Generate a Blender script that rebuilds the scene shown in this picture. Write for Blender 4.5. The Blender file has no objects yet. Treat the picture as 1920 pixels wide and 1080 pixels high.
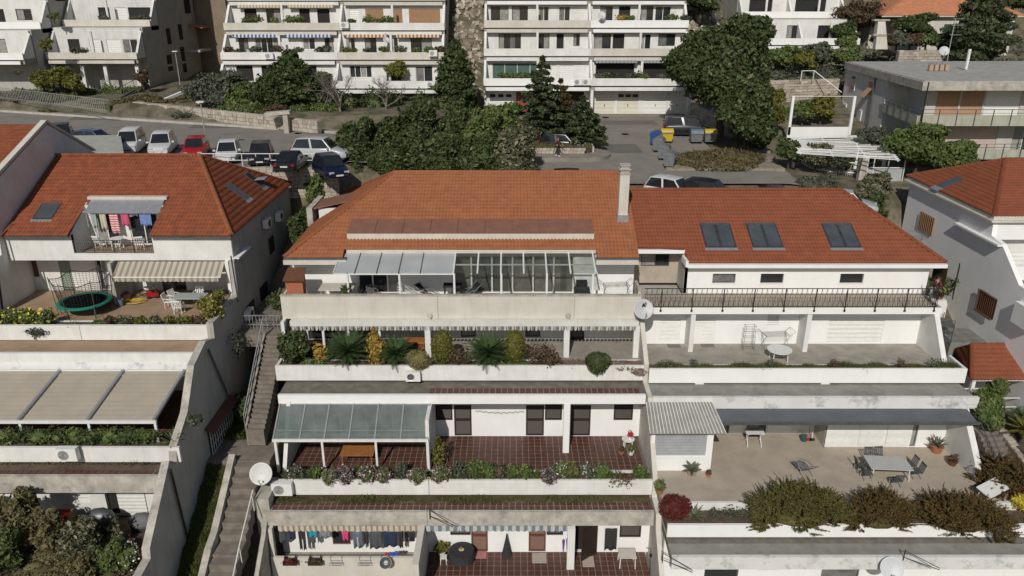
import bpy, math, random
import numpy as np
from mathutils import Vector, Matrix, noise as mnoise
D=bpy.data
SC=bpy.context.scene
COL=SC.collection
R=math.radians
# ---------------------------------------------------------------- camera
PITCH=R(21.0);CS, SN=math.cos(PITCH), math.sin(PITCH);FPX=1440.0
cam_d=D.cameras.new('camera');cam=D.objects.new('camera', cam_d);COL.objects.link(cam)
cam_d.sensor_width=36;cam_d.lens=36*FPX/1920;cam_d.clip_start=0.5;cam_d.clip_end=1500
cam.location=(0, 0, 0);cam.rotation_euler=(R(90)-PITCH, 0, 0)
SC.camera=cam
SC.render.resolution_x, SC.render.resolution_y=1024, 576
# ---------------------------------------------------------------- light
SUN_AZ, SUN_EL=R(12), R(37)
w=D.worlds.new('World');SC.world=w;w.use_nodes=True
nt=w.node_tree;bg=nt.nodes['Background']
sky=nt.nodes.new('ShaderNodeTexSky');sky.sky_type='NISHITA';sky.sun_disc=False
sky.sun_elevation=SUN_EL;sky.sun_rotation=R(180)+SUN_AZ
nt.links.new(sky.outputs[0], bg.inputs[0]);bg.inputs[1].default_value=0.075
sd=D.lights.new('sun', 'SUN');sd.energy=4.6;sd.angle=R(0.55);sd.color=(1.0, 0.95, 0.87)
sun=D.objects.new('sun', sd);COL.objects.link(sun)
sdir=Vector((math.sin(SUN_AZ)*math.cos(SUN_EL), math.cos(SUN_AZ)*math.cos(SUN_EL), -math.sin(SUN_EL)))
sun.rotation_euler=sdir.to_track_quat('-Z', 'Y').to_euler();sun.location=(-10, -30, 40)
SC.view_settings.view_transform='Standard';SC.view_settings.look='None'
SC.view_settings.exposure=-0.5;SC.view_settings.gamma=1.0
try:SC.view_settings.use_curve_mapping=False
except Exception:pass
rng=random.Random(7)
nr=np.random.RandomState(11)
# ---------------------------------------------------------------- where a picture line meets a plane of the place
def P(u, v, y=None, z=None, x=None):
 a=(u-960)/FPX;b=(540-v)/FPX
 d=Vector((a, CS+b*SN, -SN+b*CS))
 if y is not None:k=y/d.y
 elif z is not None:k=z/d.z
 else:k=x/d.x
 return d*k
# ---------------------------------------------------------------- materials
MATS={}
def mat(name, col, col2=None, scale=3.0, rough=0.8, bump=0.0, bscale=None, metal=0.0, spec=0.5, streak=0.0, scol=(0.12, 0.1, 0.08), island=None, blotch=0.0, bcol=(0.1, 0.09, 0.07), emis=None, cells=0.0):
 if name in MATS:return MATS[name]
 m=D.materials.new(name);m.use_nodes=True;n=m.node_tree.nodes;l=m.node_tree.links
 b=n['Principled BSDF'];b.inputs['Roughness'].default_value=rough;b.inputs['Metallic'].default_value=metal
 b.inputs['Specular IOR Level'].default_value=spec
 tc=n.new('ShaderNodeTexCoord');geo=n.new('ShaderNodeNewGeometry')
 out=None
 def mix(a, bb, f):
  mx=n.new('ShaderNodeMix');mx.data_type='RGBA'
  for s, val in((mx.inputs[6], a), (mx.inputs[7], bb)):
   if isinstance(val, tuple):s.default_value=(*val[:3], 1)
   else:l.new(val, s)
  if isinstance(f, float):mx.inputs[0].default_value=f
  else:l.new(f, mx.inputs[0])
  return mx.outputs[2]
 def nz(sc, det=5.0, vec=None, lo=0.35, hi=0.65, r=0.6):
  t=n.new('ShaderNodeTexNoise');t.inputs['Scale'].default_value=sc;t.inputs['Detail'].default_value=det;t.inputs['Roughness'].default_value=r
  l.new(vec if vec is not None else geo.outputs['Position'], t.inputs['Vector'])
  mr=n.new('ShaderNodeMapRange');mr.inputs[1].default_value=lo;mr.inputs[2].default_value=hi;l.new(t.outputs[0], mr.inputs[0])
  return mr.outputs[0]
 if island:
  cr=n.new('ShaderNodeValToRGB');l.new(geo.outputs['Random Per Island'], cr.inputs[0])
  els=cr.color_ramp.elements;k=len(island)
  els[0].position=0;els[0].color=(*island[0], 1);els[1].position=1.0;els[1].color=(*island[-1], 1)
  for i in range(1, k-1):
   e=els.new(i/(k-1));e.color=(*island[i], 1)
  out=cr.outputs[0]
 else:
  out=mix(tuple(col), tuple(col2 if col2 else[c*0.8 for c in col]), nz(scale))
 if cells:
  vo=n.new('ShaderNodeTexVoronoi');vo.inputs['Scale'].default_value=3.3;l.new(geo.outputs['Position'], vo.inputs['Vector']);sp=n.new('ShaderNodeSeparateColor');l.new(vo.outputs['Color'], sp.inputs[0]);mr=n.new('ShaderNodeMapRange');mr.inputs[1].default_value=.3;mr.inputs[4].default_value=cells;l.new(sp.outputs[0], mr.inputs[0]);out=mix(out, tuple(c*.5 for c in col), mr.outputs[0])
 if cells:
  vo=n.new('ShaderNodeTexVoronoi');vo.inputs['Scale'].default_value=3.3;l.new(geo.outputs['Position'], vo.inputs['Vector']);sp=n.new('ShaderNodeSeparateColor');l.new(vo.outputs['Color'], sp.inputs[0]);mr=n.new('ShaderNodeMapRange');mr.inputs[1].default_value=.3;mr.inputs[4].default_value=cells;l.new(sp.outputs[0], mr.inputs[0]);out=mix(out, tuple(c*.5 for c in col), mr.outputs[0])
 if blotch:
  f=nz(1.3, 8.0, lo=0.52, hi=0.68, r=0.7)
  mm=n.new('ShaderNodeMath');mm.operation='MULTIPLY';l.new(f, mm.inputs[0]);mm.inputs[1].default_value=blotch
  out=mix(out, tuple(bcol), mm.outputs[0])
 if streak:
  mp=n.new('ShaderNodeMapping');mp.inputs['Scale'].default_value=(2.2, 2.2, 0.22);l.new(geo.outputs['Position'], mp.inputs[0])
  f=nz(1.6, 7.0, vec=mp.outputs[0], lo=0.5, hi=0.75, r=0.65)
  mm=n.new('ShaderNodeMath');mm.operation='MULTIPLY';l.new(f, mm.inputs[0]);mm.inputs[1].default_value=streak
  out=mix(out, tuple(scol), mm.outputs[0])
 if isinstance(out, tuple):b.inputs['Base Color'].default_value=(*out, 1)
 else:l.new(out, b.inputs['Base Color'])
 if bump:
  t=n.new('ShaderNodeTexNoise');t.inputs['Scale'].default_value=bscale or scale*6;t.inputs['Detail'].default_value=6
  l.new(geo.outputs['Position'], t.inputs['Vector'])
  bp=n.new('ShaderNodeBump');bp.inputs['Strength'].default_value=bump;bp.inputs['Distance'].default_value=0.05
  l.new(t.outputs[0], bp.inputs['Height']);l.new(bp.outputs[0], b.inputs['Normal'])
 if emis:b.inputs['Emission Color'].default_value=(*emis, 1);b.inputs['Emission Strength'].default_value=1
 m.diffuse_color=(*col[:3], 1)
 MATS[name]=m
 return m
def glass_mat(name, tint=(0.75, 0.85, 0.82), clear=0.75, rough=0.05, k=.16):
 if name in MATS:return MATS[name]
 m=D.materials.new(name);m.use_nodes=True;n=m.node_tree.nodes;l=m.node_tree.links
 b=n['Principled BSDF'];b.inputs['Base Color'].default_value=(*[t*k for t in tint], 1);b.inputs['Roughness'].default_value=rough
 tr=n.new('ShaderNodeBsdfTransparent');tr.inputs[0].default_value=(*tint, 1)
 mx=n.new('ShaderNodeMixShader');t=n.new('ShaderNodeTexNoise');t.inputs['Scale'].default_value=1.2;t.inputs['Detail'].default_value=6
 geo=n.new('ShaderNodeNewGeometry');l.new(geo.outputs['Position'], t.inputs['Vector'])
 mr=n.new('ShaderNodeMapRange');mr.inputs[1].default_value=0.3;mr.inputs[2].default_value=0.75;mr.inputs[3].default_value=clear+0.1;mr.inputs[4].default_value=clear-0.15
 l.new(t.outputs[0], mr.inputs[0]);l.new(mr.outputs[0], mx.inputs[0])
 l.new(b.outputs[0], mx.inputs[1]);l.new(tr.outputs[0], mx.inputs[2]);l.new(mx.outputs[0], n['Material Output'].inputs[0])
 MATS[name]=m;return m
WHITE=mat('white_render', (0.73, 0.725, 0.70), (0.63, 0.62, 0.595), 0.9, 0.85, 0.15, 30, streak=0.22, scol=(0.33, 0.31, 0.27))
WHITE2=mat('clean_white_render', (0.80, 0.80, 0.79), (0.75, 0.75, 0.735), 0.7, 0.85, 0.1, 30, streak=0.1, scol=(0.45, 0.43, 0.4))
CREAM=mat('aged_cream_render', (0.60, 0.57, 0.51), (0.52, 0.49, 0.43), 0.8, 0.9, 0.2, 25, streak=0.22, scol=(0.27, 0.24, 0.2))
DIRTY=mat('dirty_concrete', (0.50, 0.47, 0.41), (0.33, 0.31, 0.27), 1.6, 0.9, 0.3, 20, streak=0.35, scol=(0.2, 0.18, 0.15), blotch=0.6, bcol=(0.17, 0.16, 0.14))
PEEL=mat('peeling_white_paint', (0.66, 0.66, 0.65), (0.6, 0.6, 0.58), 0.8, 0.85, 0.2, 20, blotch=0.9, bcol=(0.3, 0.3, 0.3))
GREYW=mat('grey_render', (0.66, 0.655, 0.635), (0.58, 0.575, 0.56), 1.0, 0.9, 0.15, 25, streak=0.35, scol=(0.22, 0.21, 0.2))
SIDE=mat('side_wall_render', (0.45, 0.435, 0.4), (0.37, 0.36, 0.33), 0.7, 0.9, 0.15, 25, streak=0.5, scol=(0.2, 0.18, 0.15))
FLOORC=mat('concrete_floor', (0.34, 0.31, 0.27), (0.25, 0.23, 0.2), 1.2, 0.85, 0.15, 30, blotch=0.4, bcol=(0.18, 0.15, 0.12))
FLOORB=mat('beige_terrace_floor', (0.43, 0.37, 0.295), (0.36, 0.31, 0.25), 0.8, 0.8, 0.08, 30, blotch=0.35, bcol=(0.27, 0.22, 0.16))
FLOORT=mat('tan_terrace_floor', (0.36, 0.25, 0.16), (0.29, 0.2, 0.13), 1.0, 0.8, 0.1, 30, blotch=0.4, bcol=(0.18, 0.13, 0.09))
ROOFSTRIP=mat('flat_roof_screed', (0.18, 0.16, 0.135), (0.12, 0.105, 0.09), 2.0, 0.95, 0.3, 20, blotch=0.7, bcol=(0.09, 0.08, 0.05))
ROOFGREY=mat('flat_roof_grey', (0.27, 0.27, 0.24), (0.2, 0.2, 0.18), 1.2, 0.95, 0.2, 20, blotch=0.5, bcol=(0.15, 0.13, 0.11))
FLATROOF=mat('bitumen_roof', (0.4, 0.39, 0.36), (0.32, 0.31, 0.29), 0.9, 0.9, 0.3, 12, blotch=0.6, bcol=(0.12, 0.12, 0.11))
TILEO=mat('orange_roof_tile', (0.30, 0.104, 0.04), (0.25, 0.084, 0.031), 1.4, 0.75, 0.2, 20, cells=.16, blotch=0.45, bcol=(0.22, 0.09, 0.045))
TILER=mat('red_roof_tile', (0.225, 0.06, 0.021), (0.185, 0.048, 0.017), 1.2, 0.75, 0.2, 20, cells=.14, blotch=0.4, bcol=(0.15, 0.05, 0.025))
TILEL=mat('weathered_red_roof_tile', (0.265, 0.07, 0.024), (0.185, 0.047, 0.017), 2.2, 0.8, 0.3, 25, cells=.25, blotch=0.6, bcol=(0.12, 0.04, 0.02))
TILEF=mat('faded_orange_roof_tile', (0.47, 0.2, 0.1), (0.38, 0.15, 0.08), 2.0, 0.85, 0.3, 15, blotch=0.5, bcol=(0.25, 0.12, 0.08))
SHEET=mat('red_metal_sheet', (0.25, 0.12, 0.08), (0.2, 0.095, 0.065), 1.5, 0.6, 0.1, 15)
TERRA=mat('terracotta_floor_tile', (0.1, 0.04, 0.027), (0.072, 0.03, 0.021), 3.0, 0.55, 0.1, 20, blotch=0.5, bcol=(0.05, 0.025, 0.018))
GROUT=mat('pale_grout', (0.29, 0.235, 0.195), (0.2, 0.165, 0.135), 3.0, 0.9)
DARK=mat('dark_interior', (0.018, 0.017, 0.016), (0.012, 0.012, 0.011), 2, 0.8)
GLASS=mat('dark_window_glass', (0.02, 0.023, 0.025), (0.035, 0.038, 0.04), 0.6, 0.07, spec=0.6)
GLASSB=mat('blue_grey_roof_glass', (0.055, 0.065, 0.075), (0.08, 0.09, 0.1), 0.7, 0.12, spec=0.7)
FROST=mat('opal_roof_panel', (0.42, 0.44, 0.44), (0.35, 0.375, 0.375), 0.6, 0.25)
CLEARG=glass_mat('clear_roof_glass', (0.88, 0.9, 0.88), 0.86)
DUSTG=glass_mat('dusty_green_roof_glass', (0.66, 0.74, 0.71), 0.6, 0.2, .42)
GREENG=glass_mat('sea_green_glass', (0.35, 0.5, 0.44), 0.4, 0.1)
ALU=mat('aluminium', (0.5, 0.51, 0.52), (0.42, 0.43, 0.44), 3, 0.4, metal=0.6)
WMETAL=mat('white_painted_metal', (0.72, 0.72, 0.7), (0.64, 0.64, 0.62), 3, 0.4)
WPLASTIC=mat('white_plastic', (0.75, 0.75, 0.72), (0.68, 0.68, 0.65), 4, 0.4)
BLACKM=mat('black_metal', (0.015, 0.015, 0.015), (0.025, 0.024, 0.023), 5, 0.45)
GREYM=mat('grey_metal', (0.14, 0.145, 0.15), (0.1, 0.105, 0.11), 3, 0.45, metal=0.4)
BROWNW=mat('dark_brown_wood', (0.032, 0.018, 0.012), (0.022, 0.013, 0.009), 6, 0.6, streak=0.0)
REDW=mat('red_brown_wood', (0.14, 0.055, 0.03), (0.1, 0.04, 0.022), 6, 0.6)
WOODO=mat('orange_wood', (0.36, 0.15, 0.045), (0.28, 0.11, 0.035), 5, 0.6)
WOODT=mat('tan_wood', (0.34, 0.2, 0.1), (0.26, 0.15, 0.075), 5, 0.7)
BLINDT=mat('tan_roller_blind', (0.42, 0.26, 0.165), (0.38, 0.235, 0.15), 2, 0.8)
BLINDP=mat('pale_pink_blind', (0.52, 0.42, 0.36), (0.46, 0.37, 0.32), 2, 0.8)
STONE=mat('limestone', (0.42, 0.37, 0.3), (0.28, 0.25, 0.2), 2.5, 0.95, 0.5, 10, island=[(0.34, 0.29, 0.23), (0.46, 0.41, 0.34), (0.28, 0.24, 0.2), (0.52, 0.47, 0.4)])
MORTAR=mat('wall_mortar', (0.3, 0.27, 0.22), (0.2, 0.18, 0.15), 3, 0.95, 0.4, 12)
ASPH=mat('worn_asphalt', (0.235, 0.212, 0.182), (0.19, 0.172, 0.15), 0.5, 0.9, 0.2, 25, blotch=0.35, bcol=(0.1, 0.095, 0.09))
PAVE=mat('pale_pavement', (0.27, 0.24, 0.2), (0.2, 0.18, 0.15), 1.0, 0.95, 0.2, 15, blotch=0.3)
KERB=mat('kerb_stone', (0.46, 0.43, 0.37), (0.36, 0.33, 0.28), 1.5, 0.9, 0.2, 15)
SOIL=mat('soil', (0.12, 0.085, 0.055), (0.07, 0.05, 0.035), 2.5, 0.95, 0.5, 8)
HILL=mat('scrub_hillside', (0.2, 0.165, 0.12), (0.06, 0.06, 0.03), 0.6, 0.95, 0.6, 3, blotch=0.7, bcol=(0.045, 0.05, 0.02))
STEP=mat('stair_stone', (0.22, 0.19, 0.16), (0.155, 0.132, 0.11), 2.0, 0.9, 0.3, 12, blotch=0.4)
RUST=mat('brick_orange', (0.4, 0.14, 0.07), (0.33, 0.11, 0.055), 8, 0.85, 0.3, 30)
FABG=mat('grey_fabric', (0.17, 0.17, 0.17), (0.13, 0.13, 0.13), 8, 0.9)
FABD=mat('charcoal_fabric', (0.035, 0.036, 0.04), (0.02, 0.02, 0.022), 8, 0.95)
CANVAS=mat('beige_canvas', (0.40, 0.35, 0.28), (0.35, 0.31, 0.25), 0.9, 0.8, 0.1, 8)
AWNW=mat('white_awning_box', (0.66, 0.65, 0.62), (0.58, 0.57, 0.53), 1.0, 0.6, streak=0.2, scol=(0.4, 0.38, 0.34))
RUBBER=mat('black_rubber', (0.012, 0.012, 0.012), (0.02, 0.02, 0.02), 5, 0.8)
def stripes(name, c1, c2, pitch, duty=0.5):
 if name in MATS:return MATS[name]
 m=D.materials.new(name);m.use_nodes=True;n=m.node_tree.nodes;l=m.node_tree.links
 b=n['Principled BSDF'];b.inputs['Roughness'].default_value=0.85
 geo=n.new('ShaderNodeNewGeometry');sp=n.new('ShaderNodeSeparateXYZ');l.new(geo.outputs['Position'], sp.inputs[0])
 d=n.new('ShaderNodeMath');d.operation='DIVIDE';l.new(sp.outputs[0], d.inputs[0]);d.inputs[1].default_value=pitch
 fr=n.new('ShaderNodeMath');fr.operation='FRACT';l.new(d.outputs[0], fr.inputs[0])
 g=n.new('ShaderNodeMath');g.operation='GREATER_THAN';l.new(fr.outputs[0], g.inputs[0]);g.inputs[1].default_value=duty
 mx=n.new('ShaderNodeMix');mx.data_type='RGBA';mx.inputs[6].default_value=(*c1, 1);mx.inputs[7].default_value=(*c2, 1)
 l.new(g.outputs[0], mx.inputs[0]);l.new(mx.outputs[2], b.inputs['Base Color'])
 MATS[name]=m;return m
# ---------------------------------------------------------------- mesh collecting
class MB:
 def __init__(s):s.v=[];s.f=[]
 def quad(s, a, b, c, d):i=len(s.v);s.v+=[tuple(a), tuple(b), tuple(c), tuple(d)];s.f.append((i, i+1, i+2, i+3));return s
 def poly(s, pts):i=len(s.v);s.v+=[tuple(p)for p in pts];s.f.append(tuple(range(i, i+len(pts))));return s
 def box(s, x0, x1, y0, y1, z0, z1):
  if x0>x1:x0, x1=x1, x0
  if y0>y1:y0, y1=y1, y0
  if z0>z1:z0, z1=z1, z0
  i=len(s.v)
  s.v+=[(x0, y0, z0), (x1, y0, z0), (x1, y1, z0), (x0, y1, z0), (x0, y0, z1), (x1, y0, z1), (x1, y1, z1), (x0, y1, z1)]
  s.f+=[(i, i+3, i+2, i+1), (i+4, i+5, i+6, i+7), (i, i+1, i+5, i+4), (i+1, i+2, i+6, i+5), (i+2, i+3, i+7, i+6), (i+3, i, i+4, i+7)]
  return s
 def obox(s, c, size, M=None):
  """box of a size about a centre, turned by a 3x3 matrix"""
  hx, hy, hz=[k/2 for k in size];i=len(s.v);c=Vector(c)
  for q in((-1, -1, -1), (1, -1, -1), (1, 1, -1), (-1, 1, -1), (-1, -1, 1), (1, -1, 1), (1, 1, 1), (-1, 1, 1)):
   p=Vector((q[0]*hx, q[1]*hy, q[2]*hz))
   if M is not None:p=M@p
   s.v.append(tuple(c+p))
  s.f+=[(i, i+3, i+2, i+1), (i+4, i+5, i+6, i+7), (i, i+1, i+5, i+4), (i+1, i+2, i+6, i+5), (i+2, i+3, i+7, i+6), (i+3, i, i+4, i+7)]
  return s
 def prism(s, pts, off):
  """closed polygon pts swept by vector off"""
  i=len(s.v);k=len(pts);off=Vector(off)
  s.v+=[tuple(p)for p in pts]+[tuple(Vector(p)+off)for p in pts]
  s.f.append(tuple(range(i, i+k))[::-1]);s.f.append(tuple(range(i+k, i+2*k)))
  for j in range(k):a=i+j;b=i+(j+1)%k;s.f.append((a, b, b+k, a+k))
  return s
 def side(s, x0, x1, yz):return s.prism([(x0, y, z)for y, z in yz], (x1-x0, 0, 0))
 def slab(s, a, b, c, d, th):
  """plate with corners abcd and thickness th downwards along its normal"""
  a, b, c, d=map(Vector, (a, b, c, d));nn=(b-a).cross(d-a).normalized()
  if nn.z<0:nn=-nn
  return s.prism([a, b, c, d], -nn*th)
 def tube(s, p, q, r, n=6, r2=None):
  p=Vector(p);q=Vector(q);d=q-p
  if d.length<1e-6:return s
  d.normalize();a=d.orthogonal().normalized();b=d.cross(a);i=len(s.v)
  r2=r if r2 is None else r2
  for c, rr in((p, r), (q, r2)):
   for k in range(n):
    t=2*math.pi*k/n;s.v.append(tuple(c+(a*math.cos(t)+b*math.sin(t))*rr))
  for k in range(n):k2=(k+1)%n;s.f.append((i+k, i+k2, i+n+k2, i+n+k))
  s.f.append(tuple(range(i, i+n))[::-1]);s.f.append(tuple(range(i+n, i+2*n)))
  return s
 def path(s, pts, r, n=5, r2=None):
  m=len(pts)-1
  for k in range(m):
   ra=r if r2 is None else r+(r2-r)*k/m;rb=r if r2 is None else r+(r2-r)*(k+1)/m
   s.tube(pts[k], pts[k+1], ra, n, rb)
  return s
 def bar(s, p, q, w_, h_):
  """rectangular bar from p to q"""
  p=Vector(p);q=Vector(q);d=(q-p);L=d.length;d.normalize()
  up=Vector((0, 0, 1))if abs(d.z)<0.95 else Vector((0, 1, 0))
  sd_=d.cross(up).normalized();up=sd_.cross(d)
  return s.obox((p+q)/2, (w_, L, h_), Matrix((sd_, d, up)).transposed())
 def lathe(s, c, prof, n=16, axis=None):
  """prof: (radius, height) pairs about an axis through c"""
  c=Vector(c);ax=Vector(axis or(0, 0, 1)).normalized();a=ax.orthogonal().normalized();b=ax.cross(a);i=len(s.v);m=len(prof)
  for r, h in prof:
   for k in range(n):
    t=2*math.pi*k/n;s.v.append(tuple(c+ax*h+(a*math.cos(t)+b*math.sin(t))*r))
  for j in range(m-1):
   for k in range(n):
    k2=(k+1)%n;s.f.append((i+j*n+k, i+j*n+k2, i+(j+1)*n+k2, i+(j+1)*n+k))
  if abs(prof[0][0]-prof[-1][0])<.035 and abs(prof[0][1]-prof[-1][1])<.08 and m>2:
   for k in range(n):k2=(k+1)%n;s.f.append((i+(m-1)*n+k, i+(m-1)*n+k2, i+k2, i+k))
   return s
  if prof[0][0]>1e-4:s.f.append(tuple(range(i, i+n))[::-1])
  if prof[-1][0]>1e-4:s.f.append(tuple(range(i+(m-1)*n, i+m*n)))
  return s
 def build(s, name, m, parent=None, base=None, smooth=False, kind=None):
  if base is None:base=Vector(parent.get('_w', (0, 0, 0)))if parent is not None else Vector((0, 0, 0))
  me=D.meshes.new(name);bx, by, bz=base
  me.from_pydata([(x-bx, y-by, z-bz)for x, y, z in s.v], [], s.f);me.update()
  if m is not None:me.materials.append(m)
  if smooth:me.polygons.foreach_set('use_smooth', [True]*len(me.polygons))
  o=D.objects.new(name, me);COL.objects.link(o)
  if parent is not None:o.parent=parent;o['_w']=tuple(base)
  else:o.location=base
  if kind:o['kind']=kind
  return o
def tag(o, label, cat, group=None, kind=None):
 o['label']=label
 if cat:o['category']=cat
 if group:o['group']=group
 if kind:o['kind']=kind
 return o
def thing(name, label, cat, loc=(0, 0, 0), group=None, rz=0.0):
 """Empty at the thing's base; its parts are children, in world metres less the base"""
 o=D.objects.new(name, None);COL.objects.link(o);o.location=loc;o.rotation_euler=(0, 0, rz);o['_w']=(0.0, 0.0, 0.0)if rz else tuple(loc)
 return tag(o, label, cat, group)
def local(name, label, cat, loc, group=None, rz=0.0):
 """Empty whose parts are given in its own coordinates"""
 o=thing(name, label, cat, loc, group, rz);o['_w']=(0.0, 0.0, 0.0);return o
def pbox(name, m, parent, *b, **k):return MB().box(*b).build(name, m, parent, **k)
def kids(o):return[c for c in D.objects if c.parent==o]
CH={}
def dup(root, loc, rz=None, label=None, group=None, scale=None):
 def cp(o, par):
  c=o.copy();COL.objects.link(c);c.parent=par
  for ch in list(o.children):cp(ch, c)
  return c
 r=cp(root, None);r.location=loc
 if rz is not None:r.rotation_euler=(0, 0, rz)
 if label:r['label']=label
 if group:r['group']=group
 if scale:r.scale=scale
 return r
def npmesh(name, V, F, m, parent=None, loc=(0, 0, 0), kind=None, smooth=False, F3=False):
 """numpy vertices (already local) and equal-size faces to an object"""
 me=D.meshes.new(name);V=np.asarray(V, dtype=np.float32);F=np.asarray(F, dtype=np.int32);k=F.shape[1]
 me.vertices.add(len(V));me.vertices.foreach_set('co', V.ravel())
 me.loops.add(F.size);me.loops.foreach_set('vertex_index', F.ravel())
 me.polygons.add(len(F));me.polygons.foreach_set('loop_start', np.arange(0, F.size, k, dtype=np.int32));me.polygons.foreach_set('loop_total', np.full(len(F), k, dtype=np.int32))
 me.update(calc_edges=True)
 if m is not None:me.materials.append(m)
 if smooth:me.polygons.foreach_set('use_smooth', [True]*len(me.polygons))
 o=D.objects.new(name, me);COL.objects.link(o);o.location=loc
 if parent is not None:o.parent=parent;o.location=loc
 if kind:o['kind']=kind
 return o
# ---------------------------------------------------------------- wall with real openings, windows, doors
def wall_y(mb, x0, x1, z0, z1, y, th, holes):
 """wall facing the camera (front face at y) with rectangular holes (xa, xb, za, zb)"""
 xs=sorted({x0, x1, *[min(max(h[0], x0), x1)for h in holes], *[min(max(h[1], x0), x1)for h in holes]})
 zs=sorted({z0, z1, *[min(max(h[2], z0), z1)for h in holes], *[min(max(h[3], z0), z1)for h in holes]})
 for i in range(len(zs)-1):
  run=None
  for j in range(len(xs)-1):
   cx=(xs[j]+xs[j+1])/2;cz=(zs[i]+zs[i+1])/2
   solid=not any(h[0]<cx<h[1]and h[2]<cz<h[3]for h in holes)
   if solid:run=[xs[j], xs[j+1]]if run is None else[run[0], xs[j+1]]
   if(not solid or j==len(xs)-2)and run:mb.box(run[0], run[1], y, y+th, zs[i], zs[i+1]);run=None
 return mb
CURT=mat('window_curtain', (.2, .2, .19), (.1, .1, .1), 2.5, .25)
HALF=mat('window_with_blind', (.34, .33, .3), (.2, .19, .18), 3, .4)
def window(parent, x0, x1, z0, z1, y, fm=None, gm=None, name='window', n=1, fr=0.06, sill=True):
 fm=fm or WMETAL;gm=gm or GLASS
 mb=MB();mb.box(x0, x1, y, y+0.06, z1-fr, z1).box(x0, x1, y, y+0.06, z0, z0+fr).box(x0, x0+fr, y, y+0.06, z0+fr, z1-fr).box(x1-fr, x1, y, y+0.06, z0+fr, z1-fr)
 for k in range(1, n):xm=x0+(x1-x0)*k/n;mb.box(xm-fr*0.5, xm+fr*0.5, y, y+0.06, z0+fr, z1-fr)
 f=mb.build(name, fm, parent)
 xs=[x0+fr]+[x0+(x1-x0)*k/n for k in range(1, n)]+[x1-fr]
 for k in range(n):pbox('pane', gm if gm is not GLASS or(int(x0*37+k*13)%5)>1 else(CURT if int(x0*37+k*13)%5 else HALF), f, xs[k]+(fr*.5 if k else 0), xs[k+1]-(fr*.5 if k<n-1 else 0), y+0.025, y+0.04, z0+fr, z1-fr)
 return f
def shutter(parent, x0, x1, z0, z1, y, m=None, name='louvred_shutter', pitch=0.09, mid=True, fr=0.09):
 m=m or BROWNW;mb=MB()
 mb.box(x0, x1, y, y+0.06, z1-fr, z1).box(x0, x1, y, y+0.06, z0, z0+fr).box(x0, x0+fr, y, y+0.06, z0+fr, z1-fr).box(x1-fr, x1, y, y+0.06, z0+fr, z1-fr)
 if mid:mb.box(x0+fr, x1-fr, y, y+0.06, (z0+z1)/2-.05, (z0+z1)/2+.05)
 o=mb.build(name, m, parent);sl=MB();z=z0+fr+0.03
 while z<z1-fr-0.02:
  if not(mid and abs(z-(z0+z1)/2)<.08):sl.quad((x0+fr, y+0.012, z), (x1-fr, y+0.012, z), (x1-fr, y+0.06, z+pitch*.8), (x0+fr, y+0.06, z+pitch*.8))
  z+=pitch
 sl.box(x0+fr, x1-fr, y+0.062, y+0.075, z0+fr, z1-fr)
 sl.build('louvres', m, o, kind='stuff')
 return o
def roller(parent, x0, x1, z0, z1, y, m, name='roller_shutter', pitch=0.06):
 """corrugated roller blind"""
 mb=MB();n=max(3, int((z1-z0)/pitch));h=(z1-z0)/n
 for k in range(n):
  za=z0+k*h;mb.quad((x0, y+0.02, za), (x1, y+0.02, za), (x1, y, za+h*.5), (x0, y, za+h*.5));mb.quad((x0, y, za+h*.5), (x1, y, za+h*.5), (x1, y+0.02, za+h), (x0, y+0.02, za+h))
 mb.box(x0, x1, y+0.025, y+0.04, z0, z1)
 return mb.build(name, m, parent)
# ---------------------------------------------------------------- wavy roof tiles on a slope
def tiles(parent, O, A, Bv, poly, m, name='roof_tiles', wcol=0.22, row=0.36, amp=0.05, lift=0.03):
 """O: eave origin, A: unit vector along the eave, Bv: unit vector up the slope; poly: outline in (a, b)"""
 O=Vector(O);A=Vector(A).normalized();Bv=Vector(Bv).normalized();N=A.cross(Bv).normalized()
 if N.z<0:N=-N
 amin=min(p[0]for p in poly);amax=max(p[0]for p in poly);bmin=min(p[1]for p in poly);bmax=max(p[1]for p in poly)
 def span(b):
  xs=[]
  for i in range(len(poly)):
   (a0, b0), (a1, b1)=poly[i], poly[(i+1)%len(poly)]
   if(b0<=b<b1)or(b1<=b<b0):xs.append(a0+(a1-a0)*(b-b0)/(b1-b0))
  return sorted(xs)
 V=[];F=[];sub=4;st=wcol/sub;b=bmin
 prof=[-.5, 0.85, 1.0, 0.85]
 while b<bmax-0.05:
  b1=min(b+row, bmax);s0=span(b+0.02*row);s1=span(min(b1, bmax)-0.02*row)
  if len(s0)!=len(s1):s0=s1=span((b+b1)/2)
  for q in range(0, min(len(s0), len(s1))-1, 2):
   lo=min(s0[q], s1[q]);hi=max(s0[q+1], s1[q+1]);k0=math.floor(lo/st);k1=math.ceil(hi/st);i0=len(V);cnt=0
   jit=rng.uniform(-.004, .004)
   for k in range(k0, k1+1):
    a=k*st;ph=prof[k%sub];h=amp*ph
    al=min(max(a, s0[q]), s0[q+1]);au=min(max(a, s1[q]), s1[q+1])
    pl=O+A*al+Bv*(b-0.04)+N*(h+lift+jit);pu=O+A*au+Bv*b1+N*h;pd=O+A*al+Bv*(b-0.04)+N*(h*0.5-0.01)
    V+=[tuple(pd), tuple(pl), tuple(pu)];cnt+=1
   for k in range(cnt-1):
    j=i0+3*k;F.append((j, j+3, j+4, j+1));F.append((j+1, j+4, j+5, j+2))
  b+=row
 base=Vector(parent['_w']);V=np.array(V)-np.array(base)
 return npmesh(name, V, F, m, parent, kind='stuff')
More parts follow.
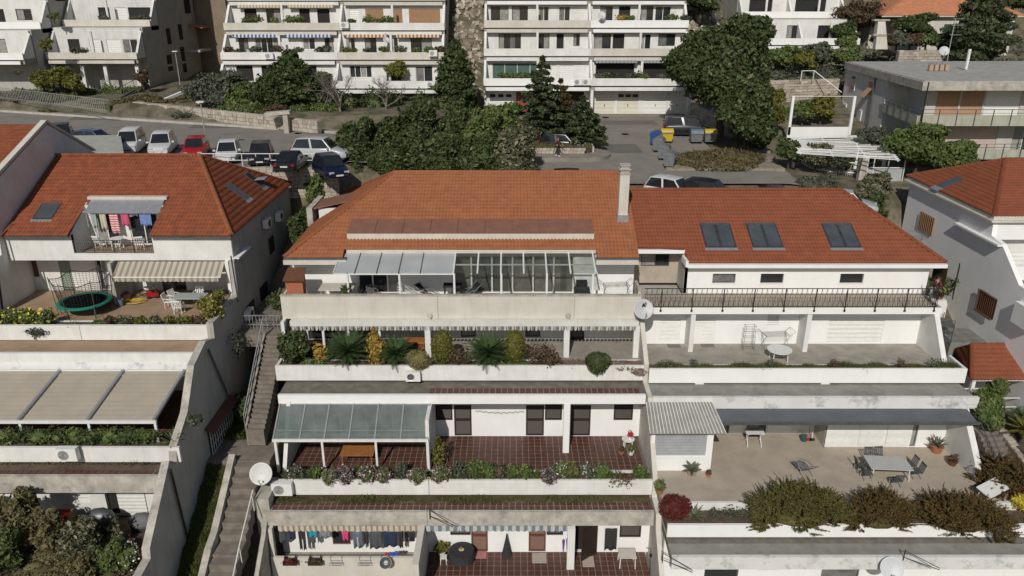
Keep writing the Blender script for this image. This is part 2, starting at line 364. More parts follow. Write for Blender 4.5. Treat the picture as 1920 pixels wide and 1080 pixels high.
def caps(parent, p, q, m, r=0.11, name='ridge_tiles', pitch=0.36):
 """half-round cap tiles from p to q"""
 p=Vector(p);q=Vector(q);L=(q-p).length;d=(q-p).normalized();sdv=d.cross(Vector((0, 0, 1))).normalized();up=sdv.cross(d);n=max(1, int(L/pitch));mb=MB()
 for k in range(n):
  a=p+d*(L*k/n);b=p+d*(L*(k+1.08)/n);i=len(mb.v)
  for c, rr in((a, r*1.12), (b, r*.95)):
   for j in range(7):t=math.pi*j/6;mb.v.append(tuple(c+sdv*math.cos(t)*rr+up*(math.sin(t)*rr)))
  for j in range(6):mb.f.append((i+j, i+j+1, i+8+j, i+7+j))
  mb.f.append(tuple(range(i, i+7)));mb.f.append(tuple(range(i+7, i+14))[::-1])
 return mb.build(name, m, parent, kind='stuff')
# ---------------------------------------------------------------- foliage
def leafmat(name, cols):return mat(name, cols[0], island=cols, rough=0.65, spec=0.25)
LF={'dark':leafmat('dark_leaves', [(0.149, 0.161, 0.057), (0.020, 0.033, 0.011), (0.037, 0.059, 0.018), (0.059, 0.083, 0.026), (0.030, 0.047, 0.016), (0.100, 0.125, 0.049)]), 'mid':leafmat('mid_green_leaves', [(0.196, 0.207, 0.069), (0.047, 0.078, 0.022), (0.078, 0.116, 0.031), (0.116, 0.155, 0.047), (0.062, 0.085, 0.028)]), 'yellow':leafmat('yellow_green_leaves', [(0.08, 0.09, 0.015), (0.16, 0.15, 0.03), (0.05, 0.06, 0.015), (0.22, 0.19, 0.04)]), 'gold':leafmat('golden_leaves', [(0.25, 0.16, 0.03), (0.34, 0.24, 0.05), (0.18, 0.11, 0.03)]), 'olive':leafmat('grey_olive_leaves', [(0.07, 0.08, 0.05), (0.1, 0.11, 0.075), (0.045, 0.055, 0.035), (0.13, 0.14, 0.1)]), 'oleander':leafmat('flecked_leaves', [(0.048, 0.062, 0.028), (0.083, 0.090, 0.041), (0.034, 0.044, 0.021), (0.276, 0.248, 0.166), (0.069, 0.076, 0.034)]), 'brown':leafmat('dry_brown_leaves', [(0.09, 0.055, 0.035), (0.14, 0.09, 0.055), (0.05, 0.035, 0.02), (0.07, 0.06, 0.03)]), 'red':leafmat('dark_red_leaves', [(0.09, 0.015, 0.012), (0.14, 0.025, 0.02), (0.05, 0.012, 0.01)]), 'blond':leafmat('blond_green_leaves', [(0.17, 0.14, 0.055), (0.22, 0.19, 0.08), (0.12, 0.11, 0.04)]), 'juniper':leafmat('juniper_sprays', [(0.144, 0.150, 0.042), (0.073, 0.073, 0.019), (0.114, 0.097, 0.029), (0.049, 0.055, 0.017), (0.145, 0.106, 0.036)]), 'juniperb':leafmat('brown_juniper_sprays', [(.15, .12, .04), (0.088, 0.056, 0.019), (0.119, 0.069, 0.025), (0.056, 0.045, 0.015), (0.075, 0.062, 0.020)]), 'grass':leafmat('grass_blades', [(0.060, 0.090, 0.018), (0.096, 0.120, 0.030), (0.120, 0.108, 0.042), (0.042, 0.060, 0.014)]), 'drygrass':leafmat('dry_grass_blades', [(0.09, 0.08, 0.03), (0.15, 0.11, 0.06), (0.06, 0.07, 0.02), (0.11, 0.07, 0.04)]), 'feather':leafmat('olive_brown_sprays', [(0.220, 0.187, 0.088), (0.099, 0.094, 0.039), (0.143, 0.132, 0.061), (0.072, 0.066, 0.033), (0.176, 0.132, 0.066)]), 'cycad':leafmat('cycad_fronds', [(0.026, 0.052, 0.016), (0.046, 0.078, 0.023), (0.065, 0.104, 0.039)]), 'agave':leafmat('agave_leaves', [(0.1, 0.13, 0.09), (0.14, 0.16, 0.1), (0.07, 0.1, 0.07)]), 'gdry':leafmat('dry_groundcover', [(0.2, 0.13, 0.11), (0.28, 0.2, 0.17), (0.13, 0.09, 0.07)]), 'cedar':leafmat('cedar_needles', [(0.127, 0.132, 0.063), (0.032, 0.052, 0.023), (0.056, 0.081, 0.036), (0.081, 0.089, 0.040), (0.023, 0.036, 0.016)]), 'white':leafmat('white_petals', [(0.7, 0.7, 0.66), (0.6, 0.58, 0.52)]), 'pink':leafmat('pink_petals', [(0.45, 0.2, 0.35), (0.6, 0.4, 0.52), (0.35, 0.12, 0.28), (0.7, 0.62, 0.66)]), 'redf':leafmat('red_petals', [(0.5, 0.03, 0.03), (0.4, 0.02, 0.05)]), 'ywf':leafmat('yellow_petals', [(0.6, 0.5, 0.06), (0.5, 0.45, 0.08)]), }
BARK=mat('bark', (0.09, 0.07, 0.05), (0.05, 0.04, 0.03), 6, 0.95, 0.5, 20)
BARKG=mat('grey_bark', (0.22, 0.19, 0.16), (0.14, 0.12, 0.1), 6, 0.95, 0.3, 20)
def unit(n):
 a=nr.normal(size=(n, 3));return a/np.linalg.norm(a, axis=1)[:, None]
def leafquads(Pt, Nn, size, aspect=1.8, jit=0.4):
 """diamond leaves at points Pt facing about Nn"""
 n=len(Pt);Nn=Nn+nr.normal(size=(n, 3))*jit*1.4;Nn/=np.linalg.norm(Nn, axis=1)[:, None]
 t=np.cross(Nn, unit(n));t/=(np.linalg.norm(t, axis=1)[:, None]+1e-9);b=np.cross(Nn, t)
 s=(size*np.clip(nr.lognormal(-.08, .42, n), .35, 2.4))[:, None]if np.isscalar(size)else size[:, None]
 V=np.stack([Pt-t*s*.5*aspect, Pt+b*s*.5+Nn*s*.1, Pt+t*s*.5*aspect, Pt-b*s*.5+Nn*s*.1], 1).reshape(-1, 3)
 F=np.arange(4*n).reshape(-1, 4);return V, F
def ico(sub=2):
 import bmesh
 bm=bmesh.new();bmesh.ops.create_icosphere(bm, subdivisions=sub, radius=1.0);V=np.array([v.co[:]for v in bm.verts]);F=np.array([[v.index for v in f.verts]for f in bm.faces]);bm.free();return V, F
ICO=ico(2)
def crown(name, parent, lobes, n, leaf, m, core=0.72, aspect=1.8, rough=0.25, loc=(0, 0, 0), jit=0.75, depth=0.45):
 """leaf clumps spread through lumpy lobes (cx,cy,cz,rx,ry,rz), with a dark leafy middle"""
 L=np.array(lobes, dtype=float);area=(L[:, 3]*L[:, 5]+L[:, 3]*L[:, 4]+L[:, 4]*L[:, 5]);pick=nr.choice(len(L), n, p=area/area.sum())
 d=unit(n);c=L[pick, :3];r=L[pick, 3:]
 ph=nr.uniform(0, 6.28, (8, 3));fr=nr.normal(size=(8, 3))*3.2;lump=np.zeros(n)
 for k in range(8):lump+=np.sin(d@fr[k]+ph[k, 0]+pick*1.7)
 lump=lump/8*2.2
 rad=1.0+rough*lump-nr.uniform(0, 1, n)**1.6*depth+nr.normal(size=n)*0.03
 Pt=c+d*r*rad[:, None]
 keep=np.ones(n, bool)
 for k in range(len(L)):
  q=(Pt-L[k, :3])/L[k, 3:];keep&=((q**2).sum(1)>0.42)|(pick==k)
 Pt=Pt[keep];Nn=d[keep]
 V, F=leafquads(Pt, Nn, leaf, aspect, jit)
 F2=np.concatenate([F[:, [0, 1, 2]], F[:, [0, 2, 3]]]);Vs=[V];Fs=[F2];off=len(V)
 if core:
  for l_ in L:
   iv, if_=ICO;nz_=1+0.12*np.sin(iv@np.array([3.1, 4.2, 2.3])*1.7+l_[0])
   Vs.append(iv*l_[3:]*core*nz_[:, None]+l_[:3]);Fs.append(if_+off);off+=len(iv)
 return npmesh(name, np.concatenate(Vs), np.concatenate(Fs), m, parent, loc)
def limbs(parent, h, r, lobes, m=BARK, name='trunk'):
 mb=MB();pts=[Vector((0, 0, -0.3))];
 for k in range(1, 5):pts.append(Vector((rng.uniform(-.06, .06)*h*.5, rng.uniform(-.06, .06)*h*.5, h*k/4)))
 mb.path(pts, r, 8, r*.55);o=mb.build(name, m, parent, base=(0, 0, 0))
 b=MB()
 for l_ in lobes[:10]:
  s=pts[rng.choice([2, 3, 4])];e=Vector(l_[:3]);mid=(s+e)/2+Vector((rng.uniform(-.2, .2), rng.uniform(-.2, .2), .15));b.path([s, mid, e], r*.45, 6, r*.12)
 b.build('limb', m, o, base=(0, 0, 0));return o
def tree(name, label, loc, h, rx, ry, trunk_h, n, leaf, m, nl=7, cat='tree', group=None, rough=0.28, core=0.6, aspect=1.8, shape='round', bark=None, flowers=None):
 t=local(name, label, cat, loc, group);lobes=[];cz=(trunk_h+h)/2;rz=(h-trunk_h)/2
 if shape=='column':
  for k in range(nl):f=k/(nl-1);rr=rx*(0.55+0.55*math.sin(math.pi*min(1, 0.18+f*.8)))*(1-.45*f*f);lobes.append((rng.uniform(-.1, .1)*rx, rng.uniform(-.1, .1)*rx, trunk_h+(h-trunk_h)*(0.08+.84*f), rr, rr*ry/rx, (h-trunk_h)/nl*.95))
 else:
  lobes.append((0, 0, cz, rx*.6, ry*.6, rz*.7));nl=int(nl*2.2)
  for k in range(nl):
   a=2.399*k+rng.uniform(-.4, .4);zz=-.75+1.6*((k*.618)%1);q=math.sqrt(max(0.12, 1-zz*zz))*rng.uniform(.4, .68);sc_=rng.uniform(.2, .4)
   lobes.append((math.cos(a)*rx*q, math.sin(a)*ry*q, cz+zz*rz*.82, rx*sc_, ry*sc_, rz*sc_*.9))
 if trunk_h>0.15:limbs(t, trunk_h+rz*.6, max(.05, rx*.07), lobes, bark or BARK)
 crown('crown', t, lobes, n, leaf, m, core=core, rough=rough, aspect=aspect)
 if flowers:
  fm, fn, fs=flowers;crown('blossom', t, [(a, b, c, d*1.05, e*1.05, f*1.05)for a, b, c, d, e, f in lobes], fn, fs, fm, core=0, aspect=1.1, depth=.08, rough=rough)
 return t
def shrub(label, loc, rx, ry, rz, n, leaf, m, cat='shrub', group=None, name='shrub', nl=4, rough=.25, aspect=1.7, flowers=None, core=.6):
 t=local(name, label, cat, loc, group);lobes=[(0, 0, rz*.9, rx*.8, ry*.8, rz*.85)]
 for k in range(nl):a=6.28*k/max(1, nl)+rng.uniform(-.5, .5);lobes.append((math.cos(a)*rx*.45, math.sin(a)*ry*.45, rz*rng.uniform(.6, 1.15), rx*.5, ry*.5, rz*.55))
 crown('foliage', t, lobes, n, leaf, m, core=core, rough=rough, aspect=aspect)
 MB().path([(0, 0, -.15), (0.02, 0, rz*.5), (0, 0.02, rz)], .035, 5, .015).build('stem', BARK, t, base=(0, 0, 0))
 if flowers:
  fm, fn, fs=flowers;crown('blossom', t, [(a, b, c, d*1.06, e*1.06, f*1.06)for a, b, c, d, e, f in lobes], fn, fs, fm, core=0, aspect=1.1, depth=.06, rough=rough)
 return t
def blades(name, x0, x1, y0, y1, zf, n, h, m, parent=None, lean=.35, wd=.03):
 """upright grass blades over a rectangle"""
 x=nr.uniform(x0, x1, n);y=nr.uniform(y0, y1, n);z=np.array([zf(a, b)for a, b in zip(x, y)])if callable(zf)else np.full(n, float(zf))
 clump=0.55+0.45*np.sin(x*3.1+1)*np.sin(y*4.3)+0.35*np.sin(x*1.13+4);clump=np.clip(clump, .2, 1.4)
 hh=h*nr.uniform(.5, 1.2, n)*clump;a=nr.uniform(0, 6.28, n);dx=np.cos(a)*wd;dy=np.sin(a)*wd;l1=nr.normal(size=n)*lean*hh;l2=nr.normal(size=n)*lean*hh
 V=np.stack([np.stack([x-dx, y-dy, z-.02], 1), np.stack([x+dx, y+dy, z-.02], 1), np.stack([x+l1, y+l2, z+hh], 1)], 1).reshape(-1, 3)
 base=np.array(parent['_w'])if parent is not None else 0
 return npmesh(name, V-base, np.arange(3*n).reshape(-1, 3), m, parent, kind='stuff')
# ================================================================ SETTING
def lerp(a, b, f):return a+(b-a)*f
def interp(x, tab):
 if x<=tab[0][0]:return tab[0][1]
 for(a, b), (c, d)in zip(tab, tab[1:]):
  if x<=c:return b+(d-b)*(x-a)/(c-a)
 return tab[-1][1]
def sstep(x, a, b):f=min(1, max(0, (x-a)/(b-a)));return f*f*(3-2*f)
TT=[(-30, -48), (15, -36), (25, -33), (31, -30.4), (36, -27.0), (40.3, -24.0), (44, -21.8), (50, -18.0), (57, -15.6), (59.5, -15.0)]
def G(x, y):
 """asphalt height: parking at the left, driveway falling towards the houses at the right"""
 ww=sstep(x, -14, 3);return(1-ww)*-12.4+ww*(-14.2+(y-60)*0.058)
def farz(x):
 return interp(x, [(-75, 92), (-62, 89), (-15, 72.5), (-8, 72), (-3.6, 88)])
def H(x, y):
 if y<58.1:
  z=interp(y, TT)+0.25*mnoise.noise((x*.3, y*.3, 0));inn=max(sstep(x, -13.9, -12.6)*(1-sstep(x, 25.4, 26.6)), 1-sstep(x, -18.2, -17.1), sstep(x, 30.4, 31.5))
  if x>25:z-=1.6*sstep(x, 25, 26.5)*sstep(y, 42, 44)
  return z-7*inn*(1-sstep(y, 55.5, 57.6))
 if y<60.6:
  e=G(x, y)-.12;return lerp(-15.3, e, sstep(y, 58.2, 59.0)if x<-13.5 else sstep(y, 58.6, 60.5))
 z=G(x, y)-0.12
 hl=max(0, y-90-42*sstep(-x, 33, 36))
 if x<-3.6:
  fy=farz(x);z+=1.3*sstep(y, fy+1.0, fy+3.0)
 qz=None
 if x>22:qz=-12.5+interp(y, [(60, -2.1), (67, -1.95), (75, -.6), (86, 1.0), (92, 3.2), (101, 5.2), (112, 7.5), (125, 18), (160, 32), (300, 70)])
 if hl>0:z+=(hl*1.05 if hl<14 else 14.7+(hl-14)*.45)
 if y>62:z+=mnoise.noise((x*.12, y*.12, 3.0))*.9*sstep(y, 91, 100)
 if qz is not None:z=lerp(z, qz, sstep(x, 22, 30))
 return z
def grid(name, x0, x1, y0, y1, st, fz, m, kind='structure', parent=None):
 nx=int((x1-x0)/st)+1;ny=int((y1-y0)/st)+1;V=[];F=[]
 for j in range(ny):
  for i in range(nx):x=x0+(x1-x0)*i/(nx-1);y=y0+(y1-y0)*j/(ny-1);V.append((x, y, fz(x, y)))
 for j in range(ny-1):
  for i in range(nx-1):a=j*nx+i;F.append((a, a+1, a+1+nx, a+nx))
 return npmesh(name, V, F, m, parent, kind=kind, smooth=True)
grid('hillside_ground', -150, 150, -30, 300, 1.25, H, HILL)
def asphalt(x, y):return G(x, y)
mb=MB()
Vv=[];Ff=[];nx, ny=100, 24
for j in range(ny+1):
 for i in range(nx+1):
  x=-78+96.5*i/nx;ye=min(farz(x), 88.2);yq=58.4 if x<-13.4 else 60.2;y=yq+(ye-yq)*j/ny
  Vv.append((x, y, G(x, y)))
for j in range(ny):
 for i in range(nx):a=j*(nx+1)+i;Ff.append((a, a+1, a+nx+2, a+nx+1))
npmesh('road', Vv, Ff, ASPH, kind='structure')
grid('footpath', 18.4, 27.5, 60.2, 66.2, .75, lambda x, y:G(x, y)-.03*(x-18.4)*0+(.004 if x<18.6 else 0)-.12*max(0, x-22), ASPH)
# pavement and kerb along the far side of the road
mb=MB();kb=MB()
xs=[-78+k*1.5 for k in range(46)]
for xa, xb in zip(xs, xs[1:]):
 ya, yb=farz(xa), farz(xb)
 if xb>-8.5:break
 kb.prism([(xa, ya-.1, -12.5), (xa, ya+.25, -12.5), (xa, ya+.25, -12.2), (xa, ya-.1, -12.2)], (xb-xa-.02, yb-ya, 0))
 mb.prism([(xa, ya+.25, -12.5), (xa, ya+2.2, -12.5), (xa, ya+2.2, -12.24), (xa, ya+.25, -12.24)], (xb-xa, yb-ya, 0))
mb.build('pavement', PAVE, kind='structure');kb.build('kerb', KERB, kind='structure')
def rubble(name, label, p, q, h, th, cat='stone wall', st=0.42, rows=None, group=None, cap=False, m=None):
 """dry stone wall between ground points p and q: every stone its own block"""
 p=Vector(p);q=Vector(q);d=q-p;L=math.hypot(d.x, d.y);u=Vector((d.x, d.y, 0)).normalized();nn=Vector((u.y, -u.x, 0))
 t=thing(name, label, cat, tuple(p), group)
 slope=d.z/L;mb=MB();k=0;rows=rows or max(2, int(h/.28));rh=h/rows
 mb.prism([p+nn*(th*.5-.08)-Vector((0, 0, .3)), p-nn*th*.5-Vector((0, 0, .3)), p-nn*th*.5+Vector((0, 0, h*.94)), p+nn*(th*.5-.08)+Vector((0, 0, h*.94))], d)
 mb.build('core', MORTAR, t);sb=MB();
 for r in range(rows):
  a=-rng.uniform(0, .3)
  while a<L-.05:
   w_=st*rng.uniform(.6, 1.5);a1=min(L, a+w_);a0=max(0, a)
   if a1-a0>.06:
    c=p+u*((a0+a1)/2)+Vector((0, 0, slope*(a0+a1)/2+rh*(r+.5)))+nn*(th*.5-.06+rng.uniform(-.03, .04))
    M=Matrix((u, -nn, Vector((0, 0, 1)))).transposed()
    M=M@Matrix.Rotation(rng.uniform(-.08, .08), 3, 'Y')
    sb.obox(c, (a1-a0-.03, .16, rh-.03), M)
    if r==rows-1:
     sb.obox(p+u*((a0+a1)/2)+Vector((0, 0, slope*(a0+a1)/2+h)), (a1-a0-.02, th+.04, .12+rng.uniform(0, .07)), M)
   a=a1
 sb.build('stones', m or STONE, t, kind='stuff')
 return t
# ================================================================ CENTRE HOUSE
XL, XR=-13.8, 7.7
Cn=thing('terraced_house', 'middle house with bright orange hip roof and planted terraces stepping down below it', 'house', (-3, 50, -30))
def pb(name, m, *b):return pbox(name, m, Cn, *b)
# bodies
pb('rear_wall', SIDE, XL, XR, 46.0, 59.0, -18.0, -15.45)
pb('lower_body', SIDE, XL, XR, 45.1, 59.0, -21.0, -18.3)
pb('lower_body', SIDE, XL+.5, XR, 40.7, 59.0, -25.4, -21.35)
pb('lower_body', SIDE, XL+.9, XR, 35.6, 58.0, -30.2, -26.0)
# level 1
ops=[(-13.2+0, -12.6, -17, -16)]
def U(u, v, y):return P(u, v, y=y).x
YW=45.6
doors1=[(-8.9, -7.9), (-7.6, -6.2), (-5.9, -4.9), (-4.7, -4.3)]
big=[(U(950, 540, YW), U(988, 540, YW)), (U(990, 540, YW), U(1030, 540, YW)), (U(1033, 540, YW), U(1070, 540, YW))]
holes=[(U(672, 540, YW), U(755, 540, YW), -17.9, -15.3), (U(846, 540, YW), U(1076, 540, YW), -17.9, -15.3)]
wall_y(MB(), XL, XR, -17.9, -15.0, YW, .3, holes).build('front_wall', WHITE2, Cn)
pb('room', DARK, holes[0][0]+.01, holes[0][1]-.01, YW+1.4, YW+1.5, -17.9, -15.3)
def sliding(x0, x1, n, z0=-17.88, z1=-15.32, y=YW+.05, gm=GLASS):
 w_=window(Cn, x0, x1, z0, z1, y, fm=WMETAL, gm=gm, name='sliding_door', n=n, fr=.1);return w_
sliding(holes[0][0], holes[0][1], 3)
sliding(holes[1][0], holes[1][1], 6, gm=glass_mat('room_glass', (.9, .9, .88), .86))
curt=MB()
for k in range(46):
 a=holes[1][0]+1.3+k*.05;curt.box(a, a+.03, YW+.35+(k%2)*.04, YW+.37+(k%2)*.04, -17.8, -15.4)
for k in range(8):a=holes[1][1]-.5-k*.05;curt.box(a, a+.03, YW+.35+(k%2)*.04, YW+.37+(k%2)*.04, -17.8, -15.4)
curt.build('curtain', mat('grey_blue_curtain', (.16, .19, .19), (.12, .14, .14), 3, .9), Cn)
for k, (a, b)in enumerate([(950, 985), (1006, 1032), (1040, 1074)]):
 x0, x1=U(a, 540, YW+.8), U(b, 540, YW+.8)
 for z in(-17.7, -17.1, -16.5):pb('cupboard', mat('pale_wood_boards', (.5, .33, .18), (.38, .25, .13), 3, .6), x0, x1, YW+.7+.03*k, YW+1.0, z, z+.5)
pb('room_floor', WOODT, holes[1][0], holes[1][1], YW+.3, YW+.69, -17.99, -17.9)
# eave slabs and gutters
pb('eave_slab', CREAM, XL-.1, U(650, 490, 44.3), 44.1, YW, -15.42, -15.15)
pb('eave_slab', CREAM, U(1117, 490, 44.3), XR, 44.1, YW, -15.42, -15.15)
pb('gutter', GREYM, XL-.1, U(650, 490, 44.3), 44.22, 44.5, -15.14, -15.05)
pb('gutter', GREYM, U(1117, 490, 44.3), XR, 44.22, 44.5, -15.14, -15.05)
# parapet, terrace slab
pb('terrace_slab', CREAM, XL, XR, 42.66, YW, -18.3, -17.9)
for a, b in[(XL, U(820, 560, 42.5)), (U(820, 560, 42.5)+.02, U(1077, 560, 42.5)), (U(1077, 560, 42.5)+.02, XR)]:
 pb('parapet', CREAM, a, b, 42.5, 42.65, -18.3, -16.82)
pb('parapet_coping', DIRTY, XL-.02, XR+.02, 42.46, 42.72, -16.82, -16.76)
pb('parapet', CREAM, XL, XL+.15, 42.72, YW, -17.9, -16.9)
pb('parapet', DIRTY, XR-.16, XR, 42.72, 44.3, -17.9, -16.5)
# awning under the parapet, scalloped valance
pb('awning_box', AWNW, U(545, 605, 42.3), XR-.1, 42.1, 42.49, -18.62, -18.31)
sc=MB();x=U(545, 605, 42.1)
while x<XR-.3:
 sc.prism([(x, 42.08, -18.63), (x+.21, 42.08, -18.63), (x+.18, 42.08, -18.86), (x+.1, 42.08, -18.9), (x+.03, 42.08, -18.86)], (0, .02, 0));x+=.235
sc.build('valance', stripes('grey_striped_valance', (.5, .48, .44), (.2, .2, .19), .47, .5), Cn, kind='stuff')
# level 2
h2=[]
for ua, ub, va, vb in[(864, 892, 614, 632), (985, 1013, 614, 632), (1070, 1096, 612, 645)]:
 h2.append((U(ua, va, 44.7), U(ub, va, 44.7), P(960, vb, y=44.7).z, P(960, va-4, y=44.7).z))
h2.append((XL+.8, U(700, 630, 44.7), -20.68, -18.6))
wall_y(MB(), XL, XR, -20.7, -18.3, 44.7, .3, h2).build('front_wall', WHITE, Cn)
for h in h2:window(Cn, *h, 44.78, fm=BROWNW, n=1 if h[1]-h[0]<2 else 5)
for u_ in(803, 1062, 1192):x=U(u_, 640, 42.3);pb('pillar', WHITE, x-.17, x+.17, 42.1, 42.45, -20.7, -18.63)
for u_ in(608, 655, 713):x=U(u_, 640, 42.3);pb('post', WMETAL, x-.07, x+.07, 42.2, 42.34, -20.7, -18.63)
pb('terrace_floor', FLOORC, XL, XR, 41.25, 44.7, -21.2, -20.7);pb('painted_floor_shade', BROWNW, XL+.2, U(790, 650, 43), 41.4, 44.69, -20.7, -20.68)  # dark sheet over the left floor paints in the shade of the enclosed part
pb('planter_wall', WHITE, XL, XR, 40.1, 40.25, -21.2, -20.25)
pb('planter_wall', WHITE, XL+.15, XR, 41.1, 41.25, -21.2, -20.4)
pb('planter_wall', WHITE, XL, XL+.15, 40.25, 44.7, -21.2, -20.3)
pb('planter_soil', SOIL, XL+.15, XR, 40.25, 41.1, -21.2, -20.42)
pb('planter_base', DIRTY, XL+.3, XR, 40.3, 41.2, -21.33, -21.2)
# roof strip 3
pb('flat_roof', ROOFSTRIP, XL+.5, XR-.1, 38.7, 41.0, -21.6, -21.36)
pb('roof_band', WHITE2, XL+.5, XR-.1, 38.5, 38.7, -21.86, -21.3)
tl=MB();x=U(805, 730, 38.9)
while x<XR-.5:tl.box(x, x+.29, 38.75, 39.04, -21.36, -21.33);tl.box(x, x+.29, 39.09, 39.38, -21.36, -21.33);x+=.345
tl.build('roof_paving', TERRA, Cn, kind='stuff');pb('paving_joints', GROUT, U(805, 730, 38.9), XR-.5, 38.72, 39.4, -21.37, -21.352)
# level 3 wall
def zz(u, v, y):return P(u, v, y=y).z
def hr(zx0, zx1, zy0, zy1, y):u0, u1=460+zx0/2.4615, 460+zx1/2.4615;return(U(u0, 800, y), U(u1, 800, y), zz(960, 660+zy1/2.4615, y), zz(960, 660+zy0/2.4615, y))
Y3=40.3;F3=-25.1
Dr=[hr(965, 1045, 255, 388, Y3), hr(1295, 1378, 255, 390, Y3), hr(1500, 1592, 255, 393, Y3)]
Wn=[hr(880, 958, 255, 312, Y3), hr(1382, 1460, 255, 318, Y3), hr(1697, 1785, 255, 318, Y3)]
Dr=[(a, b, F3+.02, -22.95)for a, b, c, d in Dr];Wn=[(a, b, -24.0, -22.9)for a, b, c, d in Wn]
lg=(U(540, 800, Y3), U(786, 800, Y3), F3+.02, -22.7)
wall_y(MB(), XL+.6, XR, F3, -21.6, Y3, .3, Dr+Wn+[lg]).build('front_wall', WHITE2, Cn)
for d in Dr:shutter(Cn, *d, Y3+.04, name='louvred_door')
for d in Wn:shutter(Cn, *d, Y3+.04, mid=False)
window(Cn, *lg, Y3+.06, n=5, fm=WMETAL, name='glazed_door')
for u_ in(1062, ):x=U(u_, 800, 38.55);pb('pillar', WHITE2, x-.18, x+.18, 38.45, 38.75, F3, -21.87)
x=U(808, 800, 38.5);pb('dividing_wall', WHITE, x-.1, x+.1, 36.7, Y3, F3, -21.87)
# floors with individual tiles
def tilefloor(parent, x0, x1, y0, y1, z, px, py, m, limit=300, joint=.035):
 pbox('terrace_floor', GROUT, parent, x0, x1, y0, y1, z-.25, z)
 base=Vector(parent['_w']);nxx=int((x1-x0)/px);nyy=int((y1-y0)/py);px=(x1-x0)/nxx;py=(y1-y0)/nyy;cells=[(j, i)for j in range(nyy)for i in range(nxx)]
 me=None;rest=MB();k=0
 for j, i in cells:
  cx, cy=x0+(i+.5)*px, y0+(j+.5)*py;dz=rng.uniform(0, .004)
  if k<limit:
   if me is None:
    o=MB().box(-px/2+joint/2, px/2-joint/2, -py/2+joint/2, py/2-joint/2, 0, .012).build('tile', m, parent, base=(0, 0, 0));me=o.data
   else:
    o=D.objects.new('tile', me);COL.objects.link(o);o.parent=parent
   o.location=Vector((cx, cy, z+dz))-base;k+=1
  else:rest.box(cx-px/2+joint/2, cx+px/2-joint/2, cy-py/2+joint/2, cy+py/2-joint/2, z, z+.012+dz)
 if rest.v:rest.build('tiles', m, parent, kind='stuff')
tilefloor(Cn, XL+1.0, XR-.2, 36.45, Y3, F3, .36, .36, TERRA)
pb('planter_wall', WHITE, XL+1.0, U(803, 900, 35.4), 35.4, 35.55, -25.78, -24.85)
pb('planter_wall', WHITE, U(803, 900, 35.4)+.03, XR, 35.4, 35.55, -25.78, -24.85)
pb('planter_wall', WHITE, XL+1.0, XR, 36.3, 36.44, -25.7, -24.88)
pb('planter_soil', SOIL, XL+1.1, XR, 35.55, 36.3, -25.7, -25.0)
pb('planter_base', DIRTY, XL+1.1, XR, 35.6, 36.4, -25.9, -25.78)
# roof strip 4
pb('flat_roof', SOIL, XL+.7, XR-.1, 34.2, 36.5, -26.2, -25.93)
pb('roof_band', DIRTY, XL+.6, U(800, 960, 34), 34.0, 34.2, -26.75, -25.88)
pb('roof_band', DIRTY, U(800, 960, 34)+.02, XR-.1, 34.0, 34.2, -26.75, -25.88)
tl=MB();x=XL+.9
while x<XR-.4:
 for yy in(34.25, 34.6):tl.box(x, x+.295, yy, yy+.3, -25.93, -25.9)
 x+=.345
tl.build('roof_paving', TERRA, Cn, kind='stuff');pb('paving_joints', GROUT, XL+.8, XR-.4, 34.21, 34.95, -25.94, -25.915)
# level 4
Y4=35.2;F4=-29.5
def h4(zx0, zx1, z0, z1, k=4.3636, o=800):return(U(o+zx0/k, 1010, Y4), U(o+zx1/k, 1010, Y4), z0, z1)
D4=[h4(835, 975, F4+.02, -27.35), h4(365, 500, F4+.02, -27.35), h4(1215, 1390, F4+.02, -27.35)]
W4=[h4(195, 362, -28.35, -27.3), h4(980, 1115, -28.35, -27.3), h4(1575, 1750, -28.5, -27.3)]
kx=5.647
L4=[(U(480+810/kx, 1010, Y4), U(480+1000/kx, 1010, Y4), F4+.5, -27.3), (U(480+1540/kx, 1010, Y4), U(480+1690/kx, 1010, Y4), -28.9, -27.3)]
wall_y(MB(), XL+.9, XR, F4, -26.2, Y4, .3, D4+W4+L4).build('front_wall', WHITE2, Cn)
for d in D4[:2]:shutter(Cn, *d, Y4+.04, m=REDW, name='louvred_door')
for d in W4:shutter(Cn, *d, Y4+.04, m=BROWNW, mid=False)
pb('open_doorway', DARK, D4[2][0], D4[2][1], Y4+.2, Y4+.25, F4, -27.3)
window(Cn, *L4[0], Y4+.06, fm=REDW, n=1);window(Cn, *L4[1], Y4+.06, n=2)
for(ua, m_)in((1180, WHITE), ):x=U(800+ua/4.3636, 1030, 33.8);pb('pillar', m_, x-.2, x+.2, 33.75, 34.0, F4, -26.76)
xd=U(792, 1020, 33.9);pb('dividing_wall', CREAM, xd-.17, xd+.17, 31.0, Y4, F4, -26.76)
pb('terrace_floor', FLOORC, XL+1.0, xd-.17, 33.75, Y4, F4-.3, F4)
pb('parapet', CREAM, XL+.75, xd-.17, 33.55, 33.7, -31.2, -28.5)
pb('parapet', CREAM, XL+.75, XL+.95, 33.7, 34.0, -29.5, -26.76)
tilefloor(Cn, xd+.17, XR-.2, 31.4, Y4, F4, .36, .36, TERRA)
# open louvred door leaf on the lower right terrace
sh=shutter(Cn, 0, D4[2][1]-D4[2][0], F4+.02, -27.35, 0, m=BROWNW, name='open_louvred_door', pitch=.12)
sh.data.transform(Matrix.Translation(Vector(Cn['_w'])));sh.children[0].data.transform(Matrix.Translation(Vector(Cn['_w'])))
for o_ in(sh, sh.children[0]):o_.data.transform(Matrix.Translation(-Vector(Cn['_w']))@Matrix.Translation((D4[2][1], Y4-.02, 0))@Matrix.Rotation(R(-140), 4, 'Z'))
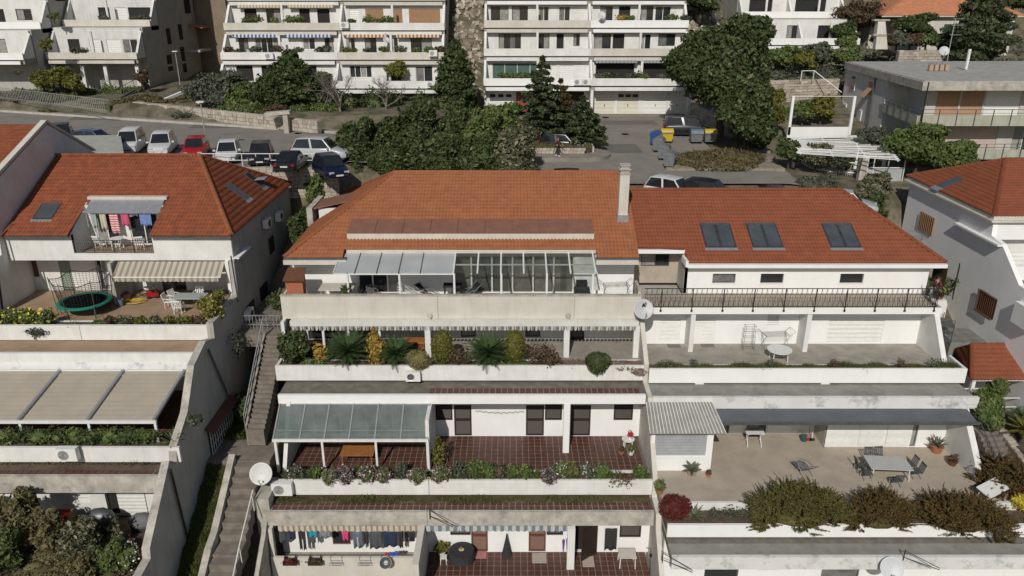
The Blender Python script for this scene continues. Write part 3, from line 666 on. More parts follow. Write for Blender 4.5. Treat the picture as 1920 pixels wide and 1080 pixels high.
# valances of level 4
def valance(parent, x0, x1, y, z, h, m, w_=.3):
 s_=MB();x=x0
 while x<x1:s_.prism([(x, y, z), (x+w_, y, z), (x+w_, y, z-h*.8), (x+w_*.75, y, z-h), (x+w_*.25, y, z-h), (x, y, z-h*.8)], (0, .015, 0));x+=w_+.004
 return s_.build('valance', m, parent, kind='stuff')
valance(Cn, XL+1.2, xd-.2, 33.98, -26.76, .36, stripes('brown_striped_valance', (.5, .45, .37), (.27, .2, .15), .3, .6))
valance(Cn, xd+.2, U(1063, 990, 34), 33.98, -26.76, .36, stripes('blue_striped_valance', (.45, .47, .45), (.15, .2, .22), .42, .5))
# party wall at the right edge
MB().side(XR-.02, XR+.24, [(46, -18.31), (42.35, -18.31), (40.0, -20.1), (40.0, -21.25), (38.25, -21.3), (38.0, -21.95), (35.35, -24.7), (35.2, -25.8), (33.9, -25.9), (33.6, -26.8), (31.0, -29.2), (29.5, -31), (29.5, -33), (46, -33)]).build('party_wall', CREAM, Cn)
MB().side(XL-.02+1.0, XL+.2+1.0, [(Y3+.2, -21.6), (38.5, -21.6), (36.4, -24.9), (36.4, -26), (Y3+.2, -26)]).build('end_wall', WHITE, Cn)
pb('end_wall', WHITE, XL, XL+.2, 42.0, 44.9, -20.7, -18.3)
# ---- roof
SL=.466;nb=Vector((0, 1, SL)).normalized();cs_=1/math.sqrt(1+SL*SL)
ye, ze=44.4, -15.04;yr, zr=52.1, -11.5
El, Er=XL-.1, XR+.05;Rl=-8.05
fb=lambda y:(y-ye)/cs_
lb0=U(647, 465, 45.2);lb1=U(1117, 465, 45.2)
poly=[(0, 0), (lb0-El, 0), (lb0-El, fb(45.2)), (lb1-El, fb(45.2)), (lb1-El, 0), (Er-El, 0), (Er-El, fb(yr)), (Rl-El, fb(yr))]
dz0, dz1=U(664, 430, 46.5), U(1110, 430, 46.5)
tiles(Cn, (El, ye, ze), (1, 0, 0), nb, poly, TILEO)
tiles(Cn, (El, 59.8, ze), (0, -1, 0), Vector((Rl-El, 0, zr-ze)), [(0, 0), (59.8-ye, 0), (59.8-yr, math.hypot(Rl-El, zr-ze))], TILEO)
MB().poly([(El, ye+.05, ze-.06), (lb0, ye+.05, ze-.06), (lb0, 45.2, ze-.06+SL*(45.2-ye)), (lb1, 45.2, ze-.06+SL*(45.2-ye)), (lb1, ye+.05, ze-.06), (Er, ye+.05, ze-.06), (Er, yr, zr-.06), (Rl, yr, zr-.06)]).poly([(El, ye+.05, ze-.06), (Rl, yr, zr-.06), (El, 59.8, ze-.06)]).poly([(El, 59.8, ze), (Rl, yr, zr-.02), (Er, yr, zr-.02), (Er, 59.8, ze)]).build('roof_deck', TILEO, Cn)
MB().prism([(Er-.02, ye, ze-.05), (Er-.02, yr, zr-.05), (Er-.02, 59.8, ze-.05)], (.02, 0, 0)).build('gable', CREAM, Cn)
caps(Cn, (El, ye, ze+.03), (Rl, yr, zr+.03), TILEO, .13);caps(Cn, (Rl, yr, zr+.03), (Er, yr, zr+.03), TILEO, .13);caps(Cn, (El, 59.8, ze+.03), (Rl, yr, zr+.03), TILEO, .13)
# dormer band over the terrace
zb=ze+(45.9-ye)*SL
dx0, dx1=U(651, 445, 45.9), U(1114, 445, 45.9)
pb('dormer_fascia', CREAM, lb0+.1, lb1, 45.05, 45.15, -15.0, -14.72)
pb('dormer_band', CREAM, dx0, dx1, 45.85, 46.0, zb-.15, -13.92)
MB().slab((dx0+.02, 45.8, -13.9), (dx1-.02, 45.8, -13.9), (dx1-.02, 47.5, -13.52), (dx0+.02, 47.5, -13.52), .05).build('dormer_roof', SHEET, Cn)
pb('dormer_cheek', CREAM, dx0, dx0+.12, 46.0, 46.9, zb-.1, -13.94);pb('dormer_cheek', CREAM, dx1-.12, dx1, 46.0, 46.9, zb-.1, -13.94)
rs=MB();
for k in range(1, 9):x=dx0+(dx1-dx0)*k/9;rs.bar((x, 45.82, -13.87), (x, 47.45, -13.5), .03, .04)
rs.build('sheet_seams', SHEET, Cn, kind='stuff')
# side dormer on the left slope
c_=P(605, 388, y=52.5)
pb('side_dormer', WHITE, El+.4, El+2.4, 52.0, 54.2, -15.2, -14.0);MB().slab((El+.1, 51.8, -13.95), (El+2.9, 51.8, -13.35), (El+2.9, 54.4, -13.35), (El+.1, 54.4, -13.95), .08).build('side_dormer_roof', SHEET, Cn)
pb('side_dormer_wall', DIRTY, El-.35, El+.05, 51.6, 55.2, -15.2, -13.9)
# chimney
ch=pb('chimney', CREAM, 6.78, 7.38, 47.4, 48.0, -13.75, -10.6)
chx, chy=7.08, 47.7
MB().box(chx-.34, chx+.34, chy-.34, chy+.34, -10.6, -10.5).box(chx-.27, chx+.27, chy-.27, chy+.27, -10.5, -10.32).box(chx-.36, chx+.36, chy-.36, chy+.36, -10.32, -10.24).box(chx-.27, chx+.27, chy-.27, chy+.27, -10.24, -10.08).box(chx-.33, chx+.33, chy-.33, chy+.33, -10.08, -10.0).build('chimney_cap', DIRTY, ch)
MB().box(chx-.36, chx+.36, chy-.42, chy+.36, -13.78, -13.2).build('flashing', ALU, ch)
# glass roof of the top terrace
pg=thing('glass_pergola', 'long white-framed pergola roof over the top terrace, opal panels left and clear glass right', 'pergola', (-3, 44, -17.9))
yf, zf_, yb_, zb_=42.85, -15.5, 45.1, -14.98
us=[(625, 651), (665, 688), (706, 726), (747, 765), (788, 803), (850, 855), (895, 899), (939, 940), (982, 983), (1025, 1022), (1070, 1061), (1117, 1110)]
X0=[P(a, 512, y=yf).x for a, b in us]
for k in range(len(X0)-1):
 a, b=X0[k], X0[k+1]
 if k<5:MB().slab((a+.02, yf, zf_), (b-.02, yf, zf_), (b-.02, yb_, zb_), (a+.02, yb_, zb_), .02).build('opal_panel', FROST, pg)
 else:MB().slab((a+.03, yf, zf_), (b-.03, yf, zf_), (b-.03, yb_, zb_), (a+.03, yb_, zb_), .02).build('glass_panel', CLEARG, pg)
for k, a in enumerate(X0):MB().bar((a, yf-.05, zf_+.01), (a, yb_, zb_+.01), .05 if k<5 else.09, .07).build('rafter', GREYM if 0<k<5 else WMETAL, pg)
MB().box(X0[0], X0[5], yf-.04, yf+.04, zf_-.1, zf_-.02).box(X0[5], X0[-1], yf+1.0, yf+1.08, zf_+.13, zf_+.2).build('beam', WMETAL, pg)
for u_ in(653, 750, 852, 940, 1025, 1111):x=U(u_, 540, 42.8);MB().box(x-.06, x+.06, 42.75, 42.87, -17.9, zf_-.02).build('post', WMETAL, pg)
# glass canopy of the third terrace
gc=thing('glass_canopy', 'dusty green glass lean-to roof on white posts over the left half of the tiled terrace', 'canopy', (-9, 37.5, F3))
yf, zf_, yb_, zb_=36.6, -23.0, 38.42, -21.82
ub=[525, 573, 618, 663, 710, 757, 806];uf=[504, 554, 602, 650, 699, 749, 799]
A_=[P(u_, 757, y=yb_).x for u_ in ub]
for k in range(6):
 MB().slab((A_[k]+.03, yf, zf_), (A_[k+1]-.03, yf, zf_), (A_[k+1]-.03, yb_, zb_), (A_[k]+.03, yb_, zb_), .02).build('glass_panel', DUSTG, gc)
for k in range(7):MB().bar((A_[k], yf, zf_+.02), (A_[k], yb_, zb_+.02), .07, .07).build('rafter', ALU, gc)
MB().box(A_[0]-.05, A_[-1]+.05, yf-.06, yf+.03, zf_-.14, zf_+.02).build('gutter', WMETAL, gc)
ym, zm=yf+.45, zf_+.3;MB().box(A_[0], A_[-1], ym, ym+.05, zm-.06, zm).build('purlin', ALU, gc)
MB().box(A_[0], A_[-1], yb_, yb_+.06, zb_-.08, zb_+.05).build('wall_plate', WMETAL, gc)
for u_ in(606, 706, 803):x=U(u_, 850, 36.6);MB().box(x-.06, x+.06, 36.55, 36.67, F3, zf_-.14).build('post', WMETAL, gc)
x=A_[0]+.1;MB().box(x-.07, x+.07, 36.55, 36.7, F3, zf_-.14).build('post', WMETAL, gc)
# ================================================================ RIGHT HOUSE
Rn=thing('terraced_house', 'white house with dark red roof, three paired roof windows and a long black railing', 'house', (17, 50, -30))
def pr(name, m, *b):return pbox(name, m, Rn, *b)
RX0, RX1=XR+.24, 26.6
YR=45.3
pr('rear_wall', SIDE, RX0, RX1-.3, 47.8, 57.5, -18.1, -15.7)
pr('lower_body', SIDE, RX0, RX1-.3, 44.5, 57.5, -21.2, -18.05)
pr('lower_body', SIDE, RX0, RX1-.3, 41.0, 57, -25.5, -21.3)
pr('lower_body', SIDE, RX0, RX1-.3, 34.0, 56, -29, -25.5)
xn=U(1283, 520, YR);w1=[(U(a, 520, YR), U(b, 520, YR), zz(0, 531, YR), zz(0, 513, YR))for a, b in((1336, 1379), (1426, 1469), (1575, 1619))]
wall_y(MB(), xn, RX1-.45, -17.75, -15.62, YR, .5, w1).build('front_wall', WHITE2, Rn)
for k, h in enumerate(w1):
 window(Rn, *h, YR+.12, fm=BROWNW, fr=.04)
 MB().box(h[0]-.09, h[0], YR-.03, YR+.02, h[2]-.09, h[3]+.09).box(h[1], h[1]+.09, YR-.03, YR+.02, h[2]-.09, h[3]+.09).box(h[0], h[1], YR-.03, YR+.02, h[2]-.09, h[2]).box(h[0], h[1], YR-.03, YR+.02, h[3], h[3]+.09).build('window_surround', WHITE2, Rn)
# recess at the left
hw=(U(1202, 490, 47.2), U(1255, 490, 47.2), -16.6, -15.4)
wall_y(MB(), RX0, xn+.1, -17.75, -15.1, 47.2, .3, [hw]).build('recess_wall', FLOORB, Rn);window(Rn, *hw, 47.26, fm=GREYM, n=2)
MB().side(xn-.02, xn+.2, [(YR, -17.75), (YR, -15.6), (46.0, -15.3), (47.4, -15.1), (47.4, -17.75)]).build('recess_cheek', SIDE, Rn)
# roof
ye, ze=45.0, -15.6;yr=51.5;zr=ze+SL*(yr-ye);El, Er=RX0-.05, 26.9;Rr=22.5;yn=46.15
fb=lambda y:(y-ye)/cs_
xnn=U(1283, 480, 45.8)
poly=[(0, fb(yn)), (xnn-El, fb(yn)), (xnn-El+.1, 0), (Er-El, 0), (Rr-El, fb(yr)), (0, fb(yr))]
tiles(Rn, (El, ye, ze), (1, 0, 0), nb, poly, TILER)
MB().poly([(El, yn, ze-.06+SL*(yn-ye)), (xnn, yn, ze-.06+SL*(yn-ye)), (xnn, ye, ze-.06), (Er, ye, ze-.06), (Rr, yr, zr-.06), (El, yr, zr-.06)]).poly([(El, 58, ze), (El, yr, zr-.03), (Rr, yr, zr-.03), (Er, 58, ze)]).poly([(Er, ye, ze), (Er, 58, ze), (Rr, yr, zr-.05)]).build('roof_deck', TILER, Rn)
caps(Rn, (El, yr, zr+.03), (Rr, yr, zr+.03), TILER, .13);caps(Rn, (Er, ye, ze+.03), (Rr, yr, zr+.03), TILER, .13)
MB().box(xnn+.05, Er, ye-.28, ye+.02, ze-.26, ze-.04).box(xnn+.05, Er-.3, ye-.1, YR-.01, ze-.34, ze-.27).build('eave_gutter', WHITE2, Rn)
MB().box(El, xnn+.05, yn-.25, yn, -15.3, -15.08).box(xnn-.12, xnn+.05, ye-.28, yn-.25, -15.3-.5, -15.1-.3).build('eave_gutter', WHITE2, Rn)
MB().box(El, xn, yn-.1, 47.2, -15.38, -15.31).build('soffit', WHITE, Rn)
# roof windows
sN=Vector((0, -SL, 1)).normalized()
def roofwin(parent, x0, x1, ya, yb, zfun, n=2, m=GREYM, up=.09):
 o=None;f=MB();
 def pt(x, y):return Vector((x, y, zfun(y)))+sN*up
 t=.09
 f.slab(pt(x0, ya), pt(x1, ya), pt(x1, yb), pt(x0, yb), .12)
 o=f.build('roof_window', mat('dark_window_frame', (.03, .032, .035), (.05, .052, .055), 3, .4), parent)
 for k in range(n):
  a=x0+(x1-x0)*k/n+t;b=x0+(x1-x0)*(k+1)/n-t
  q=[Vector((x, y, zfun(y)))+sN*(up+.012)for x, y in((a, ya+.1), (b, ya+.1), (b, yb-.1), (a, yb-.1))]
  MB().slab(*q, .01).build('pane', GLASSB, o)
 MB().slab(*[Vector((x, y, zfun(y)))+sN*(up+.03)for x, y in((x0-.02, yb-.12), (x1+.02, yb-.12), (x1+.02, yb+.05), (x0-.02, yb+.05))], .1).build('flashing', GREYM, o)
 MB().slab(*[Vector((x, y, zfun(y)))+sN*.075 for x, y in((x0-.05, ya-.22), (x1+.05, ya-.22), (x1+.05, ya), (x0-.05, ya))], .02).build('apron', ALU, o)
 return o
zrR=lambda y:ze_R+SL*(y-45.0)
ze_R=-15.6
def onslope(u, v, y0, z0, s):
 a=(u-960)/FPX;b=(540-v)/FPX;d=Vector((a, CS+b*SN, -SN+b*CS));k=(z0-s*y0)/(d.z-s*d.y);return d*k
for(ua, ub_)in((1320, 1384), (1407, 1474), (1553, 1620)):
 a=onslope((ua+ub_)/2, 466, 45.0, -15.6, SL);b=onslope((ua+ub_)/2, 421, 45.0, -15.6, SL);xm=(a.x+b.x)/2
 roofwin(Rn, a.x-.98, a.x+.98, a.y, b.y, zrR)
# balcony
BZ=-17.75
pr('balcony_slab', WHITE, RX0, RX1-.6, 42.9, YR, -18.05, BZ);pr('balcony_edge', WHITE2, RX0, RX1-.6, 42.84, 42.9, -18.14, BZ-.06)
pr('balcony_floor', FLOORB, RX0, RX1-.6, 42.96, YR, BZ, BZ+.02)
rl=thing('balcony_railing', 'long black metal railing with zigzag bars along the upper right balcony', 'railing', (17, 42.8, BZ))
RE=U(1757, 577, 42.86)
MB().box(RX0, RE, 42.83, 42.88, BZ+1.24, BZ+1.28).build('top_rail', BLACKM, rl);MB().box(RX0, RE, 42.84, 42.87, BZ+.86, BZ+.885).box(RX0, RE, 42.84, 42.87, BZ+.1, BZ+.13).build('rail', BLACKM, rl)
for ua in(1239, 1297, 1355, 1412, 1470, 1527, 1584, 1641, 1697, 1752):x=U(ua, 577, 42.82);MB().box(x-.025, x+.025, 42.78, 42.83, BZ-.17, BZ+1.28).box(x-.06, x+.06, 42.77, 42.84, BZ-.2, BZ-.1).build('post', BLACKM, rl)
zg=MB();x=RX0;s_=.0
while x<RE-.16:
 zg.bar((x, 42.855, BZ+.12), (x+.15, 42.855, BZ+1.25), .016, .016).bar((x+.15, 42.855, BZ+1.25), (x+.3, 42.855, BZ+.12), .016, .016).bar((x+.15, 42.855, BZ+.12), (x+.02, 42.855, BZ+.86), .012, .012);x+=.3
zg.build('zigzag_bars', BLACKM, rl, kind='stuff')
er=MB();er.box(RE-.02, RE+.02, 42.86, 44.4, BZ+1.24, BZ+1.28).box(RE-.02, RE+.02, 42.86, 44.4, BZ+.1, BZ+.13)
for k in range(8):er.bar((RE, 42.9+k*.19, BZ+.12), (RE, 43.05+k*.19, BZ+1.25), .015, .015)
er.build('end_rail', BLACKM, rl)
# level 2
YR2=44.1;FR2=-20.7
hR=[(U(1160+a/2.526, 620, YR2), U(1160+b/2.526, 620, YR2), FR2+.03+lo, -18.9)for a, b, lo in((195, 290, 0), (345, 395, .9), (395, 455, 0), (990, 1250, 0))]
vent=(U(1160+705/2.526, 600, YR2), U(1160+758/2.526, 600, YR2), -19.4, -18.7)
wall_y(MB(), RX0, RX1-1.0, FR2, -18.05, YR2, .3, hR+[vent]).build('front_wall', WHITE2, Rn)
for h in hR:roller(Rn, *h, YR2+.05, WPLASTIC, pitch=.09 if h[1]-h[0]<2 else.28)
vt=MB()
for k in range(5):vt.slab((vent[0], YR2+.02, vent[2]+.13*k+.03), (vent[1], YR2+.02, vent[2]+.13*k+.03), (vent[1], YR2+.1, vent[2]+.13*k+.12), (vent[0], YR2+.1, vent[2]+.13*k+.12), .02)
vt.box(vent[0], vent[1], YR2+.12, YR2+.14, vent[2], vent[3]).build('vent_grille', WMETAL, Rn)
for u_ in(1297, 1513):x=U(u_, 640, 42.8);pr('fin_wall', WHITE, x-.14, x+.14, 42.9, YR2, FR2, -18.15)
MB().side(RX1-1.05, RX1-.75, [(44.4, -18.05), (42.85, -18.05), (40.9, -20.6), (40.9, -20.9), (44.4, -20.9)]).build('end_wall', WHITE, Rn)
pr('terrace_floor', FLOORC, RX0, RX1-.7, 40.7, YR2, -21.15, FR2)
PX=26.3
pr('planter_wall', WHITE2, RX0, PX, 39.7, 39.85, -21.15, -20.25);pr('planter_wall', WHITE2, PX-.15, PX, 39.85, 41.5, -21.15, -20.25);pr('planter_wall', WHITE, RX0, RX1-.8, 40.6, 40.7, -21.15, -20.45)
pr('planter_soil', SOIL, RX0, PX-.15, 39.85, 40.6, -21.1, -20.45)
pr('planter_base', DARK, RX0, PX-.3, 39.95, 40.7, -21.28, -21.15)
for u_ in(1310, 1545):x=U(u_, 722, 39.9);pr('bracket', WHITE2, x-.25, x+.25, 39.75, 40.0, -21.27, -21.15)
pr('flat_roof', ROOFGREY, RX0, PX-.2, 38.3, 40.6, -21.55, -21.28)
pr('flat_roof', ROOFGREY, RX0, PX-.2, 40.6, 41.0, -21.55, -21.3)
pr('roof_band', PEEL, U(1335, 755, 38.1), PX, 38.1, 38.3, -21.93, -21.22);pr('roof_band', WHITE, RX0, U(1335, 755, 38.1), 38.1, 38.3, -21.93, -21.22)
# dark awning
aw=thing('awning', 'long dark grey retracted awning under the peeling white roof edge', 'awning', (17, 37.8, -22))
a0, a1=U(1345, 775, 37.7), U(1825, 775, 37.7)
MB().slab((a0, 37.2, -22.25), (a1, 37.2, -22.25), (a1-.15, 38.09, -21.95), (a0, 38.09, -21.95), .05).build('fabric', FABG if False else mat('slate_awning_fabric', (.1, .11, .12), (.08, .088, .096), 1, .8), aw)
MB().box(a0, a1+.1, 37.1, 37.2, -22.4, -22.22).build('front_bar', GREYM, aw)
# level 3
FR3=-25.1
xk=U(1545, 830, 39.1)
hA=[(U(1190+a/2.571, 800, 40.6), U(1190+b/2.571, 800, 40.6), FR3+.02, -22.9)for a, b in((430, 456), (540, 635))]
wall_y(MB(), RX0, xk+.3, FR3, -21.6, 40.6, .3, hA).build('front_wall', WHITE2, Rn)
for h in hA:window(Rn, *h, 40.68, fm=GREYM)
for a, b in((458, 538), (640, 760), (762, 860)):roller(Rn, U(1190+a/2.571, 800, 40.58), U(1190+b/2.571, 800, 40.58), FR3+.05, -22.9, 40.54, WPLASTIC, pitch=.3)
hB=[(U(1190+a/2.571, 810, 39.1), U(1190+b/2.571, 810, 39.1), FR3+.02, -22.5)for a, b in((1338, 1366), )]
wall_y(MB(), xk, RX1-.9, FR3, -21.6, 39.1, .3, hB).build('front_wall', WHITE2, Rn)
for h in hB:window(Rn, *h, 39.2, fm=GREYM)
for a, b in((925, 1080), (1085, 1215), (1218, 1330)):roller(Rn, U(1190+a/2.571, 810, 39.08), U(1190+b/2.571, 810, 39.08), FR3+.05, -22.6, 39.04, WPLASTIC, pitch=.55)
MB().side(xk-.02, xk+.1, [(40.6, FR3), (40.6, -21.6), (39.1, -21.6), (39.1, FR3)]).build('cheek_wall', SIDE, Rn)
MB().side(RX1-1.1, RX1-.75, [(41, -21.6), (38.1, -21.95), (36.0, -24.2), (35.7, -25.3), (41, -25.3)]).build('end_wall', WHITE, Rn)
pr('terrace_floor', FLOORB, RX0, RX1+2.5, 33.75, 40.6, -25.6, FR3)
jt=MB();y_=34.6
pr('planter_wall', WHITE, RX0, RX1+3, 33.6, 33.75, -25.6, FR3+.12)
pr('planter_soil', SOIL, RX0, RX1+6, 32.35, 33.6, -25.9, -25.45)
pr('planter_wall', WHITE2, RX0, RX1+6, 32.2, 32.35, -26.05, -25.3)
pr('planter_base', DIRTY, RX0, RX1+6, 32.35, 33.5, -26.2, -26.05)
pr('flat_roof', ROOFSTRIP, RX0, RX1+6, 31.9, 33.4, -26.5, -26.15);pr('flat_roof', ROOFGREY, RX0, RX1+6, 30.95, 31.9, -26.5, -26.2)
pr('roof_band', PEEL, RX0, RX1+6, 30.75, 30.95, -26.85, -26.1)
wall_y(MB(), RX0, RX1+6, -30, -26.5, 32.6, .3, [(10.2, 12.0, -29.9, -27.2), (13, 14.0, -28.5, -27.2), (16.4, 18.4, -29.9, -27.2)]).build('front_wall', WHITE2, Rn)
for a, b in((10.2, 12.0), (13, 14.0), (16.4, 18.4)):window(Rn, a, b, -29.9, -27.2, 32.68, fm=GREYM)
pr('terrace_floor', FLOORC, RX0, RX1+6, 28, 32.6, -30.3, -30.0)
# kitchen box with sloping sheet roof
k0, k1=U(1219, 850, 36.7), U(1335, 850, 36.7)
hk=(U(1228, 830, 36.7), U(1325, 830, 36.7), zz(0, 855, 36.7), zz(0, 811, 36.7))
wall_y(MB(), k0, k1, FR3, -22.45, 36.7, .25, [hk]).build('annex_wall', WHITE2, Rn)
pr('annex_wall', WHITE, k1-.2, k1, 36.95, 38.4, FR3, -22.45);pr('annex_back', WHITE, k0, k1-.2, 37.2, 40.6, FR3, -22.6)
roller(Rn, *hk, 36.76, mat('grey_roller_shutter', (.33, .34, .36), (.27, .28, .3), 2, .5), pitch=.1)
MB().box(hk[0]-.06, hk[1]+.06, 36.64, 36.7, hk[2]-.1, hk[2]-.02).build('window_sill', WHITE2, Rn)
sf=[(k0-.15, 36.35, -22.5), (k1+.55, 36.35, -22.5), (k1+.1, 38.08, -21.5), (k0-.15, 38.08, -21.5)]
MB().slab(*sf, .06).build('annex_roof', ROOFGREY, Rn)
rb=MB()
for k in range(22):
 f=k/21;rb.bar(Vector(sf[0]).lerp(Vector(sf[1]), f)+Vector((0, 0, .02)), Vector(sf[3]).lerp(Vector(sf[2]), f)+Vector((0, 0, .02)), .04, .05)
rb.build('roof_ribs', GREYW, Rn, kind='stuff')
# ================================================================ LEFT HOUSE
K=1.09
Ln=thing('terraced_house', 'house with weathered red roof, laundry balcony in it and a green trampoline on its terrace', 'house', (-24, 46, -30))
def pl(name, m, *b):return pbox(name, m, Ln, *b)
LX0, LX1=-30.5, -16.9
YL=44.15
ye, ze=43.9, -13.5;yr, zr=51.1, -10.15;SLL=(zr-ze)/(yr-ye)
hp=-20.9
zl=lambda y:ze+SLL*(y-ye)
nbL=Vector((0, 1, SLL)).normalized();csL=1/math.sqrt(1+SLL*SLL);fb=lambda y:(y-ye)/csL
lx0, lx1=U(134, 450, YL), U(285, 450, YL)
lt0, lt1=U(150, 380, 47.0), U(303, 380, 47.0)
ly=onslope(220, 381, ye, ze, SLL).y
El, Er=LX0+.02, LX1+.15
poly=[(0, 0), (lx0-El, 0), (lx0-El, fb(ly)), (lx1-El, fb(ly)), (lx1-El, 0), (Er-El, 0), (hp-El, fb(yr)), (0, fb(yr))]
tiles(Ln, (El, ye, ze), (1, 0, 0), nbL, poly, TILEL, amp=.065)
yb5=57.3
tiles(Ln, (Er, ye, ze), (0, 1, 0), Vector((hp-Er, 0, zr-ze)), [(0, 0), (yb5-ye, 0), (yr-ye, math.hypot(hp-Er, zr-ze))], TILEL, amp=.065)
MB().poly([(El, ye, ze-.08), (lx0, ye, ze-.08), (lx0, ly, zl(ly)-.08), (lx1, ly, zl(ly)-.08), (lx1, ye, ze-.08), (Er, ye, ze-.08), (hp, yr, zr-.08), (El, yr, zr-.08)]).poly([(Er, ye, ze-.08), (Er, yb5, ze-.08), (hp, yr, zr-.08)]).poly([(El, yr, zr-.05), (hp, yr, zr-.05), (Er, yb5, ze), (El, yb5, ze)]).build('roof_deck', TILEL, Ln)
caps(Ln, (Er, ye, ze+.04), (hp, yr, zr+.04), TILEO, .15);caps(Ln, (El, yr, zr+.04), (hp, yr, zr+.04), TILEL, .13);caps(Ln, (Er, yb5, ze+.03), (hp, yr, zr+.04), TILEL, .12)
MB().box(El, lx0, ye-.1, ye+.04, ze-.12, ze-.03).box(lx1, Er, ye-.1, ye+.04, ze-.12, ze-.03).build('gutter', GREYM, Ln)
# upper wall with loggia cut-out
lz=P(200, 475, y=YL).z;YB=ly-.35
wall_y(MB(), LX0, LX1, -15.15, ze-.05, YL, .25, [(lx0, lx1, lz, 0)]).build('upper_wall', WHITE, Ln)
pl('balcony_floor', FLOORT, lx0, lx1, YL+.25, YB+.1, lz-.35, lz-.15)
wall_y(MB(), lx0, lx1, lz-.15, zl(YB)+.1, YB, .2, [(lx0+.4, lx0+1.8, lz-.1, lz+1.9), (lx1-2.3, lx1-.5, lz-.1, lz+1.9)]).build('loggia_wall', WHITE, Ln)
for a, b in((lx0+.4, lx0+1.8), (lx1-2.3, lx1-.5)):window(Ln, a, b, lz-.1, lz+1.9, YB+.06, n=2, name='glazed_door')
for x_ in(lx0-.12, lx1):MB().side(x_, x_+.12, [(YL+.02, lz-.15), (YL+.02, ze+.02), (ly, zl(ly)+.05), (ly, lz-.15)]).build('loggia_cheek', WHITE, Ln)
cf=P(210, 398, y=45.9)
MB().slab((lx0+.2, 45.7, cf.z), (lx1-.05, 45.7, cf.z), (lx1-.05, ly+.3, zl(ly)+.3), (lx0+.2, ly+.3, zl(ly)+.3), .05).build('loggia_canopy', ALU, Ln)
MB().box(lx0, lx1+.1, ly+.1, ly+.45, zl(ly)+.2, zl(ly)+.38).build('canopy_kerb', CREAM, Ln)
rg=MB().box(lx0, lx1, YL+.04, YL+.08, lz+.78, lz+.82).box(lx0, lx1, YL+.04, YL+.08, lz+.62, lz+.65).box(lx0, lx1, YL+.04, YL+.08, lz+.02, lz+.05)
o_=rg.build('balcony_rail', GREYM, Ln)
bb=MB();x=lx0+.1
while x<lx1:bb.box(x-.008, x+.008, YL+.05, YL+.07, lz+.05, lz+.62);x+=.12
bb.build('balusters', GREYM, Ln, kind='stuff')
for k in range(5):x=lx0+(lx1-lx0)*k/4;pl('rail_post', GREYM, x-.02, x+.02, YL+.02, YL+.1, lz, lz+.82)
roofwin(Ln, onslope(80, 412, ye, ze, SLL).x-.62, onslope(80, 412, ye, ze, SLL).x+.62, onslope(80, 413, ye, ze, SLL).y, onslope(80, 384, ye, ze, SLL).y, zl, n=1)
# roof windows of the right slope
hs=(zr-ze)/(Er-hp)
def rslope(u, v):
 a=(u-960)/FPX;b=(540-v)/FPX;d=Vector((a, CS+b*SN, -SN+b*CS));k=(ze+hs*Er)/(d.z+hs*d.x);return d*k
nR=Vector((hs, 0, 1)).normalized()
def rwin(c, opened=False):
 cx, cy=c.x, c.y
 zf2=lambda x:ze+hs*(Er-x)
 def q(x0, x1, y0, y1, up):return[Vector((x, y, zf2(x)))+nR*up for x, y in((x0, y0), (x1, y0), (x1, y1), (x0, y1))]
 o=MB().slab(*q(cx-.6, cx+.6, cy-.45, cy+.45, .1), .12).build('roof_window', GREYM, Ln)
 if not opened:MB().slab(*q(cx-.5, cx+.5, cy-.36, cy+.36, .112), .01).build('pane', GLASSB, o)
 else:
  MB().slab(*q(cx-.5, cx+.5, cy-.36, cy+.36, .105), .004).build('opening', DARK, o)
  a, b, c2, d2=q(cx-.1, cx+.62, cy-.4, cy+.4, .45);MB().slab(a+Vector((0, 0, -.3)), b+Vector((0, 0, .35)), c2+Vector((0, 0, .35)), d2+Vector((0, 0, -.3)), .05).build('open_sash', ALU, o)
 MB().slab(*q(cx+.6, cx+.85, cy-.5, cy+.5, .08), .02).build('apron', ALU, o)
rwin(rslope(444, 360));rwin(rslope(476, 338), True)
# bodies
pl('rear_body', SIDE, LX0, LX1, 48.1, yb5-.3, -18.3, ze-.1);pl('lower_body', SIDE, LX0, LX1, 47.0, yb5-.3, -30, -18.0)
# side wall towards the alley
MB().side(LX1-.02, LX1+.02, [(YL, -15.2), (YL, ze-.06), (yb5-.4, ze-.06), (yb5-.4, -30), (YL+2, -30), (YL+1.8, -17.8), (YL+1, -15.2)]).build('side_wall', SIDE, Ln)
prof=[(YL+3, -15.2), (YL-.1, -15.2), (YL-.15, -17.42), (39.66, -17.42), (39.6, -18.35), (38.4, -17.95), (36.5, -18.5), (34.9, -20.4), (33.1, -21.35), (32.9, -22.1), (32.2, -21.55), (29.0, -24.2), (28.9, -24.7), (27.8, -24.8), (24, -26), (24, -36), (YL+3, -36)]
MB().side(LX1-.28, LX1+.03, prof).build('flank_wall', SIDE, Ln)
cp=MB()
for(a, b), (c, d)in list(zip(prof, prof[1:]))[2:13]:cp.prism([(LX1-.33, a, b+.01), (LX1+.06, a, b+.01), (LX1+.06, a, b+.1), (LX1-.33, a, b+.1)], (0, c-a, d-b))
cp.build('flank_coping', DIRTY, Ln)
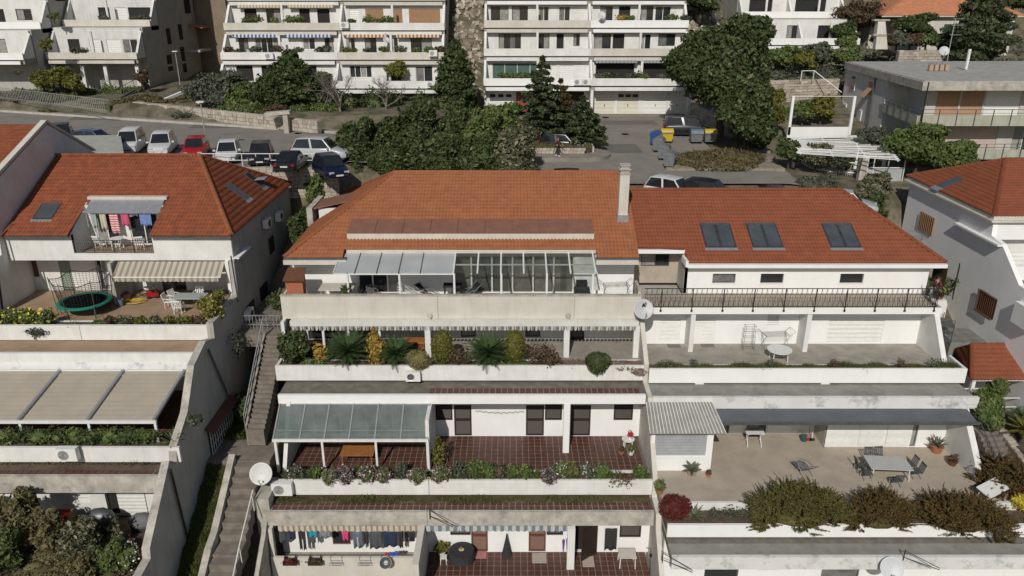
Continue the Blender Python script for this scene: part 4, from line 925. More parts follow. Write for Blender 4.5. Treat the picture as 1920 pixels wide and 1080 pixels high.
# terrace 1
FL1=-17.82
YL1=46.0
hl=[(U(0+a/6.4, 540, YL1), U(b/6.4, 540, YL1), z0, z1)for a, b, z0, z1 in((335, 510, -16.9, -15.3), (760, 900, FL1, -15.4), (1200, 1320, FL1, -15.4))]
hl+=[(U(305, 540, YL1), U(350, 540, YL1), FL1, -15.5), (U(355, 540, YL1), U(388, 540, YL1), -17.2, -15.7)]
wall_y(MB(), LX0, LX1, FL1, -15.15, YL1, .3, hl).build('front_wall', WHITE, Ln)
window(Ln, *hl[0], YL1+.08, fm=REDW, gm=REDW, name='shuttered_window');roller(Ln, *hl[1], YL1+.1, mat('sage_blind', (.26, .3, .24), (.22, .25, .2), 2, .8), pitch=.15);window(Ln, *hl[2], YL1+.1, n=2, name='glazed_door');window(Ln, *hl[3], YL1+.1, n=2, fm=REDW, name='glazed_door');window(Ln, *hl[4], YL1+.1, n=1, fm=REDW)
pl('ceiling_slab', WHITE, LX0, LX1, YL+.25, YL1, -15.15, -14.95)
pl('terrace_floor', FLOORT, LX0, LX1, 40.8, YL1, -18.3, FL1)
x=U(222, 520, 44.4);MB().prism([(x-.1, 43.6, FL1), (x+.1, 43.6, FL1), (x+.1, YL1, FL1), (x-.1, YL1, FL1)], (0, 0, 2.66)).build('dividing_wall', SIDE, Ln)
x=U(432, 520, 44.3);pl('pillar', WHITE2, LX1-.5, LX1-.3, 43.95, 44.2, FL1, -15.15)
sx=U(150, 620, 39.7)
for a, b in((LX0-3, sx), (sx+.03, LX1)):pl('parapet', WHITE, a, b, 39.68, 39.85, -18.4, -17.5)
pl('planter_wall', WHITE, LX0-3, LX1, 40.65, 40.8, -18.4, -17.66);pl('planter_soil', SOIL, LX0-3, LX1-.3, 39.85, 40.65, -18.3, -17.7)
pl('roof_strip', FLOORT, LX0-5, LX1-.3, 38.15, 41, -18.7, -18.45)
pl('roof_band', WHITE, LX0-5, LX1-.3, 37.95, 38.15, -18.95, -18.4)
pl('lower_wall', WHITE, LX0-5, LX1-.3, 40, 40.3, -22, -18.7)
MB().slab((LX0-5, 37.3, -19.45), (LX1-.9, 37.3, -19.45), (LX1-.4, 37.95, -18.95), (LX0-5, 37.95, -18.95), .05).build('sheet_roof', PEEL, Ln)
# canopy with fabric panels
cn=thing('pergola_awning', 'beige fabric pergola awning in three bays on white posts over the lower left terrace', 'awning', (-22, 36, -21.7))
yfc, zfc, ybc, zbc=33.85, -20.15, 37.4, -19.2
xb_=[P(u_, 692, y=ybc).x for u_ in(-80, 112, 231, 346)];xf_=[P(u_, 787, y=yfc).x for u_ in(-130, 36, 165, 290)]
for k in range(3):
 a, b=xf_[k], xf_[k+1];c, d=xb_[k+1], xb_[k]
 n=11
 for q in range(1):
  o=MB().slab((a+.12, yfc+.06, zfc), (b-.12, yfc+.06, zfc), (c-.12, ybc, zbc), (d+.12, ybc, zbc), .03).build('fabric_panel', CANVAS, cn)
 sm=MB()
 for q in range(1, n):f=q/n;p0=Vector((a+.12, yfc, zfc)).lerp(Vector((d+.12, ybc, zbc)), f);p1=Vector((b-.12, yfc, zfc)).lerp(Vector((c-.12, ybc, zbc)), f);sm.bar(p0+Vector((0, 0, .012)), p1+Vector((0, 0, .012)), .03, .012)
 sm.build('fabric_seams', CANVAS, o, kind='stuff')
for k in range(4):MB().bar((xf_[k], yfc-.08, zfc+.05), (xb_[k], ybc, zbc+.05), .14, .14).build('beam', ALU, cn)
MB().box(xf_[0], xf_[3]+.1, yfc-.12, yfc+.02, zfc-.14, zfc+.02).build('front_beam', WMETAL, cn);MB().box(xb_[0], xb_[3], ybc, ybc+.1, zbc-.06, zbc+.08).build('rear_beam', WMETAL, cn)
for k in(1, 2, 3):MB().box(xf_[k]-.06, xf_[k]+.06, yfc-.06, yfc+.06, -21.75, zfc-.14).build('post', WMETAL, cn)
FL2=-21.8
tilefloor(Ln, -30, LX1-.35, 34.2, 40, FL2, .36, .36, TERRA, limit=120)
pl('planter_wall', WHITE, LX0-5, U(338, 850, 33.1), 33.05, 33.2, -22.1, -21.25);pl('planter_soil', SOIL, LX0-5, LX1-.3, 33.2, 34.1, -22.1, -21.4)
pl('planter_wall', WHITE, LX0-5, LX1-.3, 34.05, 34.2, -22.1, -21.5)
pl('flat_roof', SOIL, LX0-5, LX1-.3, 32.0, 34.1, -22.5, -22.18)
tl=MB();x=LX0-2
while x<LX1-.9:
 tl.box(x, x+.33, 32.1, 32.42, -22.18, -22.14);x+=.36
tl.build('roof_paving', TERRA, Ln, kind='stuff');pl('paving_joints', GROUT, LX0-2, LX1-.8, 32.05, 32.45, -22.19, -22.165)
pl('roof_band', DIRTY, LX0-5, LX1-.25, 31.8, 32.0, -23.05, -22.1)
FL3=-25.7
hh=[(U(195/4.91, 930, 33.5), U(340/4.91, 930, 33.5), FL3, -23.3), (U(965/4.91, 930, 33.5), U(1075/4.91, 930, 33.5), FL3, -23.3), (U(680/4.91, 930, 33.5), U(820/4.91, 930, 33.5), FL3+.8, -23.3)]
wall_y(MB(), LX0-5, LX1-.25, FL3-.5, -22.6, 33.5, .3, hh).build('front_wall', WHITE, Ln)
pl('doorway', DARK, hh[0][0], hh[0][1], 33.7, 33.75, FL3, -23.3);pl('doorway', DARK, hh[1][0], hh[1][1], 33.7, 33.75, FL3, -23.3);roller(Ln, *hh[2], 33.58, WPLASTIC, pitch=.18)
roller(Ln, U(1080/4.91, 930, 33.45), U(1330/4.91, 930, 33.45), FL3+.2, -23.3, 33.43, WPLASTIC, pitch=.2)
pl('terrace_floor', SOIL, LX0-5, LX1-.25, 24, 33.5, FL3-.7, FL3)
MB().side(LX1-.3, LX1+.0, [(28.6, -27.4), (26, -27.2), (22, -29.5), (22, -36), (28.6, -36)]).build('garden_wall', SIDE, Ln)
# details on the alley face
gw=MB();ax=LX1+.03
zs_=[P(u_, v_, x=ax)for u_, v_ in((384, 840), (428, 760))]
g0=P(385, 845, x=ax);g1=P(428, 790, x=ax)
def alleybox(name, m, ua, va, ub, vb, h, out=.06):
 a=P(ua, va, x=ax);b=P(ub, vb, x=ax);return pl(name, m, ax, ax+out, min(a.y, b.y), max(a.y, b.y), (a.z+b.z)/2-h, (a.z+b.z)/2)
f=alleybox('grilled_window', GLASS, 388, 808, 428, 755, 1.5)
a=P(388, 808, x=ax);b=P(428, 755, x=ax);zt=(a.z+b.z)/2;gr=MB()
for k in range(12):y_=a.y+(b.y-a.y)*k/11;gr.box(ax+.12, ax+.15, y_-.02, y_+.02, zt-1.5, zt)
for k in range(4):gr.box(ax+.11, ax+.16, a.y, b.y, zt-1.5+k*.49, zt-1.47+k*.49)
gr.build('window_grille', WMETAL, f)
MB().slab((ax, a.y-.3, zt+.35), (ax+.55, a.y-.3, zt+.05), (ax+.55, b.y+.3, zt+.05), (ax, b.y+.3, zt+.35), .06).build('tiled_canopy', REDW, Ln)
alleybox('door', DARK, 486, 540, 500, 528, 2.1, .03);alleybox('window', BROWNW, 462, 575, 475, 560, 1.3, .05);alleybox('window', BROWNW, 503, 450, 511, 440, 1.1, .05)
MB().path([P(433, 480, x=ax+.06), P(447, 566, x=ax+.06)], .05, 6).build('downpipe', GREYM, Ln)
MB().path([P(391, 655, x=ax+.1), P(425, 735, x=ax+.1), P(431, 800, x=ax+.1)], .06, 6).build('downpipe', GREYM, Ln)
MB().path([P(320, 880, x=ax+.1), P(352, 1010, x=ax+.1)], .06, 6).build('downpipe', BLACKM, Ln)
a=P(437, 484, x=ax);b=P(460, 463, x=ax);pl('ledge', WHITE2, ax, ax+.35, a.y, b.y, a.z-.06, a.z+.02)
# striped awning
sa=thing('awning', 'beige and brown striped awning over the table on the trampoline terrace', 'awning', (-19, 43.8, -15.6))
a0, a1=U(220, 493, 44.0), U(421, 493, 44.0);SM=stripes('striped_awning_cloth', (.42, .38, .31), (.24, .21, .16), .36, .55)
MB().slab((a0, 43.1, -15.85), (a1, 43.1, -15.85), (a1, 44.1, -15.2), (a0, 44.1, -15.2), .02).build('cloth', SM, sa);valance(sa, a0, a1-.3, 43.08, -15.86, .28, SM, .25)
MB().tube((a0, 43.1, -15.86), (a1, 43.1, -15.86), .04).build('front_bar', WMETAL, sa)
# ---- neighbour at far left
Nn_=thing('gabled_house', 'house at the left edge with white gable end and plain red roof', 'house', (-34, 48, -30))
nx=LX0-.02;gy0, gz0, gya, gza, gy1, gz1=44.5, -10.4, 50.9, -8.05, 56.0, -10.9
MB().side(nx-.3, nx, [(gy0-.4, gz0-.2), (gya, gza), (gy1, gz1), (gy1, -30), (38.5, -30), (38.5, -18.5), (40.3, -17.0), (41.6, -14.9), (43.6, -14.6)]).build('gable_wall', WHITE, Nn_)
MB().side(nx-.34, nx+.04, [(gy0-.5, gz0-.1), (gya, gza+.12), (gya, gza+.3), (gy0-.5, gz0+.1)]).side(nx-.34, nx+.04, [(gya, gza+.12), (gy1+.1, gz1+.12), (gy1+.1, gz1+.25), (gya, gza+.3)]).build('verge_coping', CREAM, Nn_)
MB().box(-46, nx-.31, 44.6, 56, -30, -11).build('body', SIDE, Nn_)
s1=(gza-gz0)/(gya-gy0)
tiles(Nn_, (-44, gy0-.3, gz0-.12), (1, 0, 0), Vector((0, 1, s1)), [(0, 0), (44+nx-.33, 0), (44+nx-.33, 7.1), (0, 7.1)], TILEL, amp=.065)
MB().poly([(-44, gya, gza), (nx-.3, gya, gza), (nx-.3, gy1, gz1), (-44, gy1, gz1)]).build('rear_slope', TILEL, Nn_)
MB().path([(nx+.06, 43.4, -12), (nx+.06, 42.4, -17.8)], .05, 6).build('downpipe', BLACKM, Nn_)
# ================================================================ RIGHT EDGE HOUSE
Q=thing('white_house', 'big white house at the right edge with blank side wall and red hip roof', 'house', (34, 50, -30))
def pq(name, m, *b):return pbox(name, m, Q, *b)
qx=30.3
prof=[(57.4, -13.4), (46.6, -13.4), (46.5, -14.3), (45.3, -14.5), (42.9, -16.3), (41.3, -16.4), (41.0, -17.6), (38.5, -18), (33, -24), (33, -33), (57.4, -33)]
MB().side(qx, qx+.3, prof).build('side_wall', mat('bright_side_render', (.86, .86, .84), (.8, .8, .78), .8, .85, .1, 25, streak=.15, scol=(.5, .5, .48)), Q)
pq('body', SIDE, qx+.3, 45, 47.6, 57.2, -33, -13.4);pq('body', SIDE, qx+.3, 45, 44.5, 47.6, -33, -17.9)
pq('front_wall', WHITE2, qx+.3, 45, 46.6, 47.2, -14.6, -13.45);pq('terrace_parapet', WHITE2, qx+.31, 45, 44.6, 44.8, -16.6, -15.7)
pq('front_wall', WHITE, qx+.3, 45, 47.2, 47.5, -18, -14.6)
roller(Q, qx+1.2, qx+6, -17.9, -15.7, 47.1, WPLASTIC, pitch=.25)
pq('terrace_slab', WHITE, qx+.31, 45, 41.0, 44.6, -18.2, -17.9);pq('terrace_parapet', WHITE2, qx-.35, 45, 40.8, 41.0, -18.4, -17.1);pq('ledge', WHITE2, qx-.35, qx-.01, 41.0, 42.4, -18.4, -17.1)
# eave band
MB().box(qx-.3, qx+.3, 46.3, 57.8, -13.4, -13.28).box(qx-.14, qx+.3, 46.45, 57.7, -13.27, -13.02).box(qx+.31, 45, 46.3, 46.6, -13.4, -13.28).box(qx+.31, 45, 46.45, 46.6, -13.27, -13.02).build('eave_band', CREAM, Q)
MB().box(qx-.32, qx-.01, 45.2, 50.2, -14.62, -14.5).build('ledge', WHITE2, Q)
ap=Vector((34.8, 53.9, -10.95));e0=Vector((30.15, 46.45, -13.0));e1=Vector((30.15, 57.8, -13.0));sv=Vector((ap.x-e0.x, 0, ap.z-e0.z))
tiles(Q, e0, (0, 1, 0), sv, [(0, 0), (57.8-46.45, 0), (ap.y-46.45, sv.length)], TILER, amp=.065)
fv=Vector((0, ap.y-e0.y, ap.z-e0.z));tiles(Q, e0, (1, 0, 0), fv, [(0, 0), (14, 0), (14, fv.length), (ap.x-e0.x, fv.length)], TILER, amp=.065)
MB().poly([e0-Vector((0, 0, .07)), ap-Vector((0, 0, .07)), e1-Vector((0, 0, .07))]).poly([e0-Vector((0, 0, .07)), (44, e0.y, e0.z-.07), (44, ap.y, ap.z-.07), ap-Vector((0, 0, .07))]).poly([e1, ap, (44, ap.y, ap.z), (44, 58, -13)]).build('roof_deck', TILER, Q)
caps(Q, e0, ap, TILER, .14);caps(Q, ap, (44, ap.y, ap.z), TILER, .13);caps(Q, e1, ap, TILER, .12)
hs2=(ap.z-e0.z)/(ap.x-e0.x);nL=Vector((-hs2, 0, 1)).normalized()
def lq(x0, x1, y0, y1, up):return[Vector((x, y, e0.z+hs2*(x-e0.x)))+nL*up for x, y in((x0, y0), (x1, y0), (x1, y1), (x0, y1))]
def pslope(u, v):
 a=(u-960)/FPX;b=(540-v)/FPX;d=Vector((a, CS+b*SN, -SN+b*CS));k=(e0.z-hs2*e0.x)/(d.z-hs2*d.x);return d*k
c=pslope(1782, 344);o=MB().slab(*lq(c.x-.7, c.x+.7, c.y-.42, c.y+.42, .12), .12).build('roof_window', GREYM, Q);MB().slab(*lq(c.x-.6, c.x+.6, c.y-.34, c.y+.34, .135), .01).build('pane', GLASSB, o);MB().slab(*lq(c.x-1.1, c.x-.7, c.y-.5, c.y+.5, .09), .02).build('apron', ALU, o)
def qbox(name, m, ua, va, ub, vb, h, out=.06):
 a=P(ua, va, x=qx);b=P(ub, vb, x=qx);return pq(name, m, qx-out, qx, min(a.y, b.y), max(a.y, b.y), (a.z+b.z)/2-h, (a.z+b.z)/2)
f=qbox('grilled_window', WOODT, 1729, 397, 1755, 409, 1.25);a=P(1729, 397, x=qx);b=P(1755, 409, x=qx);zt=(a.z+b.z)/2;gr=MB()
for k in range(9):y_=a.y+(b.y-a.y)*k/8;gr.box(qx-.12, qx-.09, y_-.03, y_+.03, zt-1.25, zt)
gr.build('bamboo_blind', WOODT, f)
f=qbox('grilled_window', BROWNW, 1840, 543, 1871, 561, 1.35);a=P(1840, 543, x=qx);b=P(1871, 561, x=qx);zt=(a.z+b.z)/2;gr=MB()
for k in range(10):y_=a.y+(b.y-a.y)*k/9;gr.box(qx-.2, qx-.17, y_-.015, y_+.015, zt-1.35, zt)
gr.box(qx-.22, qx-.15, min(a.y, b.y), max(a.y, b.y), zt-1.4, zt-1.35).box(qx-.22, qx-.15, min(a.y, b.y), max(a.y, b.y), zt, zt+.05).build('window_grille', REDW, f)
# patio
pt=MB().box(27.85, qx, 44.3, 46.6, -24, -20.75).build('patio_paving', ROOFGREY, None, kind='structure')
pt2=MB()
for i in range(3):
 for j in range(3):pt2.box(27.95+i*.78, 27.95+i*.78+.72, 44.35+j*.75, 44.35+j*.75+.69, -20.75, -20.72)
pt2.build('patio_slabs', mat('grey_patio_slab', (.2, .2, .19), (.15, .15, .145), 1.5, .9), None, kind='structure')
# ================================================================ TERRACED BLOCKS BEHIND
def block(name, label, x0, x1, xd, levels, ybase, zbase, wins, yback=None, awn={}, wallm=None, par=None, slope_l=True, slope_r=True, cat='apartment block', k=1.0):
 """stepped block. levels: (y front, z parapet top); wins[i]: (xa, xb, kind) for the wall above parapet i; kinds w window, d door, b dark opening, t tan blind, g green glass, s white shutter"""
 x0*=k;x1*=k;xd=xd and xd*k;levels=[(a*k, b*k)for a, b in levels];ybase*=k;wins=[[(a*k, b*k, c)for a, b, c in w__]for w__ in wins];awn={i:[(a*k, b*k, c, d)for a, b, c, d in v]for i, v in awn.items()}
 t=thing(name, label, cat, ((x0+x1)/2, ybase+4, zbase));wallm=wallm or WHITE;par=par or CREAM
 top=levels[-1];nl=len(levels)
 for i, (yf, zt)in enumerate(levels):
  ynext=levels[i+1][0]if i+1<nl else yf+2;znext=levels[i+1][1]if i+1<nl else zt+2.9
  zfl=zt-.72;ceil=znext-1.2;yw=yf+2.4
  segs=[(x0, xd), (xd+.02, x1)]if xd else[(x0, x1)]
  for q, (a, b)in enumerate(segs):
   m=par[(i+q)%len(par)]if isinstance(par, list)else par
   pbox('parapet', m, t, a, b, yf, yf+.16, zt-.78, zt)
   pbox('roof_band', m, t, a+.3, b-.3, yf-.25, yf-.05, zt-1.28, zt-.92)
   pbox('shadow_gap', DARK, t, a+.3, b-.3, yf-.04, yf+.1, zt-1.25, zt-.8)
  pbox('planter_soil', SOIL, t, x0+.1, x1-.1, yf+.17, yf+.6, zt-.7, zt-.18)
  pbox('terrace_floor', FLOORC, t, x0, x1, yf+.17, yw, zt-1.28, zfl)
  holes=[(a, b, zfl+(.85 if k=='w' else.03), zfl+2.15)for a, b, k in wins[i]]
  wall_y(MB(), x0+.2, x1-.2, zfl, ceil+.3, yw, .25, holes).build('wall', wallm, t)
  for(a, b, kk), h in zip(wins[i], holes):
   if kk in 'wd':window(t, *h, yw+.06, fm=WMETAL if(int(a*7)%2)else BROWNW, n=2 if b-a<2.4 else 4, fr=.07, name='window' if kk=='w' else 'glazed_door')
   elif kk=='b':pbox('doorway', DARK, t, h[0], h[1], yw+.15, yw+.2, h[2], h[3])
   elif kk=='t':roller(t, *h, yw+.04, WOODT, name='bamboo_blind', pitch=.12)
   elif kk=='g':window(t, *h, yw+.04, n=4, gm=mat('green_tinted_glass', (.06, .12, .1), (.09, .15, .13), 1, .15), name='glazed_screen')
   else:roller(t, *h, yw+.06, WPLASTIC, pitch=.2)
  for xx in[x0+.15, x1-.15]+([xd]if xd else[]):
   MB().side(xx-.13, xx+.13, [(yw, zfl), (yf+.3, zfl), (yf+.3, zfl+.5), (min(ynext, yw), ceil), (yw, ceil)]).build('fin_wall', wallm, t)
  segs2=[((a+b)/2)for a, b in segs]
  for xm in segs2:pbox('pillar', wallm, t, xm-.12, xm+.12, yf+.7, yf+.92, zfl, ceil)
  if i in awn:
   for(a, b, m, drop)in awn[i]:
    o=MB().slab((a, ynext-.4, ceil-.05), (b, ynext-.4, ceil-.05), (b, ynext-.2, ceil+.02), (a, ynext-.2, ceil+.02), .03).build('awning', m, t)
    valance(t, a, b-.3, ynext-.42, ceil-.05, drop, m, .32)
 y0_, z0_=levels[0]
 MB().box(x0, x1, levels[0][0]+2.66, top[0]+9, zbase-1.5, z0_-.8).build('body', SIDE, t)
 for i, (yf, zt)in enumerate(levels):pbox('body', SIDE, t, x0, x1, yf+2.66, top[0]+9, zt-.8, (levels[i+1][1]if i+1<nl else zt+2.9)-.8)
 return t
# block B
bw=[[(-28.5, -26.8, 'b'), (-25.9, -24.0, 'b'), (-22.5, -20.2, 'b'), (-16.8, -14.5, 'w'), (-13, -11.5, 'b'), (-10, -8.2, 'd')], [(-28.6, -27.6, 'w'), (-26.9, -24.4, 'd'), (-21.9, -20.6, 'w'), (-19.6, -18.7, 'd'), (-17.4, -16.4, 'w'), (-15.4, -14.2, 'd'), (-12.9, -11.9, 'd'), (-10.6, -8.4, 'd')], [(-28.3, -27.0, 'b'), (-26.0, -24.5, 'd'), (-22.5, -21.4, 'b'), (-20.6, -19.3, 'b'), (-17.2, -16.2, 's'), (-15.5, -13.6, 't'), (-12.6, -11.6, 't'), (-10.9, -7.6, 't')], [(-28.3, -26.0, 'b'), (-22.5, -20.4, 'd'), (-16.2, -14.2, 'w'), (-12.6, -10.6, 'd')]]
BLUEV=stripes('blue_white_awning', (.6, .6, .62), (.06, .13, .3), .42, .5);ORV=stripes('orange_white_awning', (.6, .56, .5), (.4, .16, .05), .42, .5);TANV=stripes('tan_white_awning', (.6, .56, .48), (.42, .33, .2), .36, .5)
block('apartment_block', 'stepped white apartment block behind the bare tree, with blue and orange striped awnings', -29.9, -7.0, -17.9, [(80, -8.3), (82, -5.65), (84, -2.87), (86, 0.0)], 80, -12.4, bw, k=1.08, awn={1:[(-29, -24.2, BLUEV, .3), (-23.5, -18.7, BLUEV, .3), (-17.2, -12.9, ORV, .3), (-12.0, -7.5, ORV, .3)], 2:[(-28.8, -24.2, TANV, .3), (-23.5, -18.7, TANV, .3)]}, par=[CREAM, WHITE])
bt=thing('concrete_column', 'slender grey concrete column under the corner of the striped-awning block', 'column', (-7.8, 86.6, -13));MB().box(-8.0, -7.6, 86.5, 86.9, -13.2, -10.3).build('shaft', GREYW, bt)
# block D with garages
dw=[[(-2.2, 3.4, 'g'), (4.0, 4.9, 's'), (5.3, 6.8, 's'), (9.3, 13.6, 'b'), (14.3, 18.6, 'b')], [(-1.5, 1.0, 'd'), (2.9, 4.2, 'd'), (5.0, 5.8, 'b'), (6.9, 7.6, 'w'), (9.2, 11.1, 'd'), (11.3, 12.6, 'b'), (14.2, 15.6, 'd'), (16.4, 18.3, 'w')], [(-2.4, -.4, 'd'), (.0, 1.8, 'd'), (3.0, 4.2, 'd'), (5.3, 6.6, 'd'), (10.0, 11.4, 'd'), (12.1, 13.4, 'b'), (14.6, 16.0, 'd'), (16.2, 18, 'd')], [(-2.4, 3.4, 'b'), (4.0, 7.5, 'b'), (9.4, 13, 'd'), (14.6, 18, 'd')]]
GRV=stripes('grey_awning', (.3, .32, .33), (.22, .23, .24), .4, .5)
dD=block('apartment_block', 'stepped white apartment block with a row of garage doors facing the driveway', -3.1, 19.6, 8.7, [(86, -8.64), (88, -5.67), (90, -2.8), (92, 0.1)], 87.4, -12.6, dw, awn={0:[(9.2, 13.8, GRV, .25), (14.2, 18.9, GRV, .25)]}, par=[WHITE2, WHITE, CREAM, WHITE2])
gx=[(-2.6, 0.1, 'panel'), (.45, 3.2, 'red'), (5.0, 8.0, 'dark'), (9.2, 11.45, 'cream'), (11.75, 14.1, 'creamw'), (14.8, 17.2, 'white'), (17.45, 19.4, 'white')]
holes=[(a, b, -12.58, -10.2)for a, b, k in gx]
wall_y(MB(), -3.1, 19.6, -12.7, -9.9, 87.4, .3, holes).build('garage_wall', WHITE, dD)
CREAMP=mat('cream_garage_door', (.62, .6, .5), (.56, .54, .45), 1, .6);REDP=mat('dark_red_door', (.28, .05, .035), (.22, .04, .03), 2, .6)
for(a, b, k), h in zip(gx, holes):
 m={'panel':WPLASTIC, 'red':REDP, 'dark':DARK, 'cream':CREAMP, 'creamw':CREAMP, 'white':WPLASTIC}[k]
 g=roller(dD, *h, 87.45, m, name='garage_door', pitch=.4)
 if k in('panel', 'creamw'):
  for q in range(3):x=a+(b-a)*(q+.5)/3;pbox('pane', GLASS, g, x-.3, x+.3, 87.41, 87.44, -10.8, -10.5)
 if k!='dark':pbox('handle', BLACKM, g, (a+b)/2-.04, (a+b)/2+.04, 87.4, 87.44, -11.8, -11.6)
for xx in(8.75, 19.5):pbox('pillar', WHITE, dD, xx-.15, xx+.15, 86.0, 87.4, -12.7, -9.9)
# block A
aw_=[[(-45.8, -44.6, 'b'), (-43.6, -42.4, 's'), (-41.8, -40.4, 's'), (-40.2, -38.6, 'd')], [(-44.2, -43, 'b'), (-42.4, -41.2, 's'), (-41.0, -38.6, 'b')], [(-44, -39, 'b')]]
dA=block('apartment_block', 'dim stepped apartment block at top left with shaded side wall and dark red awning', -47.2, -38, None, [(81, -5.6), (85.2, -2.6), (88, .4)], 81, -11.4, aw_, k=1.2, par=CREAM, wallm=GREYW, awn={1:[(-42.5, -38.3, mat('dark_red_awning', (.2, .02, .03), (.16, .018, .025), 1, .8), .2)]})
dA2=block('apartment_block', 'bright white corner block at the top left edge with tall dark windows', -62, -47.4, None, [(77.5, -5.4), (81.5, -2.7), (85, .3)], 77.5, -11.4, [[(-58.5, -54, 'b'), (-52, -50, 'd')], [(-59, -56.8, 'b'), (-56.6, -54.4, 'b'), (-54.2, -52, 'b'), (-50.8, -49.2, 'w')], [(-58, -54, 'b'), (-52, -49, 'b')]], par=WHITE2, k=1.2)
MB().box(-56.6, -45.57, 100.8, 117, -13, -7.7).box(-54, -45.57, 105.6, 117, -7.6, 9.6).build('side_body', SIDE, dA)
g_=MB()
for(u_, v_, w_, h_)in((316, 68, 1.2, 2.0), (338, 60, 1.2, 2.0), (318, 118, 1.4, 2.0), (350, 8, 2.0, 2.4), (364, 5, 1.0, 2.2), (378, 16, .8, 4.2), (396, 3, 1.4, 1.8), (344, 112, 1.2, 3.4)):
 p=P(u_, v_, x=-45.58);f=pbox('window', DARK, dA, -45.6, -45.52, p.y-w_/2, p.y+w_/2, p.z-h_/2, p.z+h_/2)
pbox('window_sill', SIDE, dA, -45.6, -45.5, 99, 116, -9.1, -8.8)
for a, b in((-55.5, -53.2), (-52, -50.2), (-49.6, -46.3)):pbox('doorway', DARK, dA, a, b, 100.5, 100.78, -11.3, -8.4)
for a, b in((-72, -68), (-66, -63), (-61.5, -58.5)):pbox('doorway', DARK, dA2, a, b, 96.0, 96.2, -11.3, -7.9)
for x_ in(-56.2, -52.7, -49.9, -46):pbox('pillar', WHITE, dA, x_-.2, x_+.2, 97.5, 97.9, -11.5, -8.2)
p=P(375, 48, x=-44.6);MB().slab((-45.6, p.y-2, p.z+.3), (-43.6, p.y-2, p.z-.2), (-43.6, p.y+2, p.z-.2), (-45.6, p.y+2, p.z+.3), .12).build('tiled_canopy', TILEF, dA)
p=P(372, 92, x=-44.6);pbox('landing', SIDE, dA, -45.6, -43.6, p.y-2.0, p.y+2.2, p.z-.3, p.z)
pbox('rear_wing', mat('tan_render', (.24, .19, .14), (.19, .15, .11), 1, .9, streak=.4), dA, -48, -41.0, 117.2, 134, -13, 9.6)
# block E
dE=block('apartment_block', 'small stepped white building with planted terraces, beyond the big dark tree', 29.5, 43, 36, [(99.5, -5.2), (104.5, -2.2), (108, .8)], 99, -9, [[(30, 31.4, 'd'), (31.9, 33.3, 'b'), (34.6, 36.0, 'd'), (38.5, 40.4, 'b')], [(31, 34, 'b'), (37, 41, 'b')], [(31, 34, 'b'), (37, 41, 'b')]], par=WHITE2)
# house F (faded hip roof)
F=thing('villa', 'low cream house with a faded orange hip roof and green shutters, upper right', 'house', (56, 106, -6))
fx0, fx1, fy, fz=48.6, 62.5, 101.0, -2.55
gsh=mat('dark_green_shutter', (.05, .09, .06), (.04, .07, .05), 2, .7)
hf=[(P(1770, 50, y=fy).x, P(1788, 50, y=fy).x), (P(1815, 50, y=fy).x, P(1833, 50, y=fy).x)]
wall_y(MB(), fx0, fx1, -7.5, -2.7, fy, .4, [(a, b, -5.1, -3.6)for a, b in hf]).build('wall', CREAM, F)
for a, b in hf:shutter(F, a, b, -5.1, -3.6, fy+.05, m=gsh, mid=False, pitch=.16)
MB().box(fx0, fx1, fy+.41, fy+10, -7.5, -2.72).build('body', CREAM, F)
MB().side(fx0-2.6, fx0-.02, [(fy+3, -7.5), (fy+3, -2.72), (fy+10, -2.72), (fy+10, -7.5)]).build('side_wing', CREAM, F)
e=[(fx0-3, fy-.6, fz), (fx1+.6, fy-.6, fz), (fx1+.6, fy+11, fz), (fx0-3, fy+11, fz)];r0=(fx0+3, fy+5.2, fz+2.7);r1=(fx1-4.6, fy+5.2, fz+2.7)
MB().poly([e[0], e[1], r1, r0]).poly([e[1], e[2], r1]).poly([e[2], e[3], r0, r1]).poly([e[3], e[0], r0]).build('roof_deck', TILEF, F)
fv=Vector((0, 5.8, 2.7));tiles(F, e[0], (1, 0, 0), fv, [(0, 0), (fx1-fx0+3.6, 0), (r1[0]-fx0+3, fv.length), (6, fv.length)], TILEF, wcol=.26, amp=.05)
caps(F, e[0], r0, TILEF, .15);caps(F, e[1], r1, TILEF, .15)
pbox('eave_board', CREAM, F, fx0-3, fx1+.6, fy-.62, fy-.5, fz-.18, fz-.04)
# block G (flat roof)
Gb=thing('flat_roofed_block', 'grey flat-roofed apartment house with wraparound balconies and tan blinds, right of the pergola', 'apartment house', (42, 75, -13))
gxn, gy, gz=35.0, 67.0, -6.95;gxf, gyf=36.6, 87.0
def pg_(name, m, *b):return pbox(name, m, Gb, *b)
MB().prism([(gxn-.3, gy-.3, gz-.75), (62, gy-.3, gz-.75), (62, gyf+1, gz-.75), (gxf-.3, gyf, gz-.75)], (0, 0, .7)).build('roof_slab', DIRTY, Gb)
MB().prism([(gxn-.1, gy-.1, gz-.05), (62, gy-.1, gz-.05), (62, gyf+.8, gz-.05), (gxf-.1, gyf-.2, gz-.05)], (0, 0, .06)).build('roof_surface', FLATROOF, Gb)
